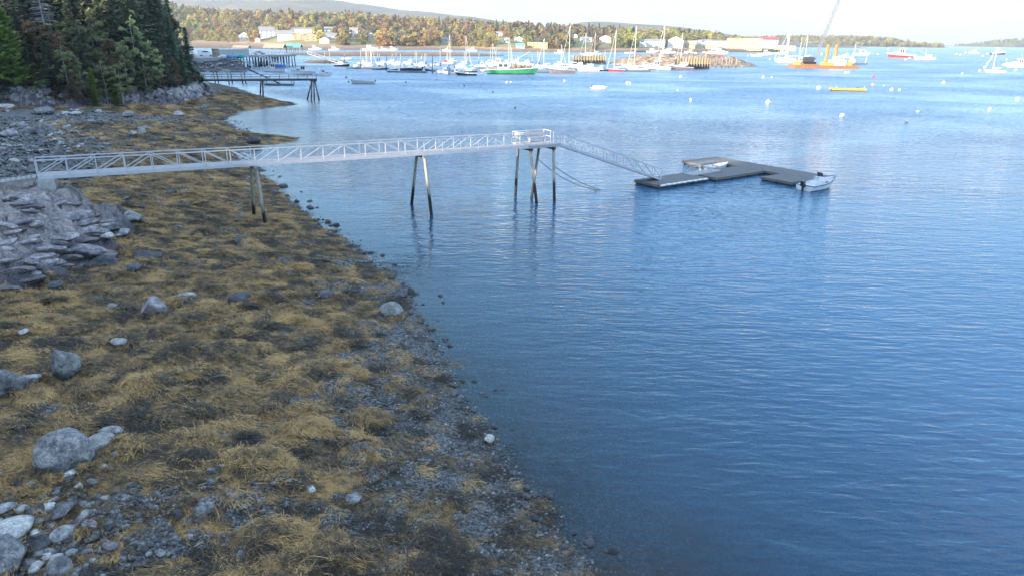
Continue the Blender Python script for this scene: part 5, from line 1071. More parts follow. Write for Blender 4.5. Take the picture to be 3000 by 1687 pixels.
def building(x0, x1, yt, yb, wall, roof, label, name='house', place=None, gable='side', depth=None, wins=3, floors=None, chimney=False, roofh=.38, rz=None, piles=0, flat=False, cat='house', group=None):
    xc = (x0 + x1) / 2; p = place or on_far(xc, yb); D = math.hypot(p[0], p[1]); W = (x1 - x0) * D / FPX; Ht = (yb - yt) * D / FPX; dp = depth or W * .8
    a = math.atan2(p[0], p[1]); o = empty(name, (p[0] + math.sin(a) * dp / 2, p[1] + math.cos(a) * dp / 2, p[2]), -a if rz is None else rz, label, cat, group)
    HOUSE_CLEAR.append((xc, (x1 - x0) / 2 + 6, D))
    hw = Ht * (1 if flat else 1 - roofh); hr = Ht - hw
    MB().box((0, 0, hw / 2 - 1), (W, dp, hw + 2)).build('wall', wall, o)
    if flat: MB().box((0, 0, hw + .1), (W * 1.03, dp * 1.03, .25)).build('roof', roof, o)
    elif gable == 'front':                                       # ridge runs away from us, triangle faces us
        MB().face([(-W / 2, -dp / 2 - .001, hw), (W / 2, -dp / 2 - .001, hw), (0, -dp / 2 - .001, hw + hr * .93)]).face([(-W / 2, dp / 2, hw), (W / 2, dp / 2, hw), (0, dp / 2, hw + hr * .93)]).build('gable', wall, o)
        b = MB(); e = .35; t_ = .22
        for s in (-1, 1): b.loft([[(0, y, hw + hr), (s * (W / 2 + e), y, hw - e * hr / (W / 2)), (s * (W / 2 + e), y, hw - e * hr / (W / 2) - t_), (0, y, hw + hr - t_)] for y in (-dp / 2 - e, dp / 2 + e)])
        b.build('roof', roof, o)
    else:
        MB().prism([(-W / 2, -dp / 2), (W / 2, -dp / 2), (W / 2, dp / 2), (-W / 2, dp / 2)], hw, hw + .05)
        b = MB(); e = .35; t_ = .22
        for s in (-1, 1): b.loft([[(x, 0, hw + hr), (x, s * (dp / 2 + e), hw - e * hr / (dp / 2)), (x, s * (dp / 2 + e), hw - e * hr / (dp / 2) - t_), (x, 0, hw + hr - t_)] for x in (-W / 2 - e, W / 2 + e)])
        b.build('roof', roof, o)
        MB().face([(-W / 2 - .001, -dp / 2, hw), (-W / 2 - .001, dp / 2, hw), (-W / 2 - .001, 0, hw + hr * .93)]).face([(W / 2 + .001, -dp / 2, hw), (W / 2 + .001, dp / 2, hw), (W / 2 + .001, 0, hw + hr * .93)]).build('gable', wall, o)
    fl_ = floors or max(1, int(hw / 2.9))
    for f in range(fl_):
        for k in range(wins):
            cx, cz = -W / 2 + W * (k + .5) / wins, hw * (f + .55) / fl_; ww, wh = min(1.1, W / wins * .5), min(1.5, hw / fl_ * .5)
            wn = MB().box((cx, -dp / 2 - .03, cz), (ww, .08, wh)).build('window', GLASS, o); MB().box((cx, -dp / 2 - .05, cz + wh / 2 + .06), (ww + .2, .1, .12)).build('frame', WHITEPAINT, wn)
            cxs = -dp / 2 + dp * (k + .5) / wins
            if abs(p[0]) > 60 and k < 2: MB().box((-math.copysign(W / 2 + .03, p[0]), cxs, cz), (.08, ww, wh)).build('window', GLASS, o)
    if chimney: MB().box((W * .2, 0, hw + hr), (.8, .8, 1.8)).build('chimney', mat('brick_red', (.35, .14, .10), (.25, .10, .07), 2, .9), o)
    for k in range(piles):
        for yy in (-dp / 2 + .3, 0): MB().tube((-W / 2 + W * (k + .5) / piles, yy, 0), (-W / 2 + W * (k + .5) / piles, yy, -p[2] - .5), .22, .22, 6).build('pile', PILE, o)
    return o
B_ = building
B_(703, 729, 98, 119, WALLW, ROOFG, 'white house with a steep front gable at the far left of the village', gable='front', wins=2)
B_(765, 812, 84, 111, WALLB, ROOFG, 'pale blue-white house with two wings behind the little white shed', gable='side', wins=4, chimney=True)
B_(748, 761, 112, 124, WALLW, ROOFG, 'tiny white gabled shed on a small pier at the left of the village', 'shed', gable='front', wins=1, cat='shed')
B_(817, 857, 94, 120, WALLW, ROOFG, 'big white two-storey house in the middle of the left village', gable='side', wins=4)
B_(860, 891, 98, 118, WALLT, ROOFT, 'left one of two tan gabled houses by the mud', gable='front', wins=2)
B_(894, 926, 98, 122, WALLT, ROOFT, 'right one of two tan gabled houses by the mud', gable='front', wins=2)
B_(857, 918, 83, 99, WALLW, ROOFG, 'long grey-roofed house up behind the two tan gabled houses', wins=5)
B_(952, 975, 82, 99, WALLW, ROOFG, 'tall narrow white house among trees above the grey-blue house', wins=2)
B_(938, 963, 111, 128, WALLW, ROOFG, 'white gabled boathouse at the edge of the mudflat', 'boathouse', gable='front', wins=1, cat='boathouse')
B_(950, 985, 100, 116, WALLB, ROOFG, 'grey-blue low house behind the white gabled boathouse', wins=3)
B_(1076, 1096, 97, 113, WALLG, ROOFG, 'grey gabled house beside the big orange tree', gable='front', wins=2)
B_(1026, 1048, 85, 108, WALLW, ROOFG, 'white house half hidden by trees left of the grey gabled house', wins=2)
B_(1289, 1312, 112, 125, WALLG, ROOFG, 'low grey house half hidden by trees above the marina pilings', wins=2)
B_(1473, 1492, 111, 128, WALLG, ROOFG, 'grey gabled cottage just left of the tallest white mast row', gable='front', wins=2)
B_(1454, 1471, 95, 109, WALLW, ROOFG, 'white roofed house up in the dark trees', wins=2)
B_(1508, 1532, 109, 124, WALLW, ROOFG, 'white house among red trees above the yellow shed', gable='front', wins=2)
B_(1547, 1602, 127, 141, WALLY, ROOFG, 'long yellow shed on piles at the water edge', 'shed', wins=5, piles=6, cat='shed', flat=True)
B_(1512, 1536, 130, 144, WALLG, ROOFGREEN, 'small shed with a teal roof left of the long yellow shed', 'shed', wins=2, cat='shed')
B_(1678, 1691, 101, 112, WALLB, ROOFG, 'little pale blue house among dark trees', gable='front', wins=1)
B_(1700, 1733, 111, 125, WALLW, ROOFG, 'white house with a low roof behind two sailboat masts', wins=3)
B_(1757, 1789, 106, 125, WALLW, ROOFG, 'white gabled house left of the lime-green trees', gable='front', wins=2)
B_(1875, 1944, 118, 139, WALLW, ROOFG, 'long white shed at the left end of the right village', 'boat_shed', wins=5, cat='boat shed', roofh=.3)
B_(1957, 1998, 111, 141, WALLW, ROOFG, 'tall white gabled house with a grey roof beside the tallest mast', gable='front', wins=3, floors=2)
B_(2003, 2034, 123, 142, WALLT, ROOFT, 'tan shingled wharf house with a low gable', wins=3)
B_(2034, 2142, 119, 137, WALLW, ROOFG, 'very long low white building above the wharf', 'warehouse', wins=8, cat='warehouse', roofh=.25)
B_(2060, 2100, 134, 147, WALLT, ROOFT, 'small tan cabin on the wharf below the very long white building', 'cabin', wins=3, cat='cabin')
B_(2133, 2224, 118, 146, WALLT, ROOFT, 'large tan wharf building with broad pale roofs', 'wharf_building', wins=7, cat='wharf building', roofh=.55)
B_(2229, 2273, 115, 142, WALLW, ROOFR, 'white box-shaped building with a bright red roof', 'boathouse', wins=2, cat='boathouse', roofh=.25, floors=1)
# village wharf: planked deck on rows of piles
wv = empty('village_wharf', G(2090, 154), 0, 'long brown timber wharf on piles in front of the right village', 'wharf')
wa, wb = Vector(G(1860, 154)), Vector(G(2330, 154)); wo_ = Vector(wv.location)
for a_, b_, nm in (((wa - wo_), (wb - wo_), 'deck'),): MB().bar(a_ + Vector((0, 6, 3.6)), b_ + Vector((0, 6, 3.6)), 12, .4).build(nm, mat('wharf_planks', (.36, .25, .15), (.22, .15, .09), 1, .9), wv)
for k in range(62):
    p = (wa - wo_).lerp(wb - wo_, (k + .5) / 62); MB().tube(p + Vector((0, .2, 3.9)), p + Vector((0, .2, -1)), .32, .32, 6).build('pile', PILE, wv)
B_(2272, 2324, 139, 149, WALLY, ROOFT, 'low tan shed at the outer end of the village wharf', 'shed', place=(*G(2298, 154)[:2], 3.8), wins=4, cat='shed', depth=8)

# plant the far wood, leaving the house fronts open
cand.sort(key=lambda c: c[0]); nind, rest = 0, []
for up, x, a, r in cand:
    if house_blocked(x, r): continue
    X_, Y_ = math.sin(a) * r, math.cos(a) * r; z = float(h_far(np.array([X_]), np.array([Y_]))[0]); c = wood_colour(x, up); hh = random.uniform(9, 17) * (.7 if up < .06 else 1)
    if c == 'green': hh *= .95
    if nind < 285: far_tree(c, X_, Y_, z, hh); nind += 1
    else: rest.append((X_, Y_, z, hh, c))
for (x, y, h_, c, lb) in ((1130, 137, 24, 'orange', 'biggest orange tree with pale trunks on the far shore'), (1200, 137, 20, 'gold', 'round golden tree just right of the biggest orange tree'), (1245, 137, 21, 'gold', 'second round golden tree right of the biggest orange tree'), (745, 121, 20, 'gold', 'big golden tree between the first white house and the blue-white house'), (1855, 140, 20, 'lime', 'wide lime-green tree left of the long white shed'), (1060, 118, 22, 'bare', 'tall pale-trunked bare tree behind the grey gabled house')):
    far_tree(c, *on_far(x, y), h_, lb, 'tall trees at the far shore')
kinds = list(FM); fs = []
for c in kinds:
    for i in range(2):
        cr_, t_ = far_crown(c, i); bm = bmesh.new(); bm.from_mesh(cr_); n0 = len(bm.faces); bm.from_mesh(t_); bm.faces.ensure_lookup_table()
        for f in bm.faces[n0:]: f.material_index = 1
        m_ = bpy.data.meshes.new('far_wood_tree'); bm.to_mesh(m_); bm.free(); m_.materials.append(FM[c]); m_.materials.append(BARK); fs.append(loose('far_wood_tree', m_))
A_ = np.array([[q_[0], q_[1], q_[2] - .3, q_[3] / 14, kinds.index(q_[4]) * 2 + random.randrange(2)] for q_ in rest])
scatter('far_wood', A_[:, :3], np.stack([0 * A_[:, 0], 0 * A_[:, 0], RNG.uniform(0, 6.28, len(A_))], 1), np.stack([A_[:, 3] * 1.05, A_[:, 3] * 1.05, A_[:, 3]], 1), RNG.random(len(A_)), A_[:, 4].astype(int), fs, FM['olive'], 'autumn wood covering the slope behind the far village')
# woods of the headland and the island
def wood_on(name, o, ymin, n, lo, hi, label, cols):
    me_ = o.data; co = np.empty(len(me_.vertices) * 3, np.float32); me_.vertices.foreach_get('co', co); co = co.reshape(-1, 3); co = co[(co[:, 2] > ymin) & (co[:, 1] <= np.median(co[:, 1]) + 60)]
    P = co[RNG.integers(0, len(co), n)] + RNG.normal(0, 14, (n, 3)) * np.array([1, 1, 0]); k = RNG.uniform(lo, hi, n)
    va = np.array([kinds.index(random.choice(cols)) * 2 + random.randrange(2) for _ in range(n)])
    scatter(name, P - np.array([0, 0, 1.0]), np.stack([0 * k, 0 * k, RNG.uniform(0, 6.28, n)], 1), np.stack([k * 1.3, k * 1.3, k], 1), RNG.random(n), va, fs, FM['olive'], label)
for o_ in (head, isl): 
    o_.data.vertices.foreach_get('co', (cc := np.empty(len(o_.data.vertices) * 3, np.float32))); cc = cc.reshape(-1, 3); cc[:, 2] = np.where(cc[:, 2] > 2, np.maximum(2, cc[:, 2] - 14 * sst(cc[:, 2], 2, 14)), cc[:, 2]); o_.data.vertices.foreach_set('co', cc.ravel()); o_.data.update()
wood_on('headland_wood', head, 1.5, 1700, .8, 1.2, 'low wood on the long headland at the harbour mouth', ['olive', 'olive', 'green', 'gold', 'yellow'])
wood_on('island_wood', isl, 1.5, 1300, .7, 1.1, 'low wood on the island at the right edge', ['olive', 'green', 'olive'])
# hedge-like brush along the far bank
P = []
for k in range(420):
    x = random.uniform(560, 1800); a = pang(x); r = np.interp(a, MA, MR) + random.uniform(2, 12); X_, Y_ = math.sin(a) * r, math.cos(a) * r
    if not house_blocked(x, r - 6): P.append((X_, Y_, float(h_far(np.array([X_]), np.array([Y_]))[0])))
P = np.array(P); k = RNG.uniform(.2, .42, len(P)); va = np.array([kinds.index(random.choice(['orange', 'gold', 'olive', 'lime', 'bare'])) * 2 for _ in P])
scatter('bank_brush', P, np.stack([0 * k, 0 * k, RNG.uniform(0, 6, len(P))], 1), np.stack([k * 1.6, k * 1.6, k], 1), RNG.random(len(P)), va, fs, FM['orange'], 'orange and olive brush along the bank above the mudflat')
# ------------------------------------------------------------------ wharf ground on the left: pavement, wall, riprap, wharf on dense piles
PAVE = mat('grey_pavement', (.30, .30, .31), (.22, .22, .23), .5, .9)
wz = 5.6
lot = MB().prism([(-215, 345), (-150, 324), (-128, 329), (-134, 358), (-152, 402), (-170, 440), (-215, 430)], -2, wz).build('wharf_ground', PAVE); tag(lot, kind='structure')
cw = empty('concrete_wall', (0, 0, 0), 0, 'long pale concrete wall standing on the wharf yard behind the riprap', 'wall')
q0, q1 = Vector(GY(643, 168, 335)), Vector(GY(730, 166, 352)); q0.z = q1.z = wz
for k in range(7): MB().bar(q0.lerp(q1, k / 7 + .004) + Vector((0, 0, 1.7)), q0.lerp(q1, (k + 1) / 7 - .004) + Vector((0, 0, 1.7)), .5, 3.4).build('wall_panel', CONCRETE, cw)
q2 = Vector(GY(622, 167, 333)); q2.z = wz
MB().bar(q2 + Vector((0, .3, 1.9)), q0 + Vector((-.1, .3, 1.9)), .6, 3.8).build('stone_end', STONEBANK, cw)
RIP = [stone_mesh('riprap_stone', 860 + i, 1, ROCK_PINK, 1, .75, False) for i in range(6)]
rip = empty('riprap_bank', (-137, 323, 0), 0, 'sloping bank of loose grey and pink riprap stones below the concrete wall', 'riprap')
MB().loft([[(-26, -6, -1.5), (18, -4, -1.5), (15, 6, 5.2), (-26, 6, 5.2)], [(-26, 7, -1.5), (18, 7, -1.5), (15, 7, 5.2), (-26, 7, 5.2)]]).build('core', ROCK_DARK, rip)
for k in range(150):
    u, v_ = random.uniform(-26, 17), random.random(); ro = random.uniform(.5, 1.1); o = link('riprap_stone', RIP[k % 6], rip)
    o.location = (u, -5.2 + u * .07 + v_ * 11, -.4 + v_ * 5.8); o.scale = (ro, ro, ro * .85); o.rotation_euler = (random.uniform(-.4, .4), random.uniform(-.4, .4), k)
TUBM = [mat('blue_plastic', (.06, .22, .55), (.05, .17, .45), 3, .5), mat('teal_plastic', (.05, .45, .40), (.04, .36, .32), 3, .5), mat('pale_plastic', (.6, .66, .72), (.5, .55, .6), 3, .5)]
for i, (x, c, sz_, lb) in enumerate(((655, 2, 1.3, 'pale grey covered heap at the foot of the concrete wall, leftmost'), (672, 0, 1.2, 'dark blue tub on the quay edge right of the pale grey heap'), (689, 0, 1.0, 'bright blue tub on the quay edge left of the teal crates'), (707, 1, 1.7, 'teal crates stacked at the right end of the quay edge'), (642, 2, .8, 'small pale tub at the left end of the concrete wall'))):
    p = GY(x, 174, 329 + i * 1.2); t_ = MB().loft([[(r * math.cos(a), r * .8 * math.sin(a), z) for a in [2 * math.pi * j / 10 for j in range(10)]] for r, z in ((sz_ * .8, 0), (sz_, sz_ * .9), (sz_ * .85, sz_ * 1.1), (.1, sz_ * 1.15))]).build('fish_tub', TUBM[c], None, True); t_.location = (p[0], p[1], wz - .2); tag(t_, lb, 'tub')
def vehicle(x, y, Yd, z, L, H, m, label, kind='car', rz=0):
    p = GY(x, y, Yd); o = empty(kind, (p[0], p[1], z), rz, label, kind.split('_')[-1]); W = 1.9
    prof = [(-L / 2, .35), (L / 2, .35), (L / 2, .85), (L * .30, .98), (L * .16, H), (-L * .34, H), (-L * .47, .95), (-L / 2, .9)] if kind == 'parked_car' else [(-L / 2, .4), (L / 2, .4), (L / 2, 1.1), (L * .36, 1.2), (L * .28, H * .95), (L * .1, H), (L * .08, H * 1.15), (-L / 2, H * 1.15)]
    MB().loft([[(x_, y_, z_) for x_, z_ in prof] for y_ in (-W / 2, W / 2)]).build('body', m, o)
    MB().box((L * .0, 0, H * .84), (L * .36, W + .03, H * .2)).build('window', GLASS, o)
    for sx in (-.3, .3):
        for sy in (-1, 1): MB().tube((L * sx, sy * W * .42, .34), (L * sx, sy * W * .5, .34), .34, .34, 12).build('wheel', BLACKGLOSS, o)
    return o
vehicle(758, 150, 372, wz + .4, 5.2, 1.7, mat('slate_paint', (.12, .15, .25), (.10, .13, .22), 3, .3), 'dark blue-grey car parked on the wharf deck', 'parked_car'); vehicle(603, 147, 350, wz, 7.5, 2.4, WHITEPAINT, 'white truck parked on the yard left of the concrete wall', 'parked_truck'); vehicle(633, 143, 362, wz, 5, 1.8, TUBM[2], 'pale blue van parked just behind the concrete wall', 'parked_van')
wf = empty('wharf', (0, 0, 0), 0, 'tall wharf on a dense forest of black piles left of the marina', 'wharf')
w0, w1 = Vector(GY(728, 160, 362)), Vector(GY(868, 163, 388)); w0.z = w1.z = 5.9; wd_v = (w1 - w0); wn_ = Vector((-wd_v.y, wd_v.x, 0)).normalized()
MB().loft([[tuple(e), tuple(e + wn_ * 16), tuple(e + wn_ * 16 - Vector((0, 0, .9))), tuple(e - Vector((0, 0, .9)))] for e in (w0, w1)]).build('deck', OLDWOOD, wf)
for row in range(4):
    for k in range(17):
        b = w0.lerp(w1, (k + .5) / 17) + wn_ * (.5 + row * 4.4); MB().tube(b - Vector((0, 0, .8)), b + Vector((random.uniform(-.6, .6), random.uniform(-.4, .4), -7.4)), .24, .26, 6).build('pile', PILEDARK, wf)
for k in range(16): b = w0.lerp(w1, k / 15); MB().bar(b, b + Vector((0, 0, 1.1)), .12).build('post', OLDWOOD, wf)
MB().bar(w0 + Vector((0, 0, 1.1)), w1 + Vector((0, 0, 1.1)), .12).build('rail', OLDWOOD, wf)
for a, b, lb in (((758, 165), (842, 199), 'long grey gangway slanting down right across the front of the black piles'), ((706, 174), (752, 203), 'grey gangway slanting down from the quay edge by the teal crates'), ((900, 157), (1012, 192), 'white gangway slanting down from the wharf to the first marina floats')):
    e = Vector(G(b[0], b[1], .6)); s_ = Vector(GY(a[0], a[1], e.y - (2 if a[0] < 890 else 0))); g_ = empty('gangway', tuple(s_), 0, lb, 'gangway'); d_ = e - s_; sd_ = Vector((-d_.y, d_.x, 0)).normalized() * 1.4
    if sd_.y < 0: sd_ = -sd_
    truss(g_, (0, 0, 0), tuple(d_), 1.4, 10, 1.1, '/', OLDWOOD, .3, .09, tuple(sd_), braces=False)
def pavilion(x0, x1, yt, yb, Yd, roof, label):
    p = GY((x0 + x1) / 2, yb, Yd); W = (x1 - x0) * Yd / FPX; Ht = (yb - yt) * Yd / FPX; o = empty('pavilion', p, 0, label, 'pavilion')
    for s in (-1, 1): MB().loft([[(x, 0, Ht), (x * 1.0, s * W * .35, Ht * .45), (x, s * W * .35, Ht * .45 - .15), (x, 0, Ht - .15)] for x in (-W / 2, W / 2)]).build('roof', roof, o)
    for x in (-.45, -.15, .15, .45):
        for y in (-.3, .3): MB().bar((W * x, W * y, -2.2), (W * x, W * y, Ht * .5), .2).build('post', OLDWOOD, o)
    return o
pavilion(779, 835, 131, 149, 420, ROOFT, 'open shed with a tan gable roof behind the wharf'); pavilion(843, 883, 131, 146, 425, ROOFGREEN, 'open shed with a white and teal roof right of the tan one'); pavilion(687, 731, 135, 144, 450, ROOFT, 'low tan roofed shelter behind the concrete wall')

# ------------------------------------------------------------------ the fleet
PAINT = dict(white=WHITEPAINT, navy=mat('navy_hull', (.02, .03, .10), (.015, .022, .08), 3, .25), black=mat('black_hull', (.015, .016, .02), (.025, .025, .03), 3, .3), green=mat('dark_green_hull', (.015, .075, .05), (.012, .06, .04), 3, .25), grey=mat('grey_hull', (.12, .13, .16), (.10, .11, .14), 3, .3),
 aqua=mat('aqua_hull', (.50, .68, .68), (.42, .60, .60), 3, .3), pale=mat('pale_grey_hull', (.52, .55, .56), (.45, .48, .49), 3, .3), red=mat('red_hull', (.5, .04, .05), (.4, .03, .04), 3, .3), kelly=mat('bright_green_hull', (.03, .27, .12), (.025, .21, .09), 1.2, .45), cream=mat('cream_hull', (.62, .56, .45), (.52, .46, .36), 3, .5), rust=mat('rusty_steel', (.30, .13, .06), (.18, .085, .045), 1, .8), yellow=mat('yellow_paint', (.70, .45, .05), (.55, .34, .04), 2, .5), buff=mat('buff_deck', (.60, .58, .53), (.52, .50, .46), 3, .6), wood=mat('varnished_wood', (.32, .17, .07), (.24, .12, .05), 3, .4))
BOTTOM = mat('bottom_paint', (.28, .05, .04), (.2, .04, .03), 3, .6)
def cached(key, fn, parent):                                    # meshes shared between boats of one kind
    if key not in FLEET: FLEET[key] = fn
    return FLEET[key]
FLEET = {}
def boat(style, hullc, x, y, wpx, label, bow=-1, turn=0.0, extra=(), name=None, group=None, Y=None, z=0.0):
    p = Vector(G(x, y)); Ds = p.length; L = wpx * Ds / FPX / max(.3, abs(math.cos(turn))); rz = (0 if bow > 0 else math.pi) + turn * bow
    o = empty(name or dict(lobster='lobster_boat', cruiser='motor_cruiser', sail='sailboat', skiff='skiff', covered='covered_boat', dragger='fishing_vessel')[style], (p.x, p.y, 0), rz, label, 'sailboat' if style == 'sail' else 'boat', group)
    B = min(L * .34, 4.6); F = .078 * L if hullc == 'kelly' else .11 * L if style != 'sail' else .085 * L; S = F * .55; H = PAINT[hullc]
    r = hull_rings(L, B, F, S, .5 if style == 'sail' else .85, .05 * L, .2 if style == 'sail' else .13, 8); r = [[(q[0] - L / 2, q[1], q[2]) for q in g] for g in r]
    add_hull(o, r, H, PAINT['buff'], .06 if style in ('sail', 'dragger') else F * .45 if style in ('skiff', 'lobster') else .1, None)
    r2 = MB()
    for j in (0, 5): r2.path([(q[j][0], q[j][1] * 1.004, q[j][2] + .01) for q in r], .012 * L * .5, 4)
    r2.build('gunwale', PAINT['white'] if hullc != 'white' else PAINT['wood'] if style == 'sail' else PAINT['pale'], o)
    bt = MB()
    for s in (1, -1): bt.path([(q[1][0], q[1][1] * 1.01, .03) for q in r], .012 * L, 4) if s == 1 else bt.path([(q[1][0], -q[1][1] * 1.01, .03) for q in r], .012 * L, 4)
    bt.build('boot_stripe', BOTTOM if hullc in ('white', 'grey', 'pale', 'red') else PAINT['black'], o)
    def cab(x0, x1, w0, w1, z0, z1, slope, nm='cabin', win=True, m=None, n=2, taper=.88):
        c = MB().loft(house(x0, x1, w0, w1, z0, z1, slope, taper)).build(nm, m or PAINT['white'], o)
        if win: window_band(c, x0, x1, w0, w1, z0, z1, slope, taper, n)
        return c
    zd = F * 1.02
    if style == 'lobster':
        cab(L * .02, L * .30, B * .62, B * .42, zd, zd + .095 * L, .5, 'trunk_cabin', n=2); c = cab(-L * .10, L * .12, B * .74, B * .66, zd - F * .3, zd + .20 * L, .25, 'wheelhouse', n=2)
        MB().box((-L * .04, 0, zd + .205 * L), (L * .30, B * .80, .08)).build('roof', PAINT['white'], o); MB().bar((-L * .02, 0, zd + .2 * L), (-L * .04, 0, zd + .42 * L), .07).bar((-L * .03, -.5, zd + .32 * L), (-L * .03, .5, zd + .32 * L), .05).build('mast', PAINT['pale'], o)
        MB().bar((-L * .38, 0, F * .6), (-L * .38, 0, F * .6 + .01), .1); MB().box((-L * .30, 0, F * .75), (L * .10, B * .4, F * .5)).build('engine_box', PAINT['buff'], o)
    elif style == 'cruiser':
        cab(-L * .12, L * .30, B * .74, B * .45, zd, zd + .085 * L, .7, 'trunk_cabin', n=3); cab(-L * .22, L * .10, B * .70, B * .62, zd + .06 * L, zd + .19 * L, .55, 'deckhouse', n=3); MB().box((-L * .10, 0, zd + .195 * L), (L * .30, B * .68, .07)).build('roof', PAINT['white'], o)
        MB().bar((-L * .12, 0, zd + .19 * L), (-L * .15, 0, zd + .33 * L), .06).build('mast', PAINT['white'], o)
        pr = MB(); pts = [(q[0][0], q[0][1] * .9, q[0][2] + .055 * L) for q in r[5:]]; pr.path(pts, .03, 4).path([(a, -b, c) for a, b, c in pts], .03, 4)
        for q in pts[::1]: pr.bar((q[0], q[1], q[2] - .055 * L), q, .04).bar((q[0], -q[1], q[2] - .055 * L), (q[0], -q[1], q[2]), .04)
        pr.build('bow_rail', STEEL, o)
    elif style == 'sail':
        cab(-L * .12, L * .20, B * .55, B * .34, zd, zd + .05 * L, .8, 'cabin', n=3); MB().box((-L * .30, 0, zd + .03), (L * .22, B * .42, .1)).build('cockpit', PAINT['buff'], o)
        mh = 1.25 * L
        for k_, v_ in extra:
            if k_ == 'mast': mh = v_ * Ds / FPX
        MB().tube((L * .10, 0, zd), (L * .10, 0, zd + mh), .011 * L + .02, .007 * L + .02, 8).build('mast', PAINT['white'], o)
        MB().tube((L * .09, 0, zd + .11 * L), (-L * .30, 0, zd + .12 * L), .06, .06, 6).build('boom', PAINT['white'], o)
        MB().tube((L * .08, 0, zd + .135 * L), (-L * .29, 0, zd + .14 * L), .15, .11, 6).build('furled_sail', BLUETARP if ('blue', 1) in extra else PAINT['buff'], o)
        MB().tube((L * .49, 0, F + S), (L * .105, 0, zd + mh * .97), .075, .05, 5).build('furled_jib', PAINT['white'], o)
        rg_ = MB().bar((-L * .49, 0, F), (L * .095, 0, zd + mh * .99), .03)
        for s in (-1, 1): rg_.bar((L * .09, s * B * .46, F), (L * .098, 0, zd + mh * .96), .03).bar((L * .09, 0, zd + mh * .6), (L * .09, s * B * .22, zd + mh * .6), .04)
        rg_.build('rigging', STEEL, o)
        if ('mizzen', 1) in extra: MB().tube((-L * .30, 0, zd), (-L * .30, 0, zd + mh * .72), .12, .08, 6).build('mizzen_mast', PAINT['white'], o)
    elif style == 'skiff':
        for k in (-.22, .08): MB().box((L * k, 0, F * .85), (L * .07, B * .8, .05)).build('thwart', PAINT['wood'], o)
        MB().box((-L * .52, 0, F * 1.1), (.35, .3, .55)).build('outboard_motor', BLACKGLOSS, o)
        if ('screen', 1) in extra: MB().face([(L * .05, -B * .3, F), (L * .05, B * .3, F), (-L * .02, B * .26, F + .45), (-L * .02, -B * .26, F + .45)]).build('windscreen', GLASS, o)
        if ('cover', 1) in extra: MB().loft([[(L * k, B * .42 * c, F), (L * k, 0, F + .5 * c + .05), (L * k, -B * .42 * c, F)] for k, c in ((-.42, .9), (0, 1), (.30, .7))]).build('cover', PAINT['white'], o)
    elif style == 'covered':
        MB().loft([[(L * k, B * .48 * c, F * .9), (L * k, B * .40 * c, F + .10 * L * c), (L * k, -B * .40 * c, F + .10 * L * c), (L * k, -B * .48 * c, F * .9)] for k, c in ((-.48, .95), (-.2, 1.0), (.2, .9), (.40, .4))]).build('canvas_cover', mat('pale_blue_tarp', (.55, .64, .70), (.45, .54, .62), 2, .8), o)
    elif style == 'dragger':
        cab(-L * .30, -L * .08, B * .7, B * .6, zd, zd + .12 * L, .1, 'wheelhouse', n=2); MB().box((-L * .2, 0, zd + .13 * L), (L * .26, B * .75, .12)).build('roof', PAINT['white'], o)
        MB().tube((-L * .04, 0, zd), (-L * .04, 0, zd + .38 * L), .14, .09, 6).build('mast', PAINT['cream'], o); MB().tube((-L * .04, 0, zd + .12 * L), (L * .32, 0, zd + .34 * L), .09, .07, 6).build('boom', PAINT['cream'], o)
        MB().bar((-L * .04, 0, zd + .37 * L), (L * .47, 0, F + S), .04).build('stay', STEEL, o)
    for k_, v_ in extra:
        if k_ == 'canvas': MB().box((-L * .28, 0, F + .10 * L), (L * .36, B * .8, .12 * L), 0, .85).build('canvas_canopy', v_, o)
        if k_ == 'tower':
            MB().bar((-L * .1, 0, zd + .2 * L), (-L * .1, 0, zd + .42 * L), .6, .9).build('tower', PAINT['white'], o)
    return o
T = TUBM
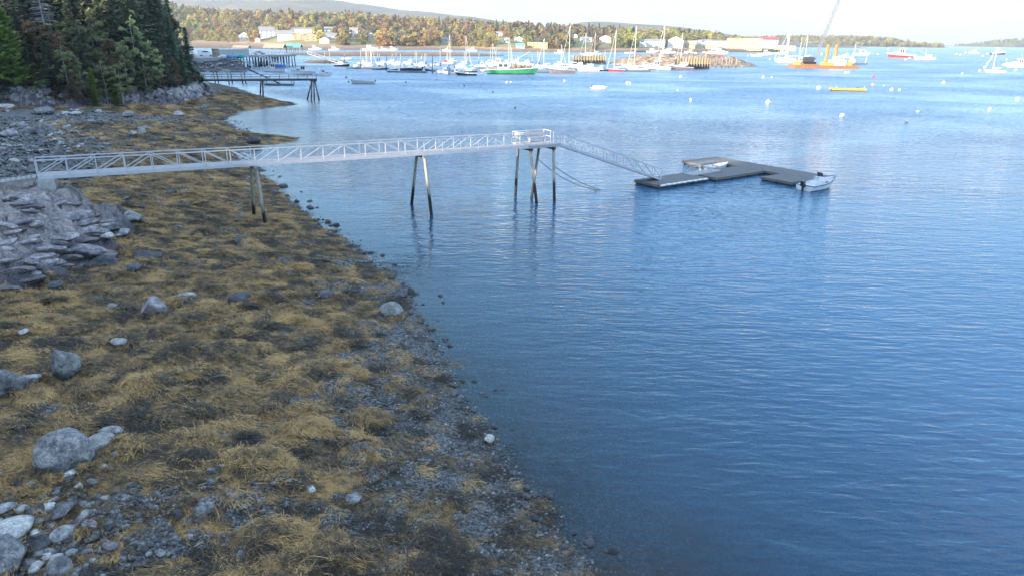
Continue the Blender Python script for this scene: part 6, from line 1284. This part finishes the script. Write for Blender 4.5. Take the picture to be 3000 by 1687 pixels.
FLEET_LIST = [
 ('lobster', 'white', 803, 211, 68, 'white lobster boat with a blue canvas stern in front of the black wharf piles', -1, .1, (('canvas', BLUETARP),)),
 ('lobster', 'white', 891, 219, 74, 'white lobster boat moored in the middle between two others below the wharf', -1, .12, ()),
 ('lobster', 'white', 946, 223, 44, 'stubby white lobster boat at the right end below the wharf, turned three-quarters', 1, .6, ()),
 ('skiff', 'cream', 758, 203, 24, 'small cream skiff at the foot of the wharf gangways', 1, .1, ()),
 ('skiff', 'white', 663, 213, 30, 'white boat lying behind the grey pier', 1, .05, (('cover', 1),)),
 ('cruiser', 'black', 1003, 196, 42, 'black-hulled boat at the foot of the white gangway', 1, .1, ()),
 ('skiff', 'white', 1018, 175, 34, 'upturned-looking white rowing boat hauled out on the small mud bank', 1, .1, ()),
 ('skiff', 'pale', 1062, 246, 70, 'pale open motorboat with a windscreen moored alone right of the dark pier', -1, .02, (('screen', 1),)),
 ('lobster', 'white', 1050, 198, 30, 'small white boat with a square wheelhouse just left of the tall grey post', -1, .2, ()),
 ('cruiser', 'white', 1082, 196, 34, 'white cruiser behind two thin bare masts at the marina left end', 1, .15, ()),
 ('lobster', 'navy', 1113, 205, 42, 'dark blue workboat with black rigging at the left part of the marina', 1, .12, ()),
 ('cruiser', 'white', 1147, 187, 34, 'low white cruiser behind the dark blue workboat', -1, .1, ()),
 ('skiff', 'black', 1153, 206, 26, 'black-hulled launch between the dark workboat and the covered boat', 1, .1, ()),
 ('covered', 'navy', 1208, 208, 66, 'navy-hulled boat under a long pale blue canvas cover', 1, .06, ()),
 ('lobster', 'white', 1203, 190, 40, 'white boat with a tall wheelhouse behind the canvas-covered boat', -1, .15, ()),
 ('cruiser', 'navy', 1261, 209, 34, 'dark navy cruiser right of the canvas-covered boat', -1, .2, ()),
 ('cruiser', 'white', 1298, 216, 46, 'white boat with a blue canvas canopy in the front row of the marina', -1, .12, (('canvas', BLUETARP),)),
 ('lobster', 'pale', 1337, 218, 44, 'grey-white cabin boat with a hard top next to the dark green hull', 1, .3, ()),
 ('cruiser', 'white', 1316, 188, 36, 'white boat with an orange-red canopy in the back row', 1, .1, (('canvas', PAINT['red']),)),
 ('sail', 'green', 1364, 222, 62, 'dark green sailboat hull in the very front of the marina', -1, .05, (('mast', 6),)),
 ('skiff', 'white', 1404, 221, 22, 'tiny white tender between the dark green hull and the bright green vessel', 1, .2, ()),
 ('lobster', 'white', 1383, 205, 38, 'white boat with teal netting behind the dark green hull', 1, .25, (('canvas', T[1]),)),
 ('lobster', 'white', 1459, 196, 70, 'large white fishing boat directly behind the bright green vessel', -1, .08, ()),
 ('cruiser', 'white', 1540, 193, 44, 'white cruiser behind the bow of the bright green vessel', -1, .1, ()),
 ('sail', 'white', 1362, 190, 34, 'white sailboat whose raked mast stands above the dark green hull', 1, .2, (('mast', 72),)),
 ('sail', 'white', 1322, 180, 30, 'white sailboat with the thick mast left of the raked mast', -1, .2, (('mast', 66),)),
 ('sail', 'white', 1487, 186, 32, 'white sailboat with the mast behind the large white fishing boat', 1, .2, (('mast', 66),)),
 ('sail', 'white', 1597, 198, 44, 'white sailboat moored just right of the bright green vessel', -1, .15, (('mast', 72),)),
 ('cruiser', 'grey', 1644, 215, 78, 'dark grey hulled cruiser with a long white cabin in the front row', -1, .06, ()),
 ('sail', 'white', 1672, 197, 56, 'white sailboat with the tallest mast, behind the dark grey cruiser', -1, .15, (('mast', 104),)),
 ('cruiser', 'white', 1695, 199, 46, 'white cruiser behind and between the dark grey and pale grey cruisers', -1, .1, ()),
 ('cruiser', 'pale', 1722, 210, 64, 'pale grey hulled cruiser right of the dark grey one', -1, .08, ()),
 ('lobster', 'cream', 1761, 208, 40, 'buff cabin boat squeezed between the pale grey cruiser and a red sailboat', -1, .25, ()),
 ('sail', 'red', 1804, 210, 50, 'sailboat with a dark red hull in the front row', -1, .1, (('mast', 104),)),
 ('sail', 'pale', 1862, 207, 50, 'sailboat with canvas-covered cockpit between the red sailboat and the aqua boat', -1, .12, (('mast', 110),)),
 ('lobster', 'aqua', 1922, 206, 78, 'pale aqua lobster boat with a tall white tower', -1, .06, (('tower', 1),)),
 ('sail', 'white', 1944, 190, 46, 'white sailboat with a tall mast behind the pale aqua boat', -1, .15, (('mast', 108),)),
 ('cruiser', 'grey', 1995, 206, 66, 'grey and white cruiser with a red stripe beside the timber bulkhead', -1, .06, ()),
 ('sail', 'white', 1996, 196, 36, 'white sailboat with a slim mast in front of the breakwater', -1, .15, (('mast', 84),)),
 ('sail', 'white', 1718, 163, 34, 'white sailboat moored beyond the left timber bulkhead', -1, .2, (('mast', 56),)),
 ('sail', 'white', 1745, 160, 30, 'farther white sailboat beyond the left timber bulkhead', -1, .2, (('mast', 54),)),
 ('sail', 'white', 2312, 185, 78, 'large white two-masted sailboat near the end of the breakwater', -1, .1, (('mast', 78), ('mizzen', 1))),
 ('sail', 'white', 2305, 176, 44, 'white sailboat just behind the large two-masted sailboat', -1, .1, (('mast', 70),)),
 ('sail', 'white', 2362, 172, 34, 'white sailboat with a thin mast between the two-masted sailboat and the barge', -1, .15, (('mast', 54),)),
 ('lobster', 'white', 2478, 170, 32, 'white lobster boat partly hidden behind the rust-coloured barge piles', -1, .2, ()),
 ('lobster', 'white', 2524, 164, 46, 'white boat on the open water behind the barge', 1, .1, ()),
 ('lobster', 'red', 2638, 170, 70, 'pinkish red and white lobster boat in open water right of the barge', -1, .05, ()),
 ('dragger', 'pale', 2706, 177, 52, 'pale fishing vessel with a boom raised aft in open water', -1, .05, ()),
 ('cruiser', 'white', 2851, 157, 24, 'small distant white boat near the harbour mouth', -1, .1, ()),
 ('lobster', 'navy', 2924, 161, 38, 'distant dark-hulled boat with a white house near the right edge', 1, .1, ()),
 ('sail', 'white', 2913, 213, 46, 'lone white sailboat with a tan covered cockpit near the right edge', -1, .2, (('mast', 52),)),
 ('lobster', 'white', 2984, 199, 62, 'white boat cut by the right edge', -1, .05, ()),
 ('cruiser', 'white', 2764, 134.5, 10, 'tiny white boat on the horizon at the harbour mouth', 1, .1, ()),
 ('skiff', 'white', 1757, 262, 46, 'white skiff with a full cover moored alone in the open water', 1, .04, (('cover', 1),)),
 ('cruiser', 'white', 1641, 158, 32, 'white boat moored off the far mudflat left of the bulkhead mast', 1, .1, ()),
 ('lobster', 'white', 1310, 151, 26, 'white lobster boat aground on the mudflat above the pilings', -1, .15, ()),
 ('cruiser', 'white', 1382, 151, 30, 'white cruiser aground on the mudflat right of the other grounded boat', -1, .1, ()),
 ('cruiser', 'white', 1085, 148.5, 44, 'long white boat lying at the mud edge, left in a row of three', 1, .05, ()),
 ('lobster', 'white', 1120, 149, 30, 'white boat lying at the mud edge, middle of a row of three', 1, .05, ()),
 ('lobster', 'white', 1148, 149.5, 36, 'white boat lying at the mud edge, right in a row of three', 1, .05, ()),
 ('cruiser', 'white', 925, 148, 36, 'white boat below the tan gabled houses, left of a pair', 1, .05, ()), ('cruiser', 'white', 981, 149, 32, 'white boat below the boathouse, right of a pair', 1, .05, ()),
 ('lobster', 'white', 2022, 158, 34, 'white boat with a cabin before the tan shingled wharf house', -1, .1, ()), ('lobster', 'red', 2088, 164, 56, 'low white and red boat anchored behind the breakwater', -1, .05, ()), ('cruiser', 'white', 2108, 160, 48, 'white cruiser behind the low white and red boat', 1, .05, ()),
 ('skiff', 'white', 2215, 166, 30, 'white boat anchored before the large tan wharf building', -1, .05, ()), ('lobster', 'white', 2243, 163, 42, 'white lobster boat before the red-roofed building', 1, .05, ()), ('lobster', 'white', 2290, 160, 36, 'white lobster boat at the end of the village wharf', 1, .05, ()),
 ('cruiser', 'white', 1912, 155, 34, 'white cruiser below the long white shed', 1, .05, ()), ('cruiser', 'white', 1955, 156.5, 42, 'white boat below the tall white gabled house', -1, .05, ()), ('skiff', 'white', 1846, 158, 30, 'white boat lying left of the long white shed', 1, .05, ())]
FLEET_LIST += [
 ('lobster', 'white', 1065, 188, 30, 'small white boat in the back row left of the two bare masts', 1, .1, ()), ('cruiser', 'white', 1120, 191, 34, 'white boat in the second row behind the dark blue workboat bow', -1, .1, ()),
 ('sail', 'white', 1085, 193, 34, 'white sailboat with twin thin masts at the marina left end', 1, .1, (('mast', 52), ('mizzen', 1))), ('cruiser', 'pale', 1170, 193, 36, 'pale cruiser in the second row left of the canvas-covered boat', 1, .1, ()),
 ('cruiser', 'white', 1232, 195, 36, 'white cruiser in the second row above the navy cruiser', -1, .1, ()), ('lobster', 'white', 1278, 193, 34, 'white lobster boat in the second row between navy cruiser and blue canopy', 1, .1, ()),
 ('cruiser', 'white', 1352, 199, 38, 'white cruiser in the second row behind the hard-topped cabin boat', -1, .1, ()), ('lobster', 'white', 1412, 197, 40, 'white lobster boat in the second row left of the large white fishing boat', 1, .1, ()),
 ('cruiser', 'pale', 1422, 211, 34, 'pale cruiser tucked against the stern of the bright green vessel', -1, .15, ()), ('sail', 'white', 1440, 186, 34, 'white sailboat behind the stern of the bright green vessel', 1, .1, (('mast', 50),)),
 ('lobster', 'white', 1515, 187, 36, 'white lobster boat in the back row behind the middle of the green vessel', -1, .1, ()), ('cruiser', 'white', 1570, 203, 36, 'white cruiser just off the bow of the bright green vessel', -1, .1, ()),
 ('cruiser', 'white', 1630, 200, 40, 'white cruiser in the second row above the dark grey cruiser', -1, .1, ()), ('sail', 'white', 1640, 190, 32, 'white sailboat in the back row above the dark grey cruiser', 1, .1, (('mast', 50),)),
 ('cruiser', 'white', 1840, 198, 36, 'white cruiser in the second row between the red and the canvas-covered sailboats', -1, .1, ()), ('lobster', 'white', 1890, 197, 36, 'white lobster boat in the second row left of the white tower', 1, .1, ()),
 ('cruiser', 'white', 1975, 198, 36, 'white cruiser in the second row in front of the left end of the breakwater', -1, .1, ())]
for f in FLEET_LIST: boat(*f)
# the bright green working vessel, its gear piled on deck
gv = boat('dragger', 'kelly', 1503, 218, 146, 'bright green fishing vessel with gear piled on deck in the front row', 1, .05)
gear = [stone_mesh('gear', 950 + i, 1, mat('brown_netting', (.30, .20, .11), (.17, .11, .07), 2, .9), .5, .8) for i in range(4)]
Lg = 146 * 342 / FPX
for i in range(14):
    o = link('net_pile', gear[i % 4], gv); s_ = random.uniform(.6, 1.3); o.location = (random.uniform(-.1, .38) * Lg, random.uniform(-.8, .8), Lg * .125 + .3); o.scale = (s_, s_, s_)
# floats and their pilings
FLOATS = [(1075, 203, 120, 'left'), (1190, 214, 110, 'second'), (1330, 212, 130, 'third'), (1450, 203, 100, 'middle'), (1585, 214, 60, 'grey and orange'), (1680, 206, 150, 'fifth'), (1830, 210, 150, 'sixth'), (1950, 207, 90, 'last')]
for x, y, wpx, nm in FLOATS:
    p = Vector(G(x, y)); Lf = wpx * p.length / FPX; o = empty('marina_float', (p.x, p.y + 2.5, 0), 0.03, 'long low wooden marina float of the %s berth from the left' % nm if nm not in ('middle', 'grey and orange') else 'long low wooden marina float, the %s one' % nm, 'float')
    raft(-Lf / 2, Lf / 2, -1.4, 1.4, 6, .55, o)
pr_ = [(1056, 142, 200), (1106, 158, 178), (1111, 158, 178), (1131, 159, 208), (1149, 158, 180), (1160, 158, 176), (1173, 158, 208), (1216, 147, 194), (1220, 153, 212), (1236, 160, 185), (1244, 157, 203), (1248, 158, 190), (1266, 166, 216), (1289, 145, 196), (1311, 158, 207), (1315, 192, 220), (1332, 169, 204), (1360, 154, 193), (1371, 169, 188), (1403, 158, 186), (1436, 142, 190), (1453, 141, 190), (1511, 166, 190), (1560, 162, 192), (1577, 150, 190), (1581, 155, 190), (1774, 149, 190), (1801, 160, 195), (1073, 139, 192), (1078, 142, 192), (1085, 146, 192), (1088, 150, 192), (951, 152, 188), (965, 152, 188), (1008, 160, 186)]
for i, (x, yt, yb) in enumerate(pr_):
    b = Vector(G(x, yb)); t_ = Vector(GY(x - .012 * (yb - yt) * (1 if x > 1500 else -1) * 2, yt, b.y)); m_ = PILEDARK if i in (12, 15, 16) else PILE
    tag(MB().tube(t_, b - Vector((0, 0, 1.5)), .20, .24, 8).build('mooring_pile', m_, None, True), 'tan or dark mooring pile standing among the marina berths', 'pile', 'mooring piles of the marina')
# timber bulkheads on the breakwater and the row of free piles
def bulkhead(x0, x1, yb, h, label, n):
    a, b = Vector(G(x0, yb)), Vector(G(x1, yb)); o = empty('bulkhead', tuple(a), 0, label, 'bulkhead'); d_ = b - a; nn_ = Vector((-d_.y, d_.x, 0)).normalized()
    TIM = mat('yellow_timber', (.50, .36, .15), (.36, .25, .10), 1, .85, stretch=(1, 1, .3))
    for k in range(n):
        c0, c1 = d_ * ((k + .04) / n), d_ * ((k + .96) / n); MB().bar(c0 + Vector((0, 0, h * .72)), c1 + Vector((0, 0, h * .72)), .3, h * .5).build('plank_panel', TIM, o)
        MB().tube(d_ * (k / n) - nn_ * .25 + Vector((0, 0, h * 1.12)), d_ * (k / n) - nn_ * .25 + Vector((0, 0, -1.5)), .2, .22, 7).build('pile', PILE, o)
    MB().bar(nn_ * 3.5 + Vector((0, 0, h * .94)), d_ + nn_ * 3.5 + Vector((0, 0, h * .94)), 7, .3).build('deck', OLDWOOD, o); MB().bar(nn_ * .6 + Vector((0, 0, h * .3)), d_ + nn_ * .6 + Vector((0, 0, h * .3)), .4, h * .5).build('dark_wall', DARKWOOD, o); return o
bulkhead(1679, 1776, 189, 5.2, 'yellow timber bulkhead left of the breakwater behind the cruisers', 12); bulkhead(1976, 2079, 205, 6.2, 'yellow timber bulkhead in front of the breakwater', 13)
for x in (2097, 2113, 2126, 2134, 2141, 2155): b = Vector(G(x, 201)); tag(MB().tube(b + Vector((.2, 0, 6.0)), b - Vector((0, 0, 2)), .17, .2, 7).build('free_pile', PILE, None, True), 'slim yellow pile in the row of free piles before the breakwater', 'pile', 'row of free piles before the breakwater')

# ------------------------------------------------------------------ crane barge
bp = Vector(G(2412, 201)); bl_ = 168 * bp.length / FPX; ba = empty('crane_barge', tuple(bp), 0.03, 'rusty brown crane barge with two tall orange spud piles and a long lattice boom', 'barge')
MB().loft([[(-bl_ / 2, -6, 0), (bl_ * .46, -6, 0), (bl_ / 2, -6, 1.9), (-bl_ / 2, -6, 1.9)], [(-bl_ / 2, 6, 0), (bl_ * .46, 6, 0), (bl_ / 2, 6, 1.9), (-bl_ / 2, 6, 1.9)]]).build('hull', PAINT['rust'], ba)
for x, lean in ((2430, 8), (2456, 6)):
    tt = Vector(GY(x + lean * .3, 131, bp.y)) - bp; tt.y = 2; MB().tube((tt.x - .6, 2, -3), tuple(tt), 1.0, 1.0, 12).build('spud_pile', mat('orange_rust', (.55, .20, .05), (.38, .13, .04), .8, .8), ba, True)
dh = MB().box((bl_ * .20, -.5, 3.4), (9, 5, 3)).build('deckhouse', PAINT['white'], ba); MB().box((bl_ * .20, -.5, 6.0), (5.5, 4, 2.2)).build('wheelhouse', PAINT['white'], ba)
for k in range(4): MB().box((bl_ * .20 - 2 + k * 1.3, -2.53, 6.2), (.9, .08, .9)).build('window', GLASS, ba)
MB().box((bl_ * .34, 0, 3.0), (6, 4, 2.2)).build('machinery', PAINT['yellow'], ba); MB().box((bl_ * .02, -2, 2.7), (7, 3, 1.6)).build('machinery', PAINT['yellow'], ba); MB().box((-bl_ * .42, 0, 3.0), (3.5, 3.5, 2.2), 0, .7).build('winch', PAINT['yellow'], ba); MB().box((-bl_ * .25, 1, 2.6), (9, 5, 1.4)).build('timber_stack', PAINT['wood'], ba)
cr_x = (2372 - 2412) * bp.length / FPX
cb = MB().box((cr_x, 0, 3.2), (8, 4, 1.2)).build('crawler', BLACKGLOSS, ba); MB().box((cr_x - .5, 0, 5.2), (6, 3.4, 2.8)).build('crane_cab', DARKWOOD, ba)
c0, c1 = Vector((cr_x + 3, 0, 4.5)), Vector(GY(2466, -14, bp.y)) - bp; c1.y = 0
lat = MB(); dd = c1 - c0; sx_ = Vector((.75, 0, .3)); sy_ = Vector((0, .75, 0))
for a in (-1, 1):
    for b in (-1, 1): lat.bar(c0 + sx_ * a + sy_ * b, c1 + sx_ * a + sy_ * b, .24)
for k in range(22):
    f0, f1 = k / 22, (k + 1) / 22; s_ = 1 if k % 2 else -1
    for b in (-1, 1): lat.bar(c0 + dd * f0 + sx_ * s_ + sy_ * b, c0 + dd * f1 - sx_ * s_ + sy_ * b, .14)
lat.build('boom', mat('pale_boom_paint', (.20, .20, .21), (.15, .15, .16), 3, .5), ba); MB().bar(c1, (cr_x - 2, 0, 6.4), .06).bar(c1, (cr_x - 3, 0, 6.2), .06).build('boom_cable', STEEL, ba)
wbp = Vector(G(2511, 191)); wl = 44 * wbp.length / FPX; wbt = empty('work_raft', tuple(wbp), 0, 'flat work raft with a white hut and tall mast moored right of the crane barge', 'raft')
raft(-wl / 2, wl / 2, -3, 3, 3, 1.2, wbt); MB().box((-wl * .32, 0, 2.6), (3, 3, 2.8)).build('hut', PAINT['white'], wbt); MB().tube((-wl * .28, 1, 1.2), (-wl * .22, 1, 14), .2, .14, 7).build('mast', PAINT['white'], wbt); MB().bar((wl * .44, 0, 1), (wl * .48, 0, 5.5), .2).build('post', PAINT['white'], wbt)
yp = Vector(G(2483, 267)); yl = 86 * yp.length / FPX; yf = empty('work_float', tuple(yp), -.05, 'long low yellow wooden float lit by sun in the open water', 'float')
MB().box((0, 0, .75), (yl, 2.6, .12)).build('deck', PAINT['yellow'], yf)
for yy in (-1.25, 1.25): MB().bar((-yl / 2, yy, .45), (yl / 2, yy, .45), .12, .4).build('side_beam', PAINT['yellow'], yf)
for k in range(5): MB().box((-yl * .4 + k * yl * .2, 0, .15), (yl * .14, 2.2, .5)).build('float', FLOATDARK, yf)
MB().box((yl * .30, .3, 1.1), (1.0, .8, .6)).build('engine_box', PAINT['grey'], yf)
for x in (-.34, .48): MB().bar((yl * x, 0, .8), (yl * x, 0, 1.6), .15).build('post', PAINT['yellow'], yf)

# ------------------------------------------------------------------ mooring buoys
BU = dict(w=PAINT['white'], r=mat('red_buoy', (.75, .05, .10), (.6, .04, .08), 3, .4), p=mat('pink_buoy', (.80, .30, .38), (.7, .25, .32), 3, .4), d=PAINT['black'])
bm_ = {}
def buoy(x, y, s, c='w', label=None):
    p = Vector(G(x, y)); r = max(.22, s * p.length / FPX / 2)
    if c not in bm_:
        body = MB().loft([[(q * math.cos(t), q * math.sin(t), z) for t in [2 * math.pi * i / 10 for i in range(10)]] for q, z in ((.25, -.75), (.75, -.55), (1, -.05), (.92, .45), (.6, .8), (.15, .95))]).mesh('body', BU[c], True); st_ = MB().tube((0, 0, .9), (0, 0, 1.35), .09, .09, 6).mesh('stem', STEEL); bm_[c] = (body, st_)
    o = empty('mooring_buoy', (p.x, p.y, r * .35), 0, label or 'round white mooring buoy floating in the harbour', 'buoy', None if label else 'white mooring buoys'); link('body', bm_[c][0], o); link('stem', bm_[c][1], o); o.scale = (r, r, r); return o
for x, y, s in ((2398, 262, 12), (2467, 343, 13), (2478, 216, 8), (2485, 216, 6), (2589, 252, 3), (2612, 266, 9), (2635, 266, 7), (2653, 177, 6), (2665, 173, 6), (2802, 161, 5), (2828, 157, 5), (2814, 163, 5), (2879, 167, 5), (2892, 160, 5), (2949, 177, 5), (2942, 193, 7), (2892, 188, 5), (2884, 200, 6), (2870, 210, 6), (2819, 218, 5), (2764, 245, 8), (2976, 208, 6), (2981, 293, 9), (2899, 321, 7), (2688, 330, 8), (2656, 359, 9), (2572, 161, 4), (2408, 162, 6), (1485, 244, 8), (1497, 243, 5), (1654, 240, 7), (1838, 246, 9), (1846, 246, 6), (1732, 258, 5), (1994, 228, 8), (1985, 267, 5), (2236, 229, 8), (2261, 229, 5), (2024, 295, 8), (2258, 303, 6), (1519, 172, 5), (1846, 170, 5), (2191, 165, 4), (2255, 176, 4), (1236, 172, 5), (2271, 180, 5)): buoy(x, y, s)
for x, y, s, c, lb in ((2559, 228, 8, 'r', 'red mooring buoy in open water, upper of two near the yellow float'), (2557, 251, 8, 'p', 'pink mooring buoy below the red one near the yellow float'), (2603, 147, 6, 'p', 'pinkish channel buoy near the headland tip'), (1014, 229, 6, 'r', 'red buoy between the dark pier and the lone pale motorboat'), (1279, 236, 6, 'p', 'pink buoy in front of the marina middle'), (1021, 242, 5, 'd', 'dark small buoy at the bow of the lone pale motorboat'), (1189, 243, 5, 'd', 'dark small buoy right of the lone pale motorboat'), (1360, 254, 5, 'd', 'dark small buoy below the dark green hull'), (1444, 272, 5, 'd', 'dark small buoy nearest below the bright green vessel'), (1509, 317, 6, 'd', 'dark small buoy above the pier platform'), (1817, 171, 6, 'r', 'red ring buoy behind the red sailboat mast'), (2250, 303, 13, 'w', 'large white mooring ball with a smaller one beside it right of centre')): buoy(x, y, s, c, lb)
for x, yt, yb, lb in ((915, 95, 158, 'tall thin lamp post on the wharf right end'), (671, 112, 148, 'thin pole behind the concrete wall'), (2080, 106, 146, 'utility pole above the very long white building'), (2005, 108, 142, 'utility pole beside the tall white gabled house'), (1925, 118, 140, 'utility pole at the long white shed')):
    b = Vector(GY(x, yb, 380 if x < 1000 else 1015)); t_ = Vector(GY(x, yt, b.y)); tag(MB().tube(b - Vector((0, 0, 2)), t_, .12, .1, 6).build('pole', OLDWOOD), lb, 'pole')

# ------------------------------------------------------------------ the air: thin haze round everything
hm_ = bpy.data.materials.new('haze_air'); hm_.use_nodes = True; ht = hm_.node_tree; ht.nodes.clear()
vo = N(ht, 'ShaderNodeVolumePrincipled'); vo.inputs['Color'].default_value = (0.90, 0.93, 1.0, 1); vo.inputs['Density'].default_value = 0.00011; vo.inputs['Anisotropy'].default_value = 0.3
hout = N(ht, 'ShaderNodeOutputMaterial'); ht.links.new(vo.outputs[0], hout.inputs['Volume'])
hzb = MB().box((0, 3350, 146), (16400, 9100, 310)).build('haze', hm_); hzb['kind'] = 'stuff'
